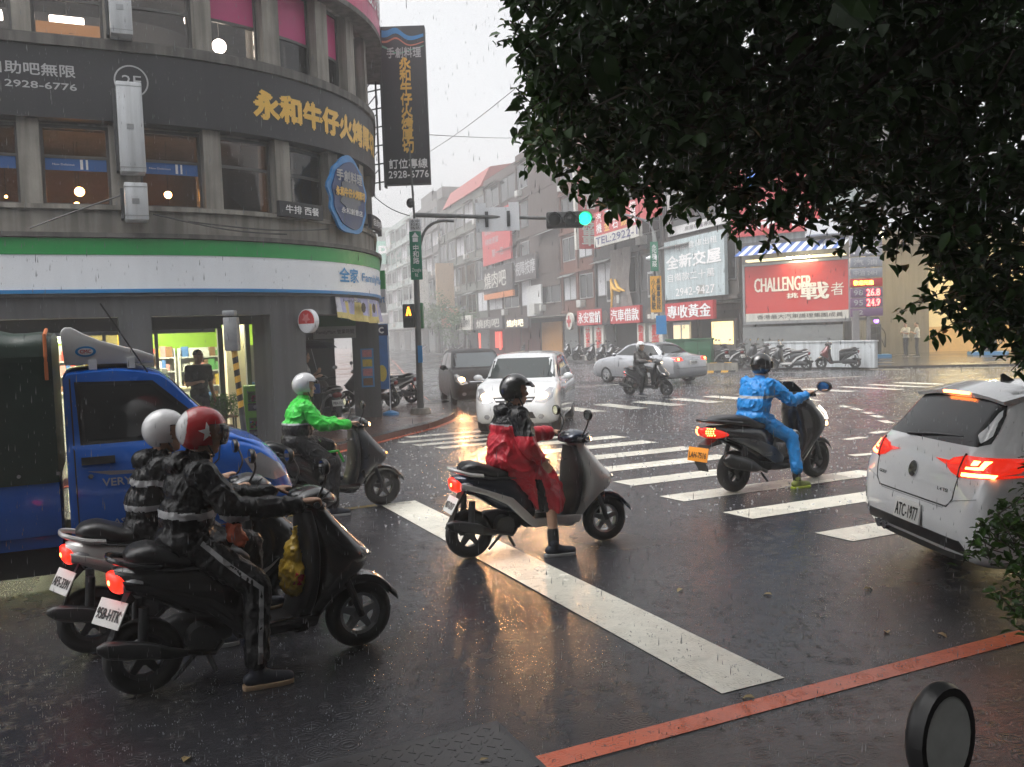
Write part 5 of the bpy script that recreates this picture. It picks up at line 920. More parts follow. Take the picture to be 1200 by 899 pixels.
    for i in range(6):
        for j in range(4):
            for s_ in (-1, 1):
                y = s_*(.025+i*.022); xx = -.525+.055*(i/5)**2+.02*abs(j-1.5)
                g.ball((xx, y, .715+j*.025), .008, nu=6, nv=5)
    o = obj('led_dots', g, tail_hot, tl_); o['kind'] = 'stuff'
    obj('mudguard', G().loft([[(-.34, -.09, .66), (-.34, .09, .66), (-.26, .09, .6), (-.26, -.09, .6)], [(-.48, -.08, .60), (-.48, .08, .60), (-.46, .08, .58), (-.46, -.08, .58)], [(-.56, -.08, .42), (-.56, .08, .42), (-.54, .08, .42), (-.54, -.08, .42)], [(-.50, -.07, .30), (-.50, .07, .30), (-.48, .07, .30), (-.48, -.07, .30)]]), black_plastic, T)
    plate(T, -.575, .50, radians(12), cfg['plate'], plate_orange, w=.155, h=.08)
    hx, hz = 1.05, 1.07; obj('dashboard', xloft([(1.0, 1.03, .14, .03), (1.10, 1.06, .15, .05), (1.22, 1.06, .10, .03)], 8, 16), black_plastic, T, smooth=True); obj('handlebar', G().tube([(hx+.02, -.1, hz), (hx-.02, -.36, hz+.02)], .015, 8).tube([(hx+.02, .1, hz), (hx-.02, .36, hz+.02)], .015, 8), dsteel, T, smooth=True)
    for s_ in (-1, 1): obj('grip', G().tube([(hx, s_*.23, hz+.01), (hx-.02, s_*.36, hz+.02)], .02, 10), rubber, T, smooth=True); obj('brake_lever', G().tube([(hx+.05, s_*.18, hz), (hx+.06, s_*.27, hz), (hx+.03, s_*.36, hz+.01)], .008, 6), alu, T, smooth=True)
    mirrors(T, 1.18, 1.04, .20, .14, .17, (.05, .10, .065))
    obj('engine', xloft([(.50, .30, .06, .08), (.38, .31, .11, .12), (.2, .31, .11, .11), (0, .26, .08, .08)], 10, 16, 2.6, yc=.09), dsteel, T, smooth=True)
    obj('exhaust', xloft([(.24, .27, .02, .02), (.16, .29, .05, .05), (.05, .33, .075, .075), (-.22, .40, .08, .085), (-.33, .425, .065, .07), (-.36, .43, .02, .02)], 12, 16, 2.2, yc=-.20).tube([(.46, -.05, .24), (.4, -.14, .21), (.24, -.2, .27)], .02, 8), black_plastic, T, smooth=True)
    for s_ in (-1, 1): obj('shock_absorber', G().tube([(-.02, s_*.13, .28), (.06, s_*.13, .58)], .03, 10), dsteel, T, smooth=True)
    obj('stand', G().tube([(.35, -.1, .2), (.4, -.16, .09)], .015, 6), dsteel, T)
    return T
# ------------------------------------------------------------------ people
skin = M('skin', (.42, .25, .17), .5, var=.08, sc=8); hair = M('hair', (.012, .010, .009), .55, var=.2, sc=30)
def rain_fabric(name, col, rough=.28): return M(name, col, rough, var=.12, sc=5, bump=.5, bsc=30, spec=.22 if max(col) < .03 else .4)
def blob(g, name, mats, parent, vox=.010, smooth_it=4, wr=0., wsc=9., wdir=(1, 1, 1), pick=None, seed=0, hole=None):
    me = bpy.data.meshes.new('tmp'); me.from_pydata(g.v, [], g.f); bm = bmesh.new(); bm.from_mesh(me); bmesh.ops.recalc_face_normals(bm, faces=bm.faces); bm.to_mesh(me); bm.free()
    o = bpy.data.objects.new('tmp', me); COL.objects.link(o); r = o.modifiers.new('r', 'REMESH'); r.mode = 'VOXEL'; r.voxel_size = vox
    s_ = o.modifiers.new('s', 'SMOOTH'); s_.iterations = smooth_it; s_.factor = .5
    dg = bpy.context.evaluated_depsgraph_get(); m2 = bpy.data.meshes.new_from_object(o.evaluated_get(dg)); bpy.data.objects.remove(o); bpy.data.meshes.remove(me)
    m2.name = name; m2.materials.clear()
    for mt in (mats if isinstance(mats, (list, tuple)) else [mats]): m2.materials.append(mt)
    if wr:
        nn = [v.normal.copy() for v in m2.vertices]; off = Vector((seed*3.1, seed*1.7, seed*.9))
        for v, n_ in zip(m2.vertices, nn):
            q = Vector((v.co.x*wdir[0], v.co.y*wdir[1], v.co.z*wdir[2]))*wsc+off
            a = noise.noise(q)+.5*noise.noise(q*2.1+Vector((5, 5, 5))); w_ = Vector((noise.noise(q*.6), noise.noise(q*.6+Vector((3, 1, 7))), noise.noise(q*.6+Vector((8, 4, 2)))))*1.2; r1 = max(0, 1-abs(noise.noise(q*1.1+w_+Vector((9, 2, 4))))*4.5); r2 = max(0, 1-abs(noise.noise(q*2.3+w_*1.5+Vector((1, 6, 3))))*4.5)
            v.co += n_*(wr*(a*.7+r1*1.1+r2*.55-.5))
    m2.polygons.foreach_set('use_smooth', [True]*len(m2.polygons))
    if pick:
        for p_ in m2.polygons: p_.material_index = pick(p_.center)
    return meobj(name, m2, parent)
def hand(g, w, d, s_, curl=1.):
    """palm and fingers gripping a bar that lies along y at w; d = forearm direction"""
    d = Vector(d).normalized(); palm = Vector(w)-d*.02
    g.capsule(palm-d*.05, palm+d*.02, .024, .034, 10, flat=.62, fax=(0, 0, 1))
    for k in range(4):
        y = s_*(-.034+k*.022); b = palm+d*.035+Vector((0, y, .008)); L = (.030, .034, .033, .026)[k]
        g.capsule(b, b+d*L+Vector((0, 0, -.004)), .0095, .009, 8); g.capsule(b+d*L+Vector((0, 0, -.004)), b+d*(L+.008)+Vector((0, 0, -.032*curl)), .009, .008, 8); g.capsule(b+d*(L+.008)+Vector((0, 0, -.032*curl)), b+d*(L-.018)+Vector((0, 0, -.047*curl)), .008, .0072, 8)
    b = palm+Vector((0, -s_*.03, -.008)); g.capsule(b, b+d*.035+Vector((0, -s_*.018, -.018)), .011, .0095, 8); g.capsule(b+d*.035+Vector((0, -s_*.018, -.018)), b+d*.055+Vector((0, -s_*.004, -.03)), .0095, .008, 8)
def loose_hand(g, w, d):
    d = Vector(d).normalized(); sd = Vector((1, 0, 0)); sd = (sd-d*sd.dot(d)).normalized()
    g.capsule(Vector(w), Vector(w)+d*.06, .026, .034, 10, flat=.6, fax=d.cross(sd))
    for k in range(4):
        b = Vector(w)+d*.085+sd*(-.03+k*.02); L = (.03, .036, .034, .026)[k]; c_ = d.cross(sd)*.012; g.capsule(b, b+d*L+c_, .0092, .0088, 8); g.capsule(b+d*L+c_, b+d*(L*1.75)+c_*2.6, .0088, .0075, 8)
    b = Vector(w)+d*.02+sd*.03; g.capsule(b, b+d*.035+sd*.02, .011, .0095, 8); g.capsule(b+d*.035+sd*.02, b+d*.07+sd*.024, .0095, .008, 8)
def head(g, c, yaw=0., pitch=0., k=1.):
    Rm = Matrix.Rotation(yaw, 3, 'Z') @ Matrix.Rotation(pitch, 3, 'Y'); P = lambda x, y, z: Vector(c)+Rm @ (Vector((x, y, z))*k)
    M4 = Rm
    g.ball(P(0, 0, .025), (.098*k, .076*k, .105*k), M=M4); g.ball(P(.022, 0, -.045), (.072*k, .058*k, .075*k), M=M4); g.ball(P(.062, 0, -.085), (.028*k, .03*k, .024*k), M=M4)
    g.capsule(P(.086, 0, .025), P(.104, 0, -.012), .009*k, .016*k, 8); g.capsule(P(.088, -.018, -.052), P(.088, .018, -.052), .010*k, .010*k, 8); g.capsule(P(.080, -.03, .038), P(.080, .03, .038), .016*k, .016*k, 8)
    for s_ in (-1, 1): g.ball(P(-.005, s_*.078, -.005), (.022*k, .010*k, .034*k), M=M4); g.ball(P(.062, s_*.045, -.01), (.022*k, .02*k, .02*k), M=M4)
    g.capsule(P(-.01, 0, -.05), P(-.035, 0, -.15), .054*k, .058*k, 12); return P, Rm
def face_bits(P, Rm, parent, k=1.):
    for s_ in (-1, 1): e = obj('eye', G().ball(P(.082, s_*.031, .016), (.010*k, .014*k, .008*k), nu=10, nv=7, M=Rm), M('eye_white', (.55, .5, .47), .3, var=0), parent, smooth=True); obj('pupil', G().ball(P(.090, s_*.031, .016), (.004*k, .006*k, .006*k), nu=8, nv=6, M=Rm), black_ink, e, smooth=True); obj('eyebrow', G().capsule(P(.093, s_*.017, .042), P(.085, s_*.05, .043), .005*k, .004*k, 6), hair, parent)
    obj('lips', G().capsule(P(.096, -.016, -.053), P(.096, .016, -.053), .0045*k, .0045*k, 6), M('lip', (.34, .13, .11), .4), parent)
def helmet(parent, P, Rm, mt, kind='open', visor=None, trim=None, k=1.):
    H = link(bpy.data.objects.new('helmet', None), parent); nu, nv = 72, 44; r = Vector((.148, .122, .142))*k; c = P(-.008, 0, .035)
    if isinstance(mt, (list, tuple)) and len(mt) > 2: nu, nv = 150, 92
    def pt(u_, v_, sc=1.): q = Vector((r.x*cos(u_)*sin(v_), r.y*sin(u_)*sin(v_), r.z*cos(v_)))*sc; return c+Rm @ q
    def keep(u_, v_):
        x, y, z = cos(u_)*sin(v_), sin(u_)*sin(v_), cos(v_)
        if kind == 'full': return z > -.93 and not (x > .42 and -.32 < z < .30)
        if z < -.80: return False
        return not (x > .16+.25*max(0, -z) and z < .26) and not (z < -.62 and x > -.25)
    g = G(); idx = {}
    for sc in (1., .90):
        for i in range(nv+1):
            for j in range(nu): idx[(sc, i, j)] = len(g.v); g.v.append(tuple(pt(2*pi*j/nu, pi*i/nv+1e-3, sc)))
    cells = {(i, j) for i in range(nv) for j in range(nu) if keep(2*pi*(j+.5)/nu, pi*(i+.5)/nv)}
    for (i, j) in cells:
        j2 = (j+1) % nu
        for sc in (1., .90): g.f.append((idx[(sc, i, j)], idx[(sc, i+1, j)], idx[(sc, i+1, j2)], idx[(sc, i, j2)])); g.m.append(0)
        for (a, b, nb) in (((i, j), (i, j2), (i-1, j)), ((i+1, j), (i+1, j2), (i+1, j)), ((i, j), (i+1, j), (i, (j-1) % nu)), ((i, j2), (i+1, j2), (i, j2))):
            if nb not in cells and 0 <= nb[0] < nv: g.f.append((idx[(1., *a)], idx[(1., *b)], idx[(.90, *b)], idx[(.90, *a)])); g.m.append(1)
    mts = mt if isinstance(mt, (list, tuple)) else [mt]
    sh_ = obj('shell', g, [mts[0], trim or black_plastic], H, smooth=True, angle=50)
    for m_, fn in ([(mts[1], mts[2])] if len(mts) > 2 else []):       # second colour on part of the shell
        sh_.data.materials.append(m_)
        for p_ in sh_.data.polygons:
            q = Rm.inverted() @ (p_.center-c)
            if p_.material_index == 0 and fn(q.x/r.x, q.y/r.y, q.z/r.z): p_.material_index = 2
    if visor:
        z0, z1, a0 = visor[1], visor[2], visor[3]; gv = G(); n_ = 20; secs = []
        for i in range(7):
            zz = z0+(z1-z0)*i/6; rr = 1.08+visor[4]*(6-i)/6; secs.append([c+Rm @ Vector((r.x*cos(-a0+2*a0*j/n_)*rr*sqrt(max(.2, 1-zz*zz*.6)), r.y*sin(-a0+2*a0*j/n_)*rr*sqrt(max(.2, 1-zz*zz*.6)), r.z*zz)) for j in range(n_+1)])
        gv.loft(secs, cap=False, closed=False); v_ = obj('visor', gv, visor[0], H, smooth=True); v_.modifiers.new('s', 'SOLIDIFY').thickness = .004
    obj('chin_strap', G().tube([P(.0, -.095*1, -.03), P(.05, -.06, -.11), P(.055, .0, -.125), P(.05, .06, -.11), P(.0, .095, -.03)], .006, 6), black_plastic, H)
    return H, c, r
def shoe(g, a, d, side=0, L=.27):
    """shoe on the ankle a, toe direction d"""
    d = Vector(d).normalized(); up = Vector((0, 0, 1)); y = up.cross(d)
    g.capsule(a+Vector((0, 0, .02)), a+Vector((0, 0, -.04)), .048, .045, 10); g.capsule(a-d*.045+Vector((0, 0, -.05)), a+d*.05+Vector((0, 0, -.045)), .038, .042, 12); g.capsule(a+d*.03+Vector((0, 0, -.05)), a+d*(L-.10)+Vector((0, 0, -.068)), .042, .034, 12, flat=1., fax=y)
def sole(a, d, mt, parent, L=.27, zoff=-.093):
    d = Vector(d).normalized(); y = Vector((0, 0, 1)).cross(d); out = []
    for x, w in ((-.085, .018), (-.075, .034), (-.03, .042), (.05, .042), (.12, .05), (L-.105, .042), (L-.072, .022)): out.append((x, w))
    ring = [a+d*x+y*w for x, w in out]+[a+d*x-y*w for x, w in reversed(out)]; n_ = len(ring); return obj('sole', G().loft([[p_+Vector((0, 0, zoff-.012)) for p_ in ring], [p_+Vector((0, 0, zoff+.014)) for p_ in ring]]), mt, parent, bevel=.004)
def rider(cfg):
    T = thing('person', cfg['label'], 'person', cfg['loc'], cfg['rot'], cfg.get('group')); J = dict(dx=0., dz=0.); J.update(cfg.get('J', {})); dx, dz = J['dx'], J['dz']; sw = J.get('sw', 1.)
    v = lambda x, y, z: Vector((x+dx, y*sw, z+dz))
    hipc = v(.33, 0, .84); chest = v(.375+J.get('lean', 0)*.6, 0, 1.12); neck = v(.40+J.get('lean', 0), 0, 1.275); hc_ = v(.435+J.get('lean', 0)*1.1, 0, 1.425)
    sh = {s: v(.39+J.get('lean', 0)*.9, s*.175, 1.225) for s in (-1, 1)}; el = {s: v(.54, s*.265, 1.02) for s in (-1, 1)}; wr_ = {s: Vector(J.get('grip', (.93, .28, 1.0))) for s in (-1, 1)}
    for s in (-1, 1): w0 = wr_[s].copy(); w0.y *= s; wr_[s] = w0
    hj = {s: v(.36, s*.09, .81) for s in (-1, 1)}; kn = {-1: v(.66, -.25, .57), 1: v(.73, .16, .72)}; an = {-1: Vector((.62+dx, -.31*sw, .105)), 1: Vector((.73+dx, .14, .40))}
    for kk in ('el', 'wr', 'kn', 'an'):
        for s in (-1, 1):
            if (kk, s) in J: {'el': el, 'wr': wr_, 'kn': kn, 'an': an}[kk][s] = Vector(J[(kk, s)])
    wrist = {}
    for s in (-1, 1): d = (wr_[s]-el[s]).normalized(); wrist[s] = wr_[s]-d*.075
    # body: one continuous surface
    g = G(); P, Rm = head(g, hc_, cfg.get('yaw', 0), cfg.get('nod', 0.05))
    g.ball(hipc, (.14, .16, .12)); g.ball(v(.35, 0, .98), (.12, .15, .15)); g.ball(chest, (.125, .165, .15)); g.capsule(sh[-1], sh[1], .06, .06); g.capsule(neck-Vector((0, 0, .06)), neck+Vector((.01, 0, .08)), .06, .055)
    for s in (-1, 1):
        g.capsule(sh[s], el[s], .052, .042); g.capsule(el[s], wrist[s], .042, .029)
        (loose_hand(g, wrist[s], wr_[s]-wrist[s]) if cfg.get('loose') == s else hand(g, wr_[s]-Vector((.012, 0, -.018)), (wr_[s]-wrist[s]), s))
        g.capsule(hj[s], kn[s], .085, .058); g.capsule(kn[s], an[s], .055, .04)
    fd = {-1: Vector((1, -.12, -.0)), 1: Vector((1, .1, 0))}
    for s in (-1, 1): g.capsule(an[s]+Vector((-.03, 0, -.045)), an[s]+fd[s]*.12+Vector((0, 0, -.055)), .035, .03)
    B_ = blob(g, 'body', skin, T, .0075, 2); face_bits(P, Rm, B_)
    obj('hair', G().ball(P(-.02, 0, .03), (.10, .083, .105), M=Rm), hair, T, smooth=True)
    # trousers
    if cfg.get('trousers'):
        g = G(); fat = cfg.get('fat', 1.); g.ball(hipc+Vector((.02, 0, -.02)), (.17, .175, .12))
        for s in (-1, 1): g.capsule(hj[s], kn[s], .102*fat, .082*fat); g.capsule(kn[s], an[s]+Vector((0, 0, cfg.get('hem', .05))), .080*fat, .068*fat)
        TR = blob(g, 'trousers', cfg['trousers'], T, .011, 3, .008, 11, (1, 1, .7), seed=cfg.get('seed', 0)+3, pick=cfg.get('tpick'))
        if cfg.get('leg_stripe'):
            bv = BVHTree.FromPolygons([q.co for q in TR.data.vertices], [tuple(p_.vertices) for p_ in TR.data.polygons]); k_, a_ = kn[-1], an[-1]; h_ = hj[-1]
            line = [h_+Vector((.02, 0, .03)), h_.lerp(k_, .5)+Vector((0, 0, .012)), k_+Vector((.0, 0, .0)), k_.lerp(a_, .5), a_+Vector((0, 0, .05))]; left = []; right = []
            for i, q in enumerate(line): t_ = (line[min(i+1, 4)]-line[max(i-1, 0)]); t2_ = Vector((t_.x, 0, t_.z)).normalized(); n2 = Vector((-t2_.z, 0, t2_.x))*.013; left.append(((q+n2).x, (q+n2).z)); right.append(((q-n2).x, (q-n2).z))
            obj('reflective_stripe', decal(left+right[::-1], bv, 'y', -1, .004, .03, .004), cfg['leg_stripe'], T)
    # jacket
    g = G(); f = cfg.get('bulk', 1.)
    g.ball(hipc+Vector((0, 0, .0)), (.165*f, .195*f, .13)); g.ball(v(.345, 0, .98), (.16*f, .19*f, .16)); g.ball(chest, (.16*f, .205*f, .155)); g.capsule(sh[-1]+Vector((-.01, 0, -.01)), sh[1]+Vector((-.01, 0, -.01)), .085, .085); g.capsule(neck-Vector((.01, 0, .07)), neck+Vector((.0, 0, .015)), .10, .078)
    g.ball(hipc+Vector((.06, 0, -.04)), (.20*f, .20*f, .085))
    if cfg.get('hood'): g.ball(neck+Vector((-.10, 0, -.0)), (.085, .11, .07))
    sl = cfg.get('sleeve', 1.); 
    for s in (-1, 1): g.capsule(sh[s], el[s], .083*sl, .074*sl); g.capsule(el[s], wrist[s]-(wrist[s]-el[s]).normalized()*cfg.get('cuff', .02), .074*sl, .052*sl)
    if cfg.get('poncho'):
        rows = cat_interp([(1.16, .36, .10, .15), (1.04, .36, .185, .21), (.95, .375, .215, .225), (.82, .42, .235, .25), (.70, .52, .235, .29), (.58, .60, .215, .31), (.47, .645, .17, .315), (.39, .655, .14, .30)], 16)
        g.loft([[(cx+dx+hx*cos(2*pi*j/28)*(1+.06*sin(j*1.7+z*9)), hy*sin(2*pi*j/28)*(1+.04*sin(j*2.3+z*4)), z+.10*(cx+hx*cos(2*pi*j/28)-.5)*(-1)*max(0, 1-abs(z-.5)*3)) for j in range(28)] for z, cx, hx, hy in rows])
    JK = blob(g, 'jacket', cfg['jacket'], T, .010, 3, cfg.get('wr', .011), cfg.get('wsc', 8), (1, 1, .75), pick=cfg.get('pick'), seed=cfg.get('seed', 0))
    # shoes
    for s in (-1, 1):
        g = G(); shoe(g, an[s], fd[s]); S_ = blob(g, 'shoe', cfg['shoe'], T, .008, 3); sole(an[s], fd[s], cfg['sole'], S_)
        if cfg.get('sock'): obj('sock', G().capsule(an[s]+Vector((0, 0, -.01)), an[s].lerp(kn[s], .24), .047, .052), cfg['sock'], T, smooth=True)
    Hm = helmet(T, P, Rm, cfg['helmet'], cfg.get('hkind', 'open'), cfg.get('visor'), k=cfg.get('hk', .96))
    return T, Hm, Rm
def seat_of(u, v, off=0.): return uv(u, v), TH+off
rain_black = rain_fabric('black_raincoat', (.011, .011, .012), .24); rain_red = rain_fabric('red_raincoat', (.42, .016, .03), .30); rain_blue = rain_fabric('blue_raincoat', (.008, .19, .52), .36); rain_green = rain_fabric('green_raincoat', (.03, .46, .04), .36); reflect = M('reflective_tape', (.30, .30, .31), .4, var=.12, sc=12); black_cloth = rain_fabric('black_trousers', (.012, .012, .013), .32)
shoe_dark = M('dark_shoe', (.018, .022, .035), .55, var=.2, sc=14); sole_tan = M('tan_sole', (.35, .24, .15), .6); sole_grey = M('grey_sole', (.3, .3, .3), .6); sole_lime = M('lime_sole', (.45, .55, .05), .6); trainer = M('lime_trainer', (.16, .19, .03), .5, var=.7, sc=18)
clear_visor = glass('clear_visor', (.78, .78, .8)); dark_visor = glass('dark_visor', (.12, .12, .13)); smoke_visor = glass('smoke_visor', (.35, .35, .37))
gloss = lambda n, c: paint(n, c, .18, 0., .9)
h_red = gloss('helmet_red', (.40, .012, .018)); h_white = gloss('helmet_white', (.62, .62, .63)); h_silver = gloss('helmet_silver', (.40, .40, .41)); h_black = gloss('helmet_black', (.012, .012, .013))
# --- nearest rider on the black scooter
loc, rot = seat_of(.14, 5.33, radians(6))
sc_near = scooter(dict(label='black scooter nearest the camera with white number plate', loc=loc, rot=rot, paint=(pt_black, pt_black, pt_black), plate='958-HTK', plate_yaw=radians(24), rim=alu, head=clear_lens))
_, (Hm, hc0, hr0), Rm0 = rider(dict(label='rider in black raincoat and red helmet with white star', loc=loc, rot=rot, J={'lean': .02, 'dx': -.07}, jacket=[rain_black, reflect], pick=lambda c: 1 if .965 < c.z+.10*(c.x-.35) < 1.005 and c.x < .55 else 0, trousers=[black_cloth], leg_stripe=reflect, shoe=shoe_dark, sole=sole_tan, hood=True, helmet=[h_red, h_white, lambda x, y, z: x < -.70+.12*z], visor=(smoke_visor, -.62, .16, .95, .05), seed=1, wr=.010, hem=.06))
def shell_decal(H, poly, mt, name, yaw_sign=-1):
    shl = [c for c in bpy.data.objects if c.parent == H and c.name.startswith('shell')][0]; bv = BVHTree.FromPolygons([q.co for q in shl.data.vertices], [tuple(p_.vertices) for p_ in shl.data.polygons]); obj(name, decal(poly, bv, 'y', yaw_sign, .003, .008, .002), mt, H)
star = [(hc0.x+.012+.055*(1 if i % 2 == 0 else .42)*cos(pi/2+i*pi/5+.12), hc0.z-.006+.055*(1 if i % 2 == 0 else .42)*sin(pi/2+i*pi/5+.12)) for i in range(10)]
shell_decal(Hm, star, white_ink, 'star_mark'); shell_decal(Hm, star, white_ink, 'star_mark', 1)
# --- second rider, silver-tailed scooter
loc, rot = seat_of(-.12, 6.22, radians(1))
sc_two = scooter(dict(label='silver and black scooter behind the nearest one with lit round headlight', loc=loc, rot=rot, paint=(pt_black, pt_grey, pt_silver), body=pt_silver, plate='AFS-3391', plate_yaw=radians(22), rail=pt_silver, head=clear_lens, ind=dim_lamp))
rider(dict(label='rider in black raincoat with grey band and plain white helmet', loc=loc, rot=rot, J={'lean': .03, 'dz': -.06, 'dx': .03}, jacket=[rain_black, reflect], pick=lambda c: 1 if (.90 < c.z < .935 or 1.06 < c.z < 1.10) and c.x < .55 else 0, trousers=[black_cloth], shoe=shoe_dark, sole=sole_grey, hood=True, helmet=[h_white], visor=(clear_visor, -.5, .1, .8, .05), seed=2, wr=.010))
# --- red raincoat
loc, rot = seat_of(2.86, 7.13, radians(-4))
sc_red = scooter(dict(label='silver and dark blue scooter standing across the stop line', loc=loc, rot=rot, wb=1.32, paint=(pt_silver, pt_navy, pt_silver), body=pt_navy, plate='407-D17', rail=pt_silver, head=head_lamp, ind=dim_lamp, rim=alu))
rider(dict(label='rider in red and black rain poncho with black helmet and bare shins', loc=loc, rot=rot, J={'lean': .0, 'dx': .05, ('el', -1): (.46, -.31, .99), ('wr', -1): (.63, -.28, .80), ('kn', -1): (.69, -.22, .55), 'grip': (.99, .28, 1.0)}, loose=-1, poncho=True, jacket=[rain_red, rain_black, reflect], pick=lambda c: 1 if (c.z > 1.165 or (c.y < -.225 and c.z > 1.07)) else 2 if 1.152 < c.z <= 1.165 and c.x < .6 else 1 if (.53+.22*(.66-c.z) < c.x < .60+.16*(.66-c.z)-.12*max(0, c.z-.56) and c.z < .68 and c.y < 0) else 0, shoe=shoe_dark, sole=sole_grey, sock=black_matte, hood=True, helmet=[h_black], visor=(smoke_visor, .15, .50, .85, .22), seed=3, wr=.014, wsc=6.5, bulk=1.14, sleeve=1.2, yaw=-.12))
# --- blue raincoat on the maxi scooter
loc, rot = seat_of(6.70, 8.28, radians(8))
sc_blue = maxi(dict(label='large black scooter with orange number plate and lit red tail light', loc=loc, rot=rot, paint=(pt_black,), plate='LAH-7516'))
rider(dict(label='rider in bright blue rain suit with grey stripe and black full helmet', loc=loc, rot=rot, J={'dx': .02, 'dz': .02, 'lean': .05, 'grip': (1.02, .30, 1.10), ('kn', -1): (.70, -.27, .60), ('an', -1): (.68, -.36, .105), ('el', -1): (.66, -.32, 1.04), ('el', 1): (.66, .32, 1.04)}, jacket=[rain_blue, reflect], pick=lambda c: 1 if 1.085 < c.z < 1.115 and c.x < .5 else 0, trousers=[rain_blue], shoe=trainer, sole=sole_lime, sock=black_matte, helmet=[h_black], hkind='full', visor=(dark_visor, -.35, .32, 1.0, .0), seed=4, hem=.12, wr=.014, bulk=1.12, yaw=-.1))
# --- green jacket
loc, rot = seat_of(1.63, 9.95, radians(1))
sc_green = scooter(dict(label='dark grey scooter ridden by the rider in green, beside the blue truck', loc=loc, rot=rot, wb=1.30, paint=(pt_grey, pt_black, pt_black), plate='MKE-2207', head=head_lamp, ind=amber_lamp))
TG, _, _ = rider(dict(label='rider in bright green and black rain jacket with silver helmet', loc=loc, rot=rot, J={'lean': .02}, jacket=[rain_green, black_cloth, reflect], pick=lambda c: 0 if (c.z > 1.045 or (abs(c.y) > .20 and c.z > .94 and c.x > .42) or c.x > .58) else 2 if c.z > 1.025 else 1, trousers=[black_cloth], fat=1.12, shoe=shoe_dark, sole=sole_grey, helmet=[h_silver], visor=(clear_visor, .1, .4, .8, .1), seed=5, bulk=1.06))
obj('green_strap', G().tube([(.60, -.20, .70), (.74, -.21, .71), (.80, -.20, .58)], .016, 6), rain_green, TG)
# --- far rider
loc = at(738, 463); sc_far = scooter(dict(label='dark scooter crossing the junction ahead of the silver car', loc=loc, rot=radians(-42), paint=(pt_black, pt_grey, pt_grey), plate='ABC-1208', head=dim_lamp))
rider(dict(label='rider in dark raincoat and white helmet crossing the junction', loc=loc, rot=radians(-42), jacket=[rain_fabric('brown_raincoat', (.035, .03, .028))], trousers=[black_cloth], shoe=shoe_dark, sole=sole_grey, helmet=[h_white], seed=6))
# yellow carrier bag on the nearest scooter
bagm = M('yellow_carrier_bag', (.55, .36, .03), .35, var=.2, sc=8, bump=.4, bsc=18); o = blob(G().ball((.86, -.02, .53), (.075, .13, .13)).ball((.87, -.02, .64), (.05, .09, .1)).capsule((.88, -.02, .70), (.90, -.01, .82), .035, .012), 'carrier_bag', [bagm], None, .009, 2, .012, 14)
o.location = sc_near.location; o.rotation_euler = sc_near.rotation_euler; tag(o, 'yellow plastic carrier bag hanging on the nearest black scooter', 'bag'); bvb = BVHTree.FromPolygons([q.co for q in o.data.vertices], [tuple(p_.vertices) for p_ in o.data.polygons])
obj('red_print', decal([(.83, .50), (.88, .49), (.90, .55), (.85, .57)], bvb, 'y', -1, .003, .02, .002), red_ink, o)
o = blob(G().ball((.50, -.155, .88), (.045, .06, .075)).ball((.53, -.16, .83), (.04, .05, .05)), 'orange_cloth', [rain_fabric('orange_cloth', (.50, .10, .04))], None, .008, 2, .01, 16); o.location = sc_near.location; o.rotation_euler = sc_near.rotation_euler; tag(o, 'orange cloth tucked at the waist of the nearest rider', 'cloth')
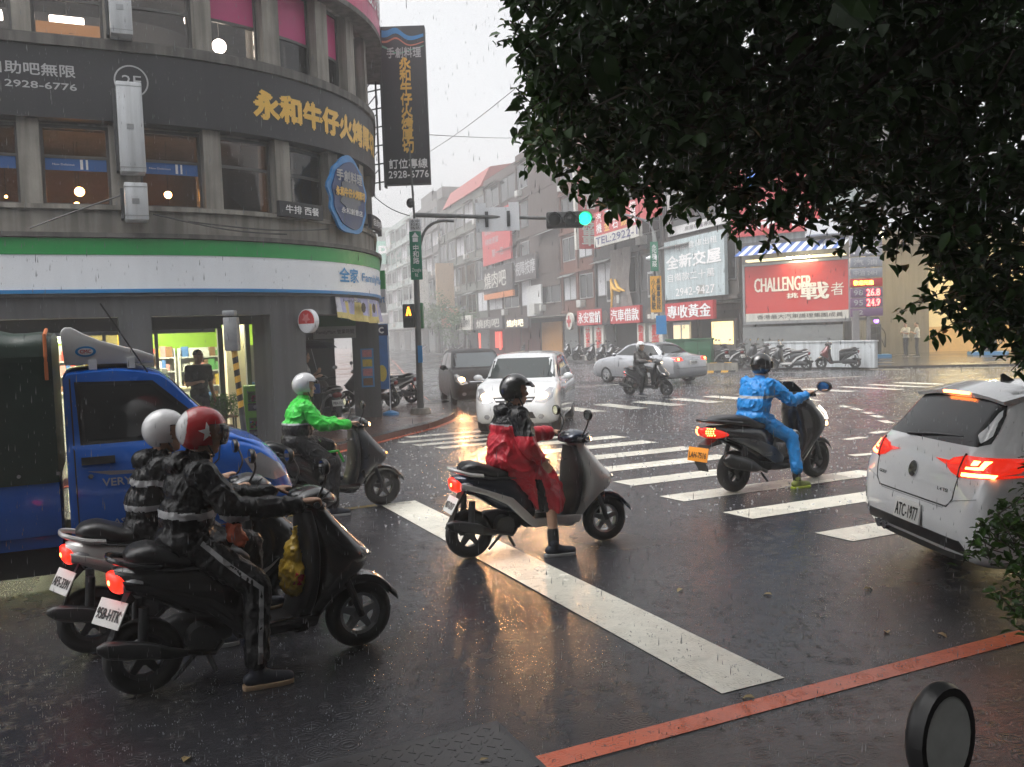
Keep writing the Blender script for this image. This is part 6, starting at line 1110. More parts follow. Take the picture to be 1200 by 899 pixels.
# ------------------------------------------------------------------ standing people
def pedestrian(cfg):
    T = thing('person', cfg['label'], 'person', cfg['loc'], cfg['rot'], cfg.get('group')); k = cfg.get('h', 1.7)/1.72; v = lambda x, y, z: Vector((x, y, z))*k
    g = G(); P, Rm = head(g, v(.02, 0, 1.60), cfg.get('yaw', 0), cfg.get('nod', 0.), k)
    arms = cfg.get('arms', {}); sh = {s: v(0, s*.185, 1.40) for s in (-1, 1)}; el = {s: v(*arms.get(('el', s), (-.03, s*.24, 1.12))) for s in (-1, 1)}; wr = {s: v(*arms.get(('wr', s), (.04, s*.25, .88))) for s in (-1, 1)}
    kn = {s: v(.02+s*cfg.get('step', .02), s*.095, .50) for s in (-1, 1)}; an = {s: v(s*cfg.get('step', .02)*2-.02, s*.10, .09) for s in (-1, 1)}; hj = {s: v(0, s*.085, .90) for s in (-1, 1)}
    g.ball(v(0, 0, .95), (.115*k, .16*k, .12*k)); g.ball(v(0, 0, 1.12), (.10*k, .14*k, .15*k)); g.ball(v(0, 0, 1.29), (.11*k, .165*k, .14*k)); g.capsule(sh[-1], sh[1], .058*k, .058*k)
    for s in (-1, 1):
        g.capsule(sh[s], el[s], .050*k, .042*k); g.capsule(el[s], wr[s], .042*k, .028*k); loose_hand(g, wr[s], (wr[s]-el[s])); g.capsule(hj[s], kn[s], .085*k, .055*k); g.capsule(kn[s], an[s], .054*k, .038*k); g.capsule(an[s]+v(-.03, 0, -.05), an[s]+v(.12, 0, -.058), .034*k, .028*k)
    B_ = blob(g, 'body', skin, T, .010, 2); face_bits(P, Rm, B_, k)
    obj('hair', G().ball(P(-.018, 0, .05), (.098*k, .084*k, .088*k), M=Rm), cfg.get('hair', hair), T, smooth=True)
    g = G(); g.ball(v(0, 0, .98), (.135*k, .175*k, .12*k)); g.ball(v(0, 0, 1.12), (.13*k, .165*k, .16*k)); g.ball(v(0, 0, 1.29), (.13*k, .185*k, .145*k)); g.capsule(sh[-1], sh[1], .072*k, .072*k)
    for s in (-1, 1): q = sh[s].lerp(el[s], .7 if not cfg.get('long') else 1.); g.capsule(sh[s], q, .072*k, .066*k); cfg.get('long') and g.capsule(el[s], el[s].lerp(wr[s], .85), .06*k, .045*k)
    blob(g, 'shirt', [cfg['shirt']], T, .012, 3, .006, 9, seed=cfg.get('seed', 0))
    g = G(); g.ball(v(0, 0, .93), (.125*k, .17*k, .11*k))
    for s in (-1, 1): g.capsule(hj[s], kn[s], .095*k, .076*k); cfg.get('shorts') or g.capsule(kn[s], an[s]+v(0, 0, .02), .072*k, .058*k)
    blob(g, 'trousers', [cfg['trousers']], T, .012, 3, .005, 9)
    for s in (-1, 1): g = G(); shoe(g, an[s]+v(0, 0, .01), v(1, 0, 0)); S_ = blob(g, 'shoe', cfg.get('shoe', shoe_dark), T, .010, 2); sole(an[s]+v(0, 0, .01), v(1, 0, 0), sole_grey, S_)
    return T
shirt_w = M('white_shirt', (.48, .48, .47), .7, var=.1); shirt_b = M('black_polo', (.012, .012, .014), .7, var=.1); navy_tr = M('navy_trousers', (.02, .022, .035), .7, var=.15); khaki = M('khaki_shorts', (.30, .24, .17), .7, var=.15); grey_tee = M('grey_tee', (.22, .23, .24), .7, var=.12)
pedestrian(dict(label='man in black polo shirt standing in the shop doorway', loc=uv(1.62, 16.75, .11), rot=radians(-40), h=1.74, shirt=shirt_b, trousers=navy_tr, arms={('el', -1): (.06, -.25, 1.12), ('wr', -1): (.24, -.18, 1.16)}, seed=1))
pedestrian(dict(label='shop customer in white shirt with dark strap behind the glass', loc=uv(.95, 18.5, .13), rot=radians(-10), h=1.66, shirt=shirt_w, trousers=navy_tr, seed=2, nod=.2))
pedestrian(dict(label='shop clerk in grey shirt at the counter behind the glass', loc=uv(.55, 18.7, .13), rot=radians(150), h=1.62, shirt=grey_tee, trousers=khaki, seed=3, long=True))
pw = uv(3.75, 17.9, .11); pedestrian(dict(label='woman in grey top and khaki shorts under a dark umbrella in the arcade', loc=pw, rot=radians(10), h=1.62, shirt=grey_tee, trousers=khaki, shorts=True, arms={('el', -1): (.08, -.22, 1.10), ('wr', -1): (.25, -.12, 1.18), ('el', 1): (.10, .22, 1.12), ('wr', 1): (.24, .10, 1.25)}, seed=4, nod=.15))
T = thing('umbrella', 'open dark blue umbrella held by the woman in the arcade', 'umbrella', pw, radians(10)); g = G(); N_ = 8; umc = Vector((.1, .1, 1.68)); secs = []
for i in range(6):
    e = i/5*1.15; secs.append([umc+Vector((.62*sin(e)*cos(2*pi*j/16)*(1 if j % 2 == 0 else .95), .62*sin(e)*sin(2*pi*j/16)*(1 if j % 2 == 0 else .95), .30*(cos(e)-1)+.18)) for j in range(16)])
c_ = obj('canopy', G().loft(secs, cap=True), M('navy_umbrella', (.015, .018, .035), .5, var=.1), T); obj('shaft', G().tube([umc+Vector((0, 0, .22)), (.25, .10, 1.2)], .008, 6), steel, T)
for j in range(0, 16, 2): obj('rib', G().tube([secs[k_][j]-Vector((0, 0, .006)) for k_ in range(1, 6)], .004, 4), steel, T)
o = tag(obj('shoulder_bag', G().box(.02, .30, -.26, -.16, .78, .98), M('blue_bag', (.02, .05, .22), .5, var=.15), None, bevel=.03), 'blue shoulder bag on the woman under the umbrella', 'bag'); o.location = pw; o.rotation_euler = (0, 0, radians(10)); obj('strap', G().tube([(.05, -.2, .98), (.0, -.12, 1.35), (-.02, .15, 1.42)], .01, 5), black_plastic, o)
for px, lb, rz in ((1062, 'left of two people in white shirts standing at the petrol station', 200), (1075, 'right of two people in white shirts standing at the petrol station', 160)): pedestrian(dict(label=lb, loc=at(px, 418, .1), rot=radians(rz), h=1.72, shirt=shirt_w, trousers=navy_tr, seed=px, arms={('el', -1): (.10, -.24, 1.15), ('wr', -1): (.22, -.06, 1.22), ('el', 1): (.10, .24, 1.15), ('wr', 1): (.22, .06, 1.20)}))
# ------------------------------------------------------------------ cars
def car_wheel(T, x, y, R, w, s):
    W_ = link(bpy.data.objects.new('wheel', None), T, (x, y, R)); pr = [(-w*.5, R*.64), (-w*.5, R*.90), (-w*.38, R*.99), (w*.38, R*.99), (w*.5, R*.90), (w*.5, R*.64)]
    obj('tyre', G().lathe(pr, n=32), rubber, W_, smooth=True); g = G().lathe([(-w*.45, R*.6), (-w*.47, R*.66), (w*.47, R*.66), (w*.45, R*.6)], n=28)
    for k in range(5): a = 2*pi*k/5+.2; M_ = Matrix.Rotation(-a, 4, 'Y'); yo = s*w*.36; g.add([M_ @ Vector(p) for p in [(R*.1, yo-.012, -.05), (R*.62, yo-.012, -.03), (R*.62, yo-.012, .03), (R*.1, yo-.012, .05), (R*.1, yo+.012, -.05), (R*.62, yo+.012, -.03), (R*.62, yo+.012, .03), (R*.1, yo+.012, .05)]], [(0, 1, 2, 3), (4, 7, 6, 5), (0, 4, 5, 1), (1, 5, 6, 2), (2, 6, 7, 3), (3, 7, 4, 0)])
    obj('rim', g, alu, W_); obj('brake_disc', G().lathe([(-.01, 0), (-.01, R*.5), (.01, R*.5), (.01, 0)], (0, s*w*.1, 0), 'y', 20, close=False), dsteel, W_)
def car_body(T, tab, wheels, R, mt, n=70):
    """rows x, z bottom, z belt, z top, half width, half width at top"""
    xs = []; x0, x1 = tab[0][0], tab[-1][0]
    for i in range(n+1): t = i/n; t = .5-.5*cos(pi*t) if True else t; xs.append(x0+(x1-x0)*(.45*t+.55*i/n))
    secs = []
    for x, zb, zm, zt, w, wt in cat_interp(tab, xs):
        gh = max(0., zt-zm); half = [(0, zb), (.55*w, zb), (.86*w, zb+.015), (.965*w, zb+.07), (.99*w, zb+(zm-zb)*.30), (w, zb+(zm-zb)*.55), (.985*w, zb+(zm-zb)*.80), (.955*w, zm-.015), (.925*w, zm+.01)]
        for k in (.2, .4, .6, .8): half.append((.915*w+(wt-.915*w)*k*(.85+.15*k), zm+.01+(gh-.06)*k if gh > .08 else zm+.01+gh*.5*k))
        half += [(wt*.97, zt-.035 if gh > .08 else zt-.012*1), (wt*.88, zt-.012), (wt*.6, zt+.004), (wt*.3, zt+.012), (0, zt+.014)]
        secs.append([(x, y, z) for y, z in half]+[(x, -y, z) for y, z in half[-2:0:-1]])
    g = G().loft(secs); me = mesh_of(g, 'body', [mt, black_matte], smooth=True, angle=60); o = meobj('body', me, T)
    cut = G()
    for x in wheels: cut.lathe([(-2, 0), (-2, R*1.13), (2, R*1.13), (2, 0)], (x, 0, R*1.02), 'y', 32, close=False)
    # wheel arches only reach part way in
    cg = G()
    for x in wheels:
        for s in (-1, 1): cg.lathe([(s*.50, 0), (s*.50, R*1.13), (s*1.4, R*1.13), (s*1.4, 0)], (x, 0, R*1.02), 'y', 36, close=False)
    cm = mesh_of(cg, 'cut', black_matte); co = bpy.data.objects.new('cut', cm); COL.objects.link(co)
    bvh0 = BVHTree.FromPolygons([v.co for v in me.vertices], [tuple(p.vertices) for p in me.polygons])
    bo = o.modifiers.new('b', 'BOOLEAN'); bo.operation = 'DIFFERENCE'; bo.object = co; bo.solver = 'EXACT'; bo.material_mode = 'TRANSFER' if hasattr(bo, 'material_mode') else bo.material_mode
    dg = bpy.context.evaluated_depsgraph_get(); m2 = bpy.data.meshes.new_from_object(o.evaluated_get(dg)); o.modifiers.clear(); o.data = m2; bpy.data.objects.remove(co)
    m2.polygons.foreach_set('use_smooth', [True]*len(m2.polygons)); m2.set_sharp_from_angle(angle=radians(50))
    return o, bvh0
car_glass = M('car_glass', (.010, .012, .013), .05, var=0, spec=.7); car_glass_light = M('windscreen_glass', (.05, .06, .06), .06, var=0, spec=.5)
wet_white = M('white_car_paint', (.82, .83, .84), .16, 0, var=.03, sc=6, coat=1., bump=.02, bsc=220); wet_dark = M('dark_car_paint', (.016, .012, .012), .4, 0, var=.05, spec=.25); wet_silver = M('silver_car_paint', (.38, .39, .41), .22, .6, var=.05, coat=1.); blue_paint = M('blue_truck_paint', (.014, .125, .56), .25, .1, var=.08, sc=4, coat=.8, bump=.04, bsc=140)
seam = M('panel_gap', (.02, .02, .02), .7, var=0)
def line_poly(pts, w):
    L = []; Rr = []
    for i, p in enumerate(pts):
        a = Vector(pts[max(i-1, 0)]); b = Vector(pts[min(i+1, len(pts)-1)]); t = (b-a).normalized(); n = Vector((-t.y, t.x))*w/2; L.append(tuple(Vector(p)+n)); Rr.append(tuple(Vector(p)-n))
    return L+Rr[::-1]
def dec(name, poly, bvh, ax, side, mt, parent, off=.004, res=.06, thick=.01): return obj(name, decal(poly, bvh, ax, side, off, res, thick), mt, parent, smooth=True, angle=30)
# ------------------------------------------------------------------ the cars in the picture
def lights_spot(T, x, y, z, energy, aim=-4., col=(1, .78, .5)):
    L_ = bpy.data.lights.new('beam', 'SPOT'); L_.energy = energy; L_.color = col; L_.spot_size = radians(58); L_.spot_blend = .8; L_.shadow_soft_size = .06; o = bpy.data.objects.new('headlight_beam', L_); COL.objects.link(o); o.parent = T; o.location = (x, y, z); o.rotation_euler = Euler((0, radians(-90)-radians(aim), 0)); return o
def golf():
    T = thing('parked_car', 'white hatchback seen from behind with lit red tail lights and plate', 'car', Vector((3.05, 6.80, 0)), radians(3.5))
    tab = [(0, .36, .50, .54, .70, .60), (.02, .30, .62, .68, .775, .65), (.05, .25, .72, .83, .835, .67), (.09, .22, .80, .95, .862, .67), (.15, .20, .87, 1.035, .876, .655), (.30, .18, .92, 1.21, .888, .60), (.48, .17, .94, 1.385, .893, .58), (.62, .17, .945, 1.425, .895, .58), (1.2, .17, .94, 1.455, .897, .585), (2.0, .17, .93, 1.45, .897, .585), (2.5, .17, .93, 1.40, .895, .58), (2.9, .17, .94, 1.19, .893, .60), (3.2, .17, .945, 1.0, .89, .66), (3.4, .17, .92, .96, .885, .70), (3.9, .18, .82, .86, .86, .66), (4.15, .22, .68, .72, .78, .58), (4.26, .32, .50, .52, .62, .5)]
    bo, bv = car_body(T, tab, (.80, 3.42), .315, wet_white)
    for x in (.80, 3.42):
        for s in (-1, 1): car_wheel(T, x, s*.78, .315, .20, s)
    w = dec('rear_window', [(-.545, 1.345), (.545, 1.345), (.60, 1.25), (.665, 1.06), (.62, 1.035), (-.62, 1.035), (-.665, 1.06), (-.60, 1.25)], bv, 'x', -1, M('rear_glass', (.010, .012, .013), .07, var=0, spec=.35, bump=.10, bsc=60), T, .004, .05)
    obj('wiper', G().tube([(.13, .25, 1.045), (.16, -.1, 1.075), (.19, -.42, 1.09)], [.014, .010, .006], 6), black_plastic, w)
    for s in (-1, 1):
        l_ = dec('tail_light', [(s*.40, .895), (s*.47, .945), (s*.60, .975), (s*.855, .965), (s*.88, .90), (s*.875, .845), (s*.60, .825), (s*.50, .845)], bv, 'x', -1, red_lens, T, .008, .025)
        dec('lit_strip', [(s*.62, .835), (s*.84, .845), (s*.84, .868), (s*.62, .86)], bv, 'x', -1, tail_hot, l_, .012, .02); dec('lit_strip', [(s*.64, .885), (s*.76, .89), (s*.76, .945), (s*.73, .945), (s*.73, .905), (s*.64, .9)], bv, 'x', -1, tail_hot, l_, .012, .02); dec('lit_strip', [(s*.67, .915), (s*.71, .918), (s*.71, .945), (s*.67, .945)], bv, 'x', -1, tail_hot, l_, .012, .02); dec('lit_strip', [(s*.45, .905), (s*.56, .92), (s*.56, .95), (s*.5, .94)], bv, 'x', -1, tail_red, l_, .012, .02); dec('boot_gap', line_poly([(s*.585, .985), (s*.585, .82)], .008), bv, 'x', -1, seam, l_, .013, .03)
        dec('tail_light', [(.06, .845), (.33, .88), (.38, .915), (.30, .955), (.08, .965)], bv, 'y', s, red_lens, T, .008, .03)
        dec('side_window', [(.72, 1.03), (1.0, 1.33), (1.5, 1.375), (2.25, 1.36), (2.80, 1.04), (2.0, .985), (1.0, .985)], bv, 'y', s, car_glass, T, .004, .07); dec('door_gap', line_poly([(1.62, .98), (1.60, .30), (1.05, .30), (.98, .55), (.93, .98)], .010), bv, 'y', s, seam, T, .002, .06); dec('sill_trim', [(1.1, .17), (3.1, .17), (3.1, .24), (1.1, .24)], bv, 'y', s, black_plastic, T, .006, .1)
        obj('reflector', G().box(-.012, .02, s*.58-.09, s*.58+.09, .40, .43, M=Matrix.Translation((.03, 0, 0))), red_lens, T)
    dec('boot_gap', line_poly([(-.585, .82), (-.56, .66), (-.5, .60), (.5, .60), (.56, .66), (.585, .82)], .010), bv, 'x', -1, seam, T, .003, .04)
    dec('bumper_crease_shade', line_poly([(-.80, .70), (-.58, .655), (-.45, .585), (.45, .585), (.58, .655), (.80, .70)], .006), bv, 'x', -1, M('shade_line', (.35, .36, .37), .4), T, .003, .04)  # grey strip paints the shade of the bumper crease
    dec('diffuser', [(-.74, .30), (.74, .30), (.66, .385), (-.66, .385)], bv, 'x', -1, black_plastic, T, .008, .06)
    obj('valance', xloft([(.04, .27, .66, .05), (.2, .25, .74, .05), (.4, .25, .76, .04)], 6, 20, 4), black_plastic, T, smooth=True)
    obj('exhaust_tip', G().tube([(-.0, .42, .27), (.15, .42, .27)], .035, 12).tube([(.0, .52, .27), (.15, .52, .27)], .035, 12), chrome, T, smooth=True)
    obj('spoiler', G().loft([[(.385, y, 1.392-.05*(y/.6)**2), (.66, y, 1.455-.05*(y/.6)**2), (.66, y, 1.40-.05*(y/.6)**2), (.40, y, 1.365-.05*(y/.6)**2)] for y in [-.585+1.17*i/12 for i in range(13)]]), wet_white, T, smooth=True, angle=50)
    obj('brake_light', G().box(.374, .39, -.17, .17, 1.368, 1.39), tail_hot, T, bevel=.004)
    P_ = link(bpy.data.objects.new('license_plate', None), T, (-.012, 0, .475)); P_.rotation_euler = (0, radians(8), 0); obj('plate', G().box(-.012, .0, -.19, .19, -.08, .08), plate_white, P_, bevel=.004); text('ATC-1977', lambda a, b: Vector((-.014, -a, b)), -.165, .165, -.055, .045, black_ink, P_, .015)
    e_ = dec('emblem', [(.058*cos(2*pi*i/20), .80+.058*sin(2*pi*i/20)) for i in range(20)], bv, 'x', -1, black_plastic, T, .006, .02)
    for r0, r1 in ((.060, .050),):
        ring = [(r0*cos(2*pi*i/24), .80+r0*sin(2*pi*i/24)) for i in range(25)]+[(r1*cos(2*pi*i/24), .80+r1*sin(2*pi*i/24)) for i in range(24, -1, -1)]; dec('ring', ring, bv, 'x', -1, chrome, e_, .012, .02)
    dec('mark', line_poly([(.024, .842), (.004, .808), (-.004, .808), (-.024, .842)], .009), bv, 'x', -1, chrome, e_, .012, .01); dec('mark', line_poly([(.046, .822), (.022, .758), (0, .800), (-.022, .758), (-.046, .822)], .009), bv, 'x', -1, chrome, e_, .012, .01)
    txp = lambda a, b: (lambda h: (h[0]+h[1]*.006) if h[0] else Vector((0, a, b)))(bv.ray_cast(Vector((-5, a, b)), Vector((1, 0, 0))))
    text('1.4 TSI', lambda a, b: txp(-a, b), .37, .50, .70, .725, chrome, T, .01); text('GOLF', lambda a, b: txp(-a, b), -.52, -.40, .70, .725, chrome, T, .01)
    obj('roof_aerial', G().loft([[(.75, -.02, 1.44), (.85, -.02, 1.45), (.85, .02, 1.45), (.75, .02, 1.44)], [(.74, -.006, 1.50), (.76, -.006, 1.51), (.76, .006, 1.51), (.74, .006, 1.50)]]), black_plastic, T)
    obj('parking_sticker', G().lathe([(0, 0), (0, .02)], (.28, .55, 1.13), 'x', 12, close=False), green_sign, T)
    return T
golf()
def hatch(label, loc, rot, mt, lit, sc=1., wglass=car_glass_light):
    T = thing('car', label, 'car', loc, rot)
    tab = [(0, .4, .6, .9, .7, .6), (.06, .28, .85, 1.2, .80, .66), (.15, .2, .95, 1.38, .83, .64), (.4, .18, .98, 1.49, .845, .63), (1.2, .17, .97, 1.54, .845, .635), (2.2, .17, .95, 1.53, .845, .63), (2.6, .17, .95, 1.47, .845, .63), (3.1, .17, .97, 1.20, .84, .66), (3.35, .17, .97, 1.04, .835, .70), (3.7, .18, .92, .96, .82, .68), (3.98, .21, .80, .84, .77, .60), (4.12, .26, .66, .70, .69, .52), (4.2, .36, .5, .54, .56, .42)]
    bo, bv = car_body(T, tab, (.75, 3.32), .30, mt, 60)
    for x in (.75, 3.32):
        for s in (-1, 1): car_wheel(T, x, s*.735, .30, .19, s)
    dec('windscreen', [(-.70, 1.06), (.70, 1.06), (.61, 1.44), (-.61, 1.44)], bv, 'x', 1, wglass, T, .004, .07); dec('rear_window', [(-.62, 1.06), (.62, 1.06), (.56, 1.40), (-.56, 1.40)], bv, 'x', -1, car_glass, T, .004, .07)
    for s in (-1, 1):
        dec('side_window', [(.55, 1.05), (.62, 1.36), (1.35, 1.46), (1.62, 1.46), (1.62, 1.03)], bv, 'y', s, car_glass, T, .004, .07); dec('side_window', [(1.70, 1.03), (1.70, 1.46), (2.35, 1.44), (2.98, 1.05)], bv, 'y', s, car_glass, T, .004, .07); dec('door_gap', line_poly([(1.66, 1.0), (1.66, .30), (2.85, .30), (2.92, .7), (2.98, 1.02)], .010), bv, 'y', s, seam, T, .002, .06)
        l_ = dec('headlight', [(s*.40, .64), (s*.48, .76), (s*.66, .90), (s*.75, .88), (s*.73, .72), (s*.60, .62)], bv, 'x', 1, clear_lens, T, .006, .04); obj('bulb', G().ball((4.045, s*.56, .745), (.075, .085, .075)), car_head if lit else clear_lens, l_, smooth=True); dec('fog_lamp', [(s*.52+.06*cos(i), .37+.05*sin(i)) for i in range(6)], bv, 'x', 1, clear_lens, T, .005, .04)
        m_ = obj('wing_mirror', G().ball((2.85, s*.93, 1.06), (.07, .10, .07)), mt, T, smooth=True); obj('stalk', G().tube([(2.88, s*.80, 1.02), (2.86, s*.90, 1.04)], .025, 6), mt, m_)
        dec('tail_light', [(s*.62, .85), (s*.78, .85), (s*.76, 1.2), (s*.68, 1.2)], bv, 'x', -1, red_lens, T, .006, .05); obj('door_handle', G().box(1.9, 2.08, s*.845-.012, s*.845+.012, .93, .955), mt, T, bevel=.008)
    dec('grille', [(-.34, .64), (.34, .64), (.42, .74), (-.42, .74)], bv, 'x', 1, black_plastic, T, .005, .05); dec('grille_bar', line_poly([(-.36, .69), (.36, .69)], .02), bv, 'x', 1, chrome, T, .010, .05); dec('lower_grille', [(-.42, .34), (.42, .34), (.36, .46), (-.36, .46)], bv, 'x', 1, black_plastic, T, .005, .05); dec('emblem', [(.05*cos(i), .70+.05*sin(i)) for i in range(6)], bv, 'x', 1, chrome, T, .014, .03)
    P_ = link(bpy.data.objects.new('license_plate', None), T, (4.215, 0, .55)); obj('plate', G().box(0, .01, -.17, .17, -.07, .07), plate_white, P_); text('5837-XT', lambda a, b: Vector((.012, a, b)), -.15, .15, -.05, .05, black_ink, P_, .015)
    obj('aerial', G().tube([(1.9, 0, 1.54), (1.75, 0, 1.80)], .006, 5), black_plastic, T)
    obj('wiper', G().tube([(3.3, .5, 1.07), (3.12, 0.05, 1.16)], .010, 5).tube([(3.3, -.1, 1.08), (3.12, -.5, 1.15)], .010, 5), black_plastic, T)
    return T
p = (at(562, 500, .2)+at(650, 487, .0))/2; p.z = 0
hd = radians(-99); WC = hatch('white hatchback with glaring headlights facing the camera', Vector((.67, 20.89, 0)), hd, wet_white, True)
for s in (-1, 1): lights_spot(WC, 4.26, s*.56, .735, 60, aim=-12, col=(1, .50, .20))
hd = radians(-80); DC = hatch('dark car waiting behind the white hatchback with headlight glow', Vector((-1.5, 27.9, 0)), hd, wet_dark, True, wglass=M('pale_windscreen', (.16, .18, .19), .08, var=0, spec=.6))
for s in (-1, 1): lights_spot(DC, 4.26, s*.56, .735, 30, aim=-10, col=(1, .50, .20))
def sedan(label, loc, rot, mt):
    T = thing('car', label, 'car', loc, rot)
    tab = [(0, .38, .55, .60, .66, .5), (.05, .28, .75, .82, .78, .6), (.12, .22, .88, .95, .83, .64), (.5, .18, .95, 1.0, .86, .66), (.75, .17, .96, 1.06, .87, .64), (1.25, .17, .95, 1.36, .875, .56), (1.6, .17, .94, 1.44, .875, .56), (2.2, .17, .93, 1.46, .875, .56), (2.7, .17, .93, 1.40, .875, .55), (3.3, .17, .95, 1.08, .87, .62), (3.5, .17, .94, .99, .865, .68), (4.1, .19, .82, .86, .83, .64), (4.4, .24, .66, .70, .74, .54), (4.53, .36, .5, .54, .6, .44)]
    bo, bv = car_body(T, tab, (.95, 3.55), .31, mt, 60)
    for x in (.95, 3.55):
        for s in (-1, 1): car_wheel(T, x, s*.765, .31, .2, s)
    dec('rear_window', [(-.58, 1.07), (.58, 1.07), (.50, 1.38), (-.50, 1.38)], bv, 'x', -1, car_glass, T, .004, .06); dec('windscreen', [(-.64, 1.05), (.64, 1.05), (.52, 1.37), (-.52, 1.37)], bv, 'x', 1, car_glass, T, .004, .06)
    for s in (-1, 1):
        dec('side_window', [(.95, 1.03), (1.35, 1.33), (1.85, 1.385), (1.85, 1.0)], bv, 'y', s, car_glass, T, .004, .06); dec('side_window', [(1.93, 1.0), (1.93, 1.39), (2.55, 1.36), (3.1, 1.03)], bv, 'y', s, car_glass, T, .004, .06); dec('door_gap', line_poly([(1.89, .98), (1.89, .3), (3.0, .3), (3.1, .98)], .01), bv, 'y', s, seam, T, .002, .06)
        l_ = dec('tail_light', [(s*.46, .82), (s*.80, .80), (s*.80, .92), (s*.5, .93)], bv, 'x', -1, tail_red, T, .006, .04); obj('bulb', G().ball((.08, s*.66, .865), .05), tail_hot, l_); m_ = obj('wing_mirror', G().ball((2.95, s*.96, 1.05), (.07, .1, .07)), mt, T, smooth=True)
    P_ = link(bpy.data.objects.new('license_plate', None), T, (.0, 0, .74)); obj('plate', G().box(-.03, .01, -.17, .17, -.06, .06), plate_white, P_); text('3162-QD', lambda a, b: Vector((-.034, -a, b)), -.15, .15, -.04, .04, black_ink, P_, .015)
    dec('boot_trim', line_poly([(-.4, .86), (.4, .86)], .03), bv, 'x', -1, chrome, T, .006, .05); dec('bumper_line', line_poly([(-.78, .56), (.78, .56)], .015), bv, 'x', -1, seam, T, .004, .05)
    return T
hd = radians(126); sedan('silver sedan with lit tail lights driving away across the junction', Vector((6.3, 30.6, 0)), hd, wet_silver)
# ------------------------------------------------------------------ blue truck
T = thing('pickup_truck', 'blue small truck with dark green canvas load cover at left', 'truck', uv(-.26, 8.36), TH)
tab = [(0, .40, 1.18, 1.74, .73, .66), (.03, .38, 1.2, 1.78, .74, .665), (.35, .36, 1.2, 1.80, .74, .665), (.68, .36, 1.18, 1.755, .74, .66), (.96, .36, 1.16, 1.49, .74, .66), (1.26, .36, 1.12, 1.20, .735, .67), (1.50, .38, 1.02, 1.10, .71, .62), (1.68, .40, .82, .90, .65, .55), (1.76, .45, .66, .70, .54, .4)]
bo, bv = car_body(T, tab, (1.12,), .27, blue_paint, 50)
for s in (-1, 1):
    car_wheel(T, 1.12, s*.63, .27, .17, s); car_wheel(T, -1.55, s*.63, .27, .17, s)
    dec('window_seal', [(.10, 1.195), (.08, 1.69), (.65, 1.675), (.92, 1.42), (1.10, 1.20)], bv, 'y', s, black_plastic, T, .003, .05); w = dec('door_window', [(.14, 1.225), (.12, 1.66), (.63, 1.645), (.88, 1.41), (1.03, 1.23)], bv, 'y', s, M('cab_glass', (.03, .033, .033), .06, var=0, spec=.7), T, .006, .05)
    dec('door_gap', line_poly([(.05, 1.72), (.06, .42), (.68, .42), (.86, .75), (1.12, 1.0), (1.15, 1.18)], .012), bv, 'y', s, seam, T, .002, .05); dec('door_handle', [(.10, 1.04), (.34, 1.04), (.34, 1.10), (.10, 1.10)], bv, 'y', s, black_plastic, T, .02, .05); dec('keyhole', [(.16+.02*cos(i), .95+.02*sin(i)) for i in range(6)], bv, 'y', s, chrome, T, .008, .02)
    dec('door_flash', [(.14, .99), (.45, .975), (.90, 1.0), (.55, .945), (.30, .95)], bv, 'y', s, M('silver_flash', (.30, .28, .30), .3, .5), T, .003, .04)
    l_ = dec('headlight', [(1.32, .98), (1.46, 1.02), (1.62, .90), (1.67, .80), (1.56, .78), (1.40, .84)], bv, 'y', s, clear_lens, T, .012, .03); obj('indicator', G().ball((1.54, s*.65, .80), (.05, .04, .04)), amber_lens, l_, smooth=True); obj('bulb', G().ball((1.52, s*.66, .90), (.04, .03, .035)), lamp('truck_lamp', (1, .35, .2), 1.5), l_, smooth=True)
    m_ = obj('wing_mirror', G().box(1.0, 1.06, s*.84, s*1.0, 1.15, 1.38), black_plastic, T, bevel=.03)
    txs = lambda a, b, s=s: (lambda h: (h[0]+Vector((0, s, 0))*.008) if h[0] else Vector((a, s*.74, b)))(bv.ray_cast(Vector((a, s*3, b)), Vector((0, -s, 0))))
    if s == -1: text('VERYCA', txs, .24, .58, .865, .925, M('dull_silver', (.34, .34, .35), .4, .4), T, .02); text('ASE1161', txs, .30, .58, .55, .60, grey_ink, T, .01); text('自用小貨車', txs, .30, .56, .49, .535, grey_ink, T, .005)
dec('windscreen', [(-.60, 1.24), (.60, 1.24), (.56, 1.70), (-.56, 1.70)], bv, 'x', 1, car_glass, T, .005, .06); dec('grille', [(-.35, .72), (.35, .72), (.35, .82), (-.35, .82)], bv, 'x', 1, black_plastic, T, .006, .06)
obj('antenna', G().tube([(.62, -.62, 1.74), (.30, -.66, 2.30)], .006, 5), black_plastic, T)
tarp = M('dark_green_tarpaulin', (.012, .030, .022), .42, var=.25, sc=4, bump=.35, bsc=9); wd = obj('wind_deflector', G().prism([(.02, 1.82), (.0, 2.08), (.03, 2.12), (.08, 2.12), (.16, 2.07), (.28, 2.01), (.42, 1.965), (.56, 1.925), (.68, 1.875), (.67, 1.82)], -.60, .60), M('white_deflector', (.60, .61, .62), .3, var=.04, coat=.4), T, bevel=.02)
for x in (.22, .50): obj('deflector_clip', G().box(x-.03, x+.03, -.615, -.59, 1.78, 1.86), white_plastic, wd)
obj('oval_badge', G().prism([(.175+.075*cos(2*pi*i/20), 1.925+.042*sin(2*pi*i/20)) for i in range(20)], -.608, -.602), blue_sign, wd); obj('badge_centre', G().prism([(.175+.055*cos(2*pi*i/20), 1.925+.028*sin(2*pi*i/20)) for i in range(20)], -.611, -.6085), white_plastic, wd); text('CMC', lambda x, y: Vector((x, -.613, y)), .135, .215, 1.912, 1.94, redp, wd, .02)
obj('load_bed', G().box(-2.55, -.06, -.74, .74, .52, .96).box(-2.55, -.06, -.70, .70, .42, .52), blue_paint, T, bevel=.015)
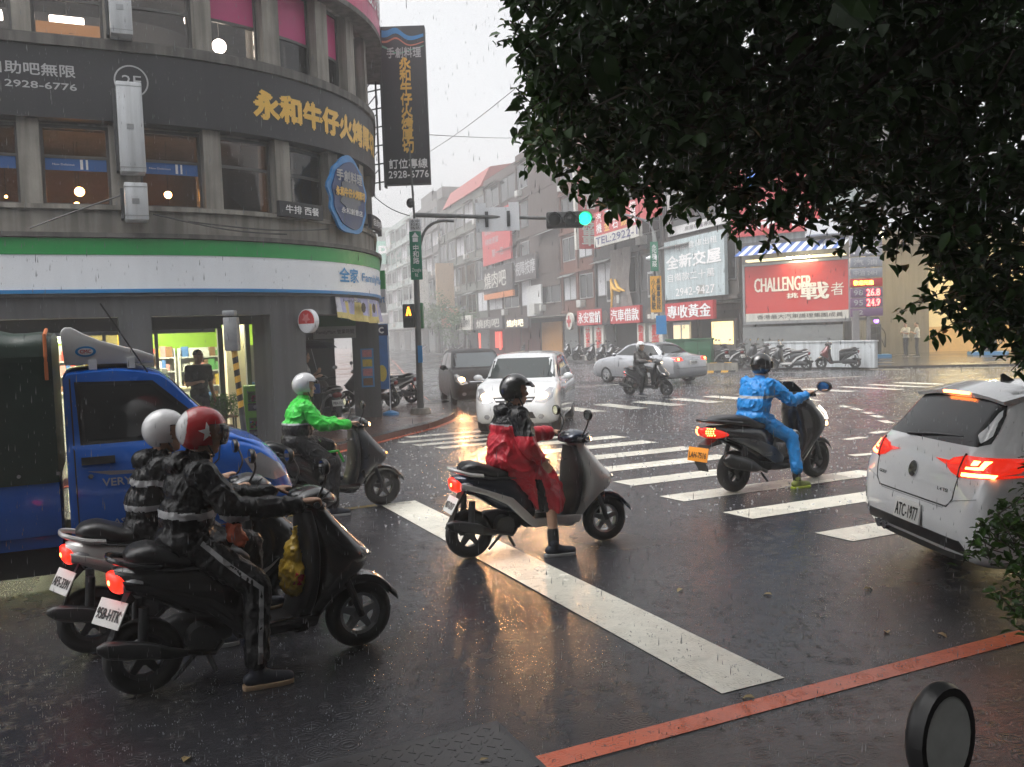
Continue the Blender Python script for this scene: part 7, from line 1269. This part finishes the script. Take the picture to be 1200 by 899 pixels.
obj('chassis', G().box(-2.5, 1.35, -.60, .60, .19, .40).box(-2.3, -1.95, -.66, .66, .28, .42), black_matte, T); obj('mudflap', G().box(-1.95, -1.93, -.72, -.52, .1, .45), rubber, T)
g = G(); secs = []
for i in range(26):
    x = -2.56+2.50*i/25; sag = .012*sin(i*1.9)+.010*sin(i*.7); hw = .755+.010*sin(i*2.7); secs.append([(x, -hw, .93), (x, -hw-.004*sin(i*3), 1.3), (x, -hw, 1.75), (x, -hw+.01, 1.98+sag), (x, -hw+.07, 2.06+sag), (x, -.35, 2.09+sag), (x, 0, 2.10+sag), (x, .35, 2.09+sag), (x, hw-.07, 2.06+sag), (x, hw-.01, 1.98+sag), (x, hw, 1.5), (x, hw, .93)])
g.loft(secs); cv = obj('canvas_cover', g, tarp, T, smooth=True, angle=50); g = G()
for i in range(10): x = -2.45+i*.265; g.lathe([(-.766, 0), (-.766, .014), (-.756, .014)], (x, 0, 1.0), 'y', 10, close=False)
obj('eyelet', g, steel, cv); obj('orange_rope', G().tube([(-.10, -.76, 1.72), (-.10, -.77, 1.9), (-.10, -.74, 2.06), (-.10, -.4, 2.11)], .014, 6), M('orange_rope', (.45, .12, .03), .6), cv); obj('seam_flap', G().box(-2.5, -.08, -.775, -.765, 1.86, 1.90), tarp, cv)
# ------------------------------------------------------------------ parked scooters
PK = 'scooters parked along the far pavement'
def parked(label, loc, rot, paint_, plate_='MBX-5521', tail=None):
    global tail_red, tail_hot
    a, b = tail_red, tail_hot; tail_red = tail_hot = red_off
    s_ = scooter(dict(label=label, loc=loc, rot=rot, paint=paint_, plate=plate_, ind=clear_lens)); tail_red, tail_hot = a, b; return s_
pk = parked('grey and white scooter parked by the traffic light pole at the corner', at(455, 481, .11)+Vector((.0, .9, 0)), radians(165), (pt_grey, pt_grey, pt_white)); pk2 = parked('maroon scooter parked at the right end of the low white wall', at(985, 432, .1)+Vector((.55, -.1, 0)), radians(165), (pt_maroon, pt_black, pt_grey), 'KLD-8810')
dup(pk, at(470, 478, .11)+Vector((.1, 1.6, 0)), radians(170), 'black seat scooter parked behind the corner scooter', None)
mk = lambda a, b, c: {pt_grey: a, pt_white: b, pt_black: c}
spots = [((945, 434), 150, 'white flanked scooter parked in front of the low white wall', {pt_grey: pt_black}), ((925, 432), 140, 'second scooter from the right in the row before the white wall', {}), ((908, 430), 135, 'third scooter from the right in the row before the white wall', {pt_white: pt_black}), ((892, 429), 130, 'dark scooter at the left end of the low white wall', {pt_white: pt_navy}), ((868, 430), 120, 'silver scooter parked below the lit shop window', {pt_white: pt_silver}), ((850, 430), 118, 'dark scooter parked right of the green bins', {pt_white: pt_black, pt_grey: pt_black})]
for (pp_, rz, lb, rm) in spots: dup(pk, at(*pp_, .1), radians(rz), lb, PK, remap=rm or None)
for k, (px, py, lb) in enumerate(((735, 424, 'scooter parked under the pawn shop sign nearest the lamp pole'), (722, 423, 'scooter second in the row under the pawn shop sign'), (708, 422, 'scooter in the middle of the row under the pawn shop sign'), (694, 421, 'scooter fourth in the row under the pawn shop sign'), (680, 420, 'scooter at the left end of the row under the pawn shop sign'))): dup(pk, at(px, py, .1), radians(205+7*(k % 3)), lb, PK, remap=[{pt_white: pt_black}, {pt_white: pt_silver}, {pt_grey: pt_maroon}][k % 3])
for k, (px, py, lb) in enumerate(((628, 414, 'misty scooter parked before the orange shopfront'), (532, 412, 'misty scooter with pale flank parked before the grey green house'), (541, 412.5, 'misty dark scooter parked before the grey green house'), (500, 410.5, 'farthest misty scooter parked down the street'))): dup(pk, at(px, py, .1), radians(200), lb, PK, remap={pt_white: pt_silver} if k % 2 else None)
# scooters in the arcade behind the umbrella
dup(pk, uv(4.6, 18.9, .11), radians(120), 'dark scooter standing in the arcade behind the woman', None, remap={pt_white: pt_black}); dup(pk, uv(3.9, 19.9, .11), radians(130), 'scooter deeper in the arcade with round mirrors', None)
# scooter beside the camera, only its mirror reaches into the picture
def mirrors_big(T, hx, hz, *a, **k): return mirrors_0(T, hx, hz, .24, .28, .1, (.028, .062, .080))
mirrors_0 = mirrors; mirrors = mirrors_big; mg0 = mirror_glass; mirror_glass = M('wet_mirror_painted_sky', (.60, .62, .60), .4, .1, var=.2, sc=20)  # pale grey glass colour stands in for the sky reflected in the mirror
mp_ = aty(1099, 862, 1.25); hd = radians(118); off = Vector((.985, .34, 1.295)); Rz = Matrix.Rotation(hd, 3, 'Z'); q = mp_-Rz @ off
nearS = parked('scooter beside the camera of which only one black mirror shows', Vector((q.x, q.y, .052)), hd, (pt_black, pt_black, pt_black), 'NRT-2041'); dz_ = mp_.z-1.295-.05; mirrors = mirrors_0; mirror_glass = mg0
print('near scooter mirror dz', dz_)
# bins and striped kerb
gm = M('green_bin', (.02, .10, .045), .5, var=.15); 
for k, (px, lb) in enumerate(((800, 'left of two dark green utility boxes before the shops'), (822, 'right of two dark green utility boxes before the shops'))):
    T = thing('utility_box', lb, 'utility box', at(px, 431, .1), radians(-25)); obj('cabinet', G().box(-.75, .45, 0, .6, .08, 1.25), gm, T, bevel=.02); obj('plinth', G().box(-.8, .5, -.05, .65, 0, .08), concrete, T); obj('lid', G().box(-.79, .49, -.04, .64, 1.25, 1.33), gm, T, bevel=.015); obj('door_gap', G().box(-.16, -.14, -.004, .0, .15, 1.2), seam, T); obj('handle', G().box(-.1, -.07, -.03, 0, .6, .75), steel, T)
T = thing('striped_barrier', 'yellow and black striped kerb barrier behind the silver car', 'barrier', at(822, 437, .0), radians(-20)); g = G()
for k in range(8): g.add([Vector((-1.0+k*.3, 0, 0)), Vector((-.7+k*.3, 0, 0)), Vector((-.55+k*.3, .1, .42)), Vector((-.85+k*.3, .1, .42))], [(0, 1, 2, 3)], k % 2)
obj('face', g, [ypaint, black_plastic], T); obj('block', G().box(-.95, 1.5, .02, .3, 0, .40), concrete, T)
T = thing('fence_panel', 'dark slatted rack behind the parked scooters', 'rack', at(880, 424, .1), radians(-25)); 
for k in range(6): obj('slat', G().box(-.7+k*.25, -.6+k*.25, 0, .04, 0, 1.1), dsteel, T)
obj('rail', G().box(-.75, .75, .045, .08, .95, 1.05).box(-.75, .75, .045, .08, .2, .3), dsteel, T)
for px, w_, h_, lb in ((545, 4.5, 5.5, 'misty green street tree before the grey green house'), (515, 4.0, 6.5, 'far misty street tree down the left of the street')):
    c = at(px, 413, .1); T = thing('street_tree', lb, 'tree', c); obj('trunk', G().tube([(0, 0, 0), (.1, 0, h_*.5)], [.16, .1], 8), bark, T); g = G(); cl = [(random.gauss(0, w_*.25), random.gauss(0, w_*.25), h_*.6+random.gauss(0, h_*.15)) for _ in range(26)]
    for q in cl: leaves(g, [Vector(q)+Vector((random.gauss(0, .4), random.gauss(0, .4), random.gauss(0, .3))) for _ in range(50)], .28, .16)
    o = obj('crown', g, leaf_shrub, T); o['kind'] = 'stuff'
# ------------------------------------------------------------------ overhanging tree
edge = [(594, -60), (598, 0), (590, 60), (610, 100), (600, 150), (603, 176), (624, 194), (650, 198), (676, 228), (699, 251), (736, 252), (757, 267), (775, 255), (800, 265), (830, 262), (848, 275), (866, 318), (884, 300), (905, 290), (922, 293), (945, 285), (958, 292), (970, 318), (985, 300), (1002, 304), (1024, 322), (1045, 300), (1066, 310), (1078, 330), (1043, 362), (1055, 375), (1072, 379), (1098, 398), (1125, 395), (1146, 428), (1170, 430), (1192, 446), (1260, 460), (1300, 300), (1300, -60)]
def in_poly(x, y, P_):
    c = False
    for i in range(len(P_)):
        a, b = P_[i], P_[i-1]
        if (a[1] > y) != (b[1] > y) and x < (b[0]-a[0])*(y-a[1])/(b[1]-a[1])+a[0]: c = not c
    return c
def edge_d(x, y): return min(math.hypot(x-(a[0]+(b[0]-a[0])*t/8), y-(a[1]+(b[1]-a[1])*t/8)) for a, b in zip(edge[:-3], edge[1:-2]) for t in range(8))
rt = random.Random(11); TREE = thing('tree', 'dark leafy tree overhanging the top right of the view', 'tree', (3.9, 2.6, .05))
T0 = Vector((3.9, 2.6, .05)); trunk_top = Vector((3.6, 3.0, 3.4))
obj('trunk', G().tube([Vector((0, 0, 0)), Vector((-.05, .1, 1.2)), Vector((-.2, .3, 2.4)), trunk_top-T0], [.24, .19, .17, .15], 14), bark, TREE, smooth=True)
twigs = []; n_try = 0
while len(twigs) < 1750 and n_try < 40000:
    n_try += 1; x, y = rt.uniform(585, 1260), rt.uniform(-50, 455)
    if not in_poly(x, y, edge): continue
    dd = edge_d(x, y)
    if dd < 13 and rt.random() > .13: continue
    thin = 1. if dd > 45 else .25+.75*dd/45
    if 880 < x < 1090 and y > 215: thin *= .42
    if rt.random() > thin: continue
    twigs.append((aty(x, y, rt.uniform(3.7, 6.4) if dd < 60 else rt.uniform(3.4, 7.6)), dd))
gl, gt = G(), G(); single = []; gl2 = G()
random.seed(5)
for c, dd in twigs:
    dirn = Vector((rt.gauss(-.25, .6), rt.gauss(.1, .6), rt.gauss(-.55, .4))).normalized(); L = rt.uniform(.16, .30); a = c-dirn*L*.7; b = c+dirn*L*.3
    gt.tube([a, (a+b)/2+Vector((0, 0, .012)), b], [.005, .004, .002], 4)
    pts = [a.lerp(b, rt.random())+Vector((rt.gauss(0, .025), rt.gauss(0, .025), rt.gauss(0, .025))) for _ in range(15)]+[b]
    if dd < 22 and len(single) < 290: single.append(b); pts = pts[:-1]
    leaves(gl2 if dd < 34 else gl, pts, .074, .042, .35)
o = obj('foliage', gl, leaf_dark, TREE, smooth=True, angle=180); o.location = -T0; o['kind'] = 'stuff'
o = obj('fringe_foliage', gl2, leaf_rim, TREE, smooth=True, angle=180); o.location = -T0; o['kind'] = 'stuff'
o = obj('twigs', gt, bark, TREE); o.location = -T0; o['kind'] = 'stuff'
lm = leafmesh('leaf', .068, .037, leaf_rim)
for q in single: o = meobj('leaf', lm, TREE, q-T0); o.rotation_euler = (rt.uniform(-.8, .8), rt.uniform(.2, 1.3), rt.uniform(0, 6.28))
# limbs and the dense upper crown
gb = G()
for k in range(12):
    e = twigs[(k*137) % len(twigs)][0]; up_ = trunk_top.lerp(e, .5)+Vector((0, 0, rt.uniform(.3, .8))); gb.tube([p_-T0 for p_ in smooth_path([trunk_top, trunk_top.lerp(up_, .5)+Vector((0, 0, .2)), up_, e], 4)], [.09-.08*i/12 for i in range(13)], 6)
for q in ((6.5, 1.5, 5.2), (2., .5, 5.6), (5.8, 5.5, 5.4), (1.6, 5.2, 5.4), (3.8, 3.5, 6.6)): gb.tube([p_-T0 for p_ in smooth_path([trunk_top, trunk_top.lerp(Vector(q), .5)+Vector((0, 0, .4)), q], 4)], [.11-.09*i/8 for i in range(9)], 7)
obj('limbs', gb, bark, TREE, smooth=True)
gu = G(); up_pts = []
while len(up_pts) < 13000:
    x, y, z = rt.uniform(-.4, 8.5), rt.uniform(-1.5, 9), rt.uniform(3.0, 7.2); rr = ((x-4.0)/4.6)**2+((y-3.6)/5.4)**2+((z-4.2)/2.9)**2
    if rr > 1 or rr < .25 and rt.random() < .5: continue
    d = Vector((x, y, z-CAM_H)); px = 600+1037*(d.dot(_cr))/max(.1, d.dot(_fw)); py = 449.5-1037*d.dot(_cu)/max(.1, d.dot(_fw))
    if y > .3 and not in_poly(px, py, edge) and py > -60 and px < 1290: continue
    if y > .3 and in_poly(px, py, edge) and edge_d(px, py) < 70: continue
    if y < .3 and z < 3.6: continue
    up_pts.append(Vector((x, y, z)))
leaves(gu, up_pts, .17, .10, .3); o = obj('upper_foliage', gu, leaf_dark, TREE); o.location = -T0; o['kind'] = 'stuff'
# ------------------------------------------------------------------ block and second tree added out of view to shade the near riders
T = thing('unseen_shade_block', 'grey apartment block added unseen behind the viewpoint to shade the near riders', 'building', uv(-32, -4.2, .05), TH); obj('wall', G().box(0, 66, -10, 0, 0, 10.6).box(0, 66, 0, 1.2, 3.2, 3.5), wallm['grey'], T)
for i in range(16):
    for j in range(2): w = obj('window', G().box(1.2+i*4.1, 3.9+i*4.1, .0, .07, 4.4+j*3.1, 6.2+j*3.1), win_frame, T); obj('pane', G().box(1.3+i*4.1, 3.8+i*4.1, .071, .085, 4.5+j*3.1, 6.1+j*3.1), dark_glass, w)
    obj('shop_front', G().box(.6+i*4.1, 4.2+i*4.1, .0, .06, .1, 2.8), [shut, darkwall][i % 2], T)
T2 = thing('tree', 'second tree added out of view so its crown shades the nearest riders', 'tree', (-4.6, .6, .05)); b0 = Vector((-4.6, .6, .05)); obj('trunk', G().tube([(0, 0, 0), (.1, .1, 2.2), (.3, .3, 5.2)], [.22, .18, .13], 12), bark, T2, smooth=True); gu = G(); pts = []
while len(pts) < 8000:
    x, y, z = rt.uniform(-9, 2.2), rt.uniform(-3.5, 6.5), rt.uniform(4.2, 9.2); rr = ((x+3.4)/5.2)**2+((y-1.6)/4.9)**2+((z-6.8)/2.5)**2
    if rr > 1 or (y > 0 and z < 2.45+.44*y): continue
    pts.append(Vector((x, y, z))-b0)
leaves(gu, pts, .22, .13, .3); o = obj('crown', gu, leaf_dark, T2); o['kind'] = 'stuff'; gb = G()
for k in range(7): e = pts[k*900]; gb.tube(smooth_path([(.2, .2, 4.0), Vector((.25, .25, 4.6)).lerp(e, .5)+Vector((0, 0, .3)), e], 4), [.09-.08*i/8 for i in range(9)], 6)
obj('limbs', gb, bark, T2, smooth=True)
# ------------------------------------------------------------------ shrub at the right edge
sb = Vector((3.05, 4.15, .05)); SH = thing('shrub', 'green leafy shrub reaching in at the right edge', 'shrub', sb); spoly = [(1205, 505), (1192, 520), (1200, 560), (1188, 570), (1196, 590), (1180, 588), (1165, 600), (1140, 602), (1150, 622), (1128, 632), (1118, 648), (1140, 662), (1165, 668), (1158, 700), (1180, 735), (1205, 742), (1330, 760), (1330, 480)]
gs, gst = G(), G(); nn = 0; ends = []
while nn < 230:
    x, y = rt.uniform(1112, 1320), rt.uniform(500, 745)
    if not in_poly(x, y, spoly): continue
    nn += 1; c = aty(x, y, rt.uniform(3.55, 4.3)); ends.append(c); dirn = Vector((rt.gauss(-.5, .4), rt.gauss(0, .5), rt.gauss(.25, .4))).normalized(); a = c-dirn*.14; gst.tube([a-sb, c-sb], [.004, .002], 4)
    leaves(gs, [a.lerp(c, i/9)-sb+Vector((rt.gauss(0, .012), rt.gauss(0, .012), rt.gauss(0, .012))) for i in range(10)], .05, .025, -.2)
for k in range(9): gst.tube([p_-sb for p_ in smooth_path([sb, sb+Vector((rt.uniform(-.15, .1), rt.uniform(-.15, .15), .6)), ends[k*23]], 4)], [.018-.014*i/8 for i in range(9)], 6)
o = obj('foliage', gs, leaf_shrub, SH); o['kind'] = 'stuff'; obj('stem', gst, bark, SH)
# fallen leaves
lf = leafmesh('fallen_leaf', .07, .04, M('yellow_leaf', (.26, .19, .08), .5))
for k, (px, py) in enumerate(((1012, 690), (1040, 742), (905, 697), (800, 690), (1098, 742), (560, 893), (215, 893), (885, 818))): o = tag(meobj('fallen_leaf', lf, None, at(px, py, .008)), 'small pale fallen leaf lying on the wet road', 'leaf', 'fallen leaves on the road'); o.rotation_euler = (0, 0, k*1.3)
# ------------------------------------------------------------------ rain: splashes on the ground and falling drops
water = M('rain_water', (.55, .57, .60), .08, var=0, spec=.8); water.node_tree.nodes['Principled BSDF'].inputs['Transmission Weight'].default_value = .55
g = G(); rs_ = random.Random(3)
for k in range(6500):
    y = 3.4+rs_.random()**1.6*24; x = rs_.uniform(-.62, .62)*y; h = rs_.uniform(.006, .018); z0 = .002
    for j in range(rs_.choice((3, 4, 5))):
        a = rs_.uniform(0, 6.28); r = rs_.uniform(.006, .022); q = Vector((x+r*cos(a), y+r*sin(a), z0+h*rs_.uniform(.2, 1.1))); s = rs_.uniform(.0012, .0034)
        g.add([q+Vector(d)*s for d in ((1, 0, 0), (-.5, .87, 0), (-.5, -.87, 0), (0, 0, 1.8), (0, 0, -1.8))], [(0, 1, 3), (1, 2, 3), (2, 0, 3), (1, 0, 4), (2, 1, 4), (0, 2, 4)])
mist = bpy.data.materials.new('splash_water'); mist.use_nodes = True; t = mist.node_tree; t.nodes.remove(t.nodes['Principled BSDF']); tr = t.nodes.new('ShaderNodeBsdfTransparent'); df = t.nodes.new('ShaderNodeBsdfDiffuse'); tl2 = t.nodes.new('ShaderNodeBsdfTranslucent'); a1 = t.nodes.new('ShaderNodeMixShader'); a2 = t.nodes.new('ShaderNodeMixShader'); df.inputs[0].default_value = tl2.inputs[0].default_value = (.8, .82, .85, 1); a1.inputs[0].default_value = .5; a2.inputs[0].default_value = .38; t.links.new(df.outputs[0], a1.inputs[1]); t.links.new(tl2.outputs[0], a1.inputs[2]); t.links.new(tr.outputs[0], a2.inputs[1]); t.links.new(a1.outputs[0], a2.inputs[2]); t.links.new(a2.outputs[0], t.nodes['Material Output'].inputs[0])
gc = G()
for k in range(26000):
    y = sqrt(rs_.uniform(9.**2, 52.**2)); x = rs_.uniform(-.42, .62)*y; r0 = rs_.uniform(.004, .010); r1 = r0*rs_.uniform(1.6, 2.6); h = rs_.uniform(.012, .035)*(.6+y/60); a0 = rs_.uniform(0, 6.28)
    gc.add([(x+r0*cos(a0+j*2.094), y+r0*sin(a0+j*2.094), .003) for j in range(3)]+[(x+r1*cos(a0+j*2.094), y+r1*sin(a0+j*2.094), .003+h*rs_.uniform(.6, 1.2)) for j in range(3)], [(0, 1, 4, 3), (1, 2, 5, 4), (2, 0, 3, 5)])
o = obj('splash_mist', gc, mist); o['kind'] = 'stuff'; o['label'] = 'fine spray where heavy rain strikes the road'
o = obj('rain_splashes', g, water); o['kind'] = 'stuff'; o['label'] = 'tiny rain splashes bouncing off the road'
g = G()
for k in range(15000):
    y = 1.6+rs_.random()**1.3*22; x = rs_.uniform(-.62, .62)*y; z = rs_.uniform(.1, max(2.5, 1.95+.42*y)); L = rs_.uniform(.008, .017); s = .001; q = Vector((x, y, z))
    g.add([q+Vector((s, 0, 0)), q+Vector((-s*.5, s*.87, 0)), q+Vector((-s*.5, -s*.87, 0)), q+Vector((.05*L, 0, L)), q+Vector((0, 0, -L*.4))], [(0, 1, 3), (1, 2, 3), (2, 0, 3), (1, 0, 4), (2, 1, 4), (0, 2, 4)])
o = obj('raindrops', g, water); o['kind'] = 'stuff'; o['label'] = 'falling raindrops in the air'
# ------------------------------------------------------------------ rain haze
hz = bpy.data.materials.new('haze'); hz.use_nodes = True; t = hz.node_tree; t.nodes.remove(t.nodes['Principled BSDF']); pv_ = t.nodes.new('ShaderNodeVolumePrincipled'); pv_.inputs['Color'].default_value = (.985, .988, .992, 1); pv_.inputs['Density'].default_value = .0041; pv_.inputs['Anisotropy'].default_value = .2; hz.cycles.homogeneous_volume = True; t.links.new(pv_.outputs[0], t.nodes['Material Output'].inputs['Volume'])
o = obj('haze', G().box(-131, 131, -31, 261, -1., 22.5), hz); o['kind'] = 'stuff'; o['label'] = 'pale rain haze filling the street'
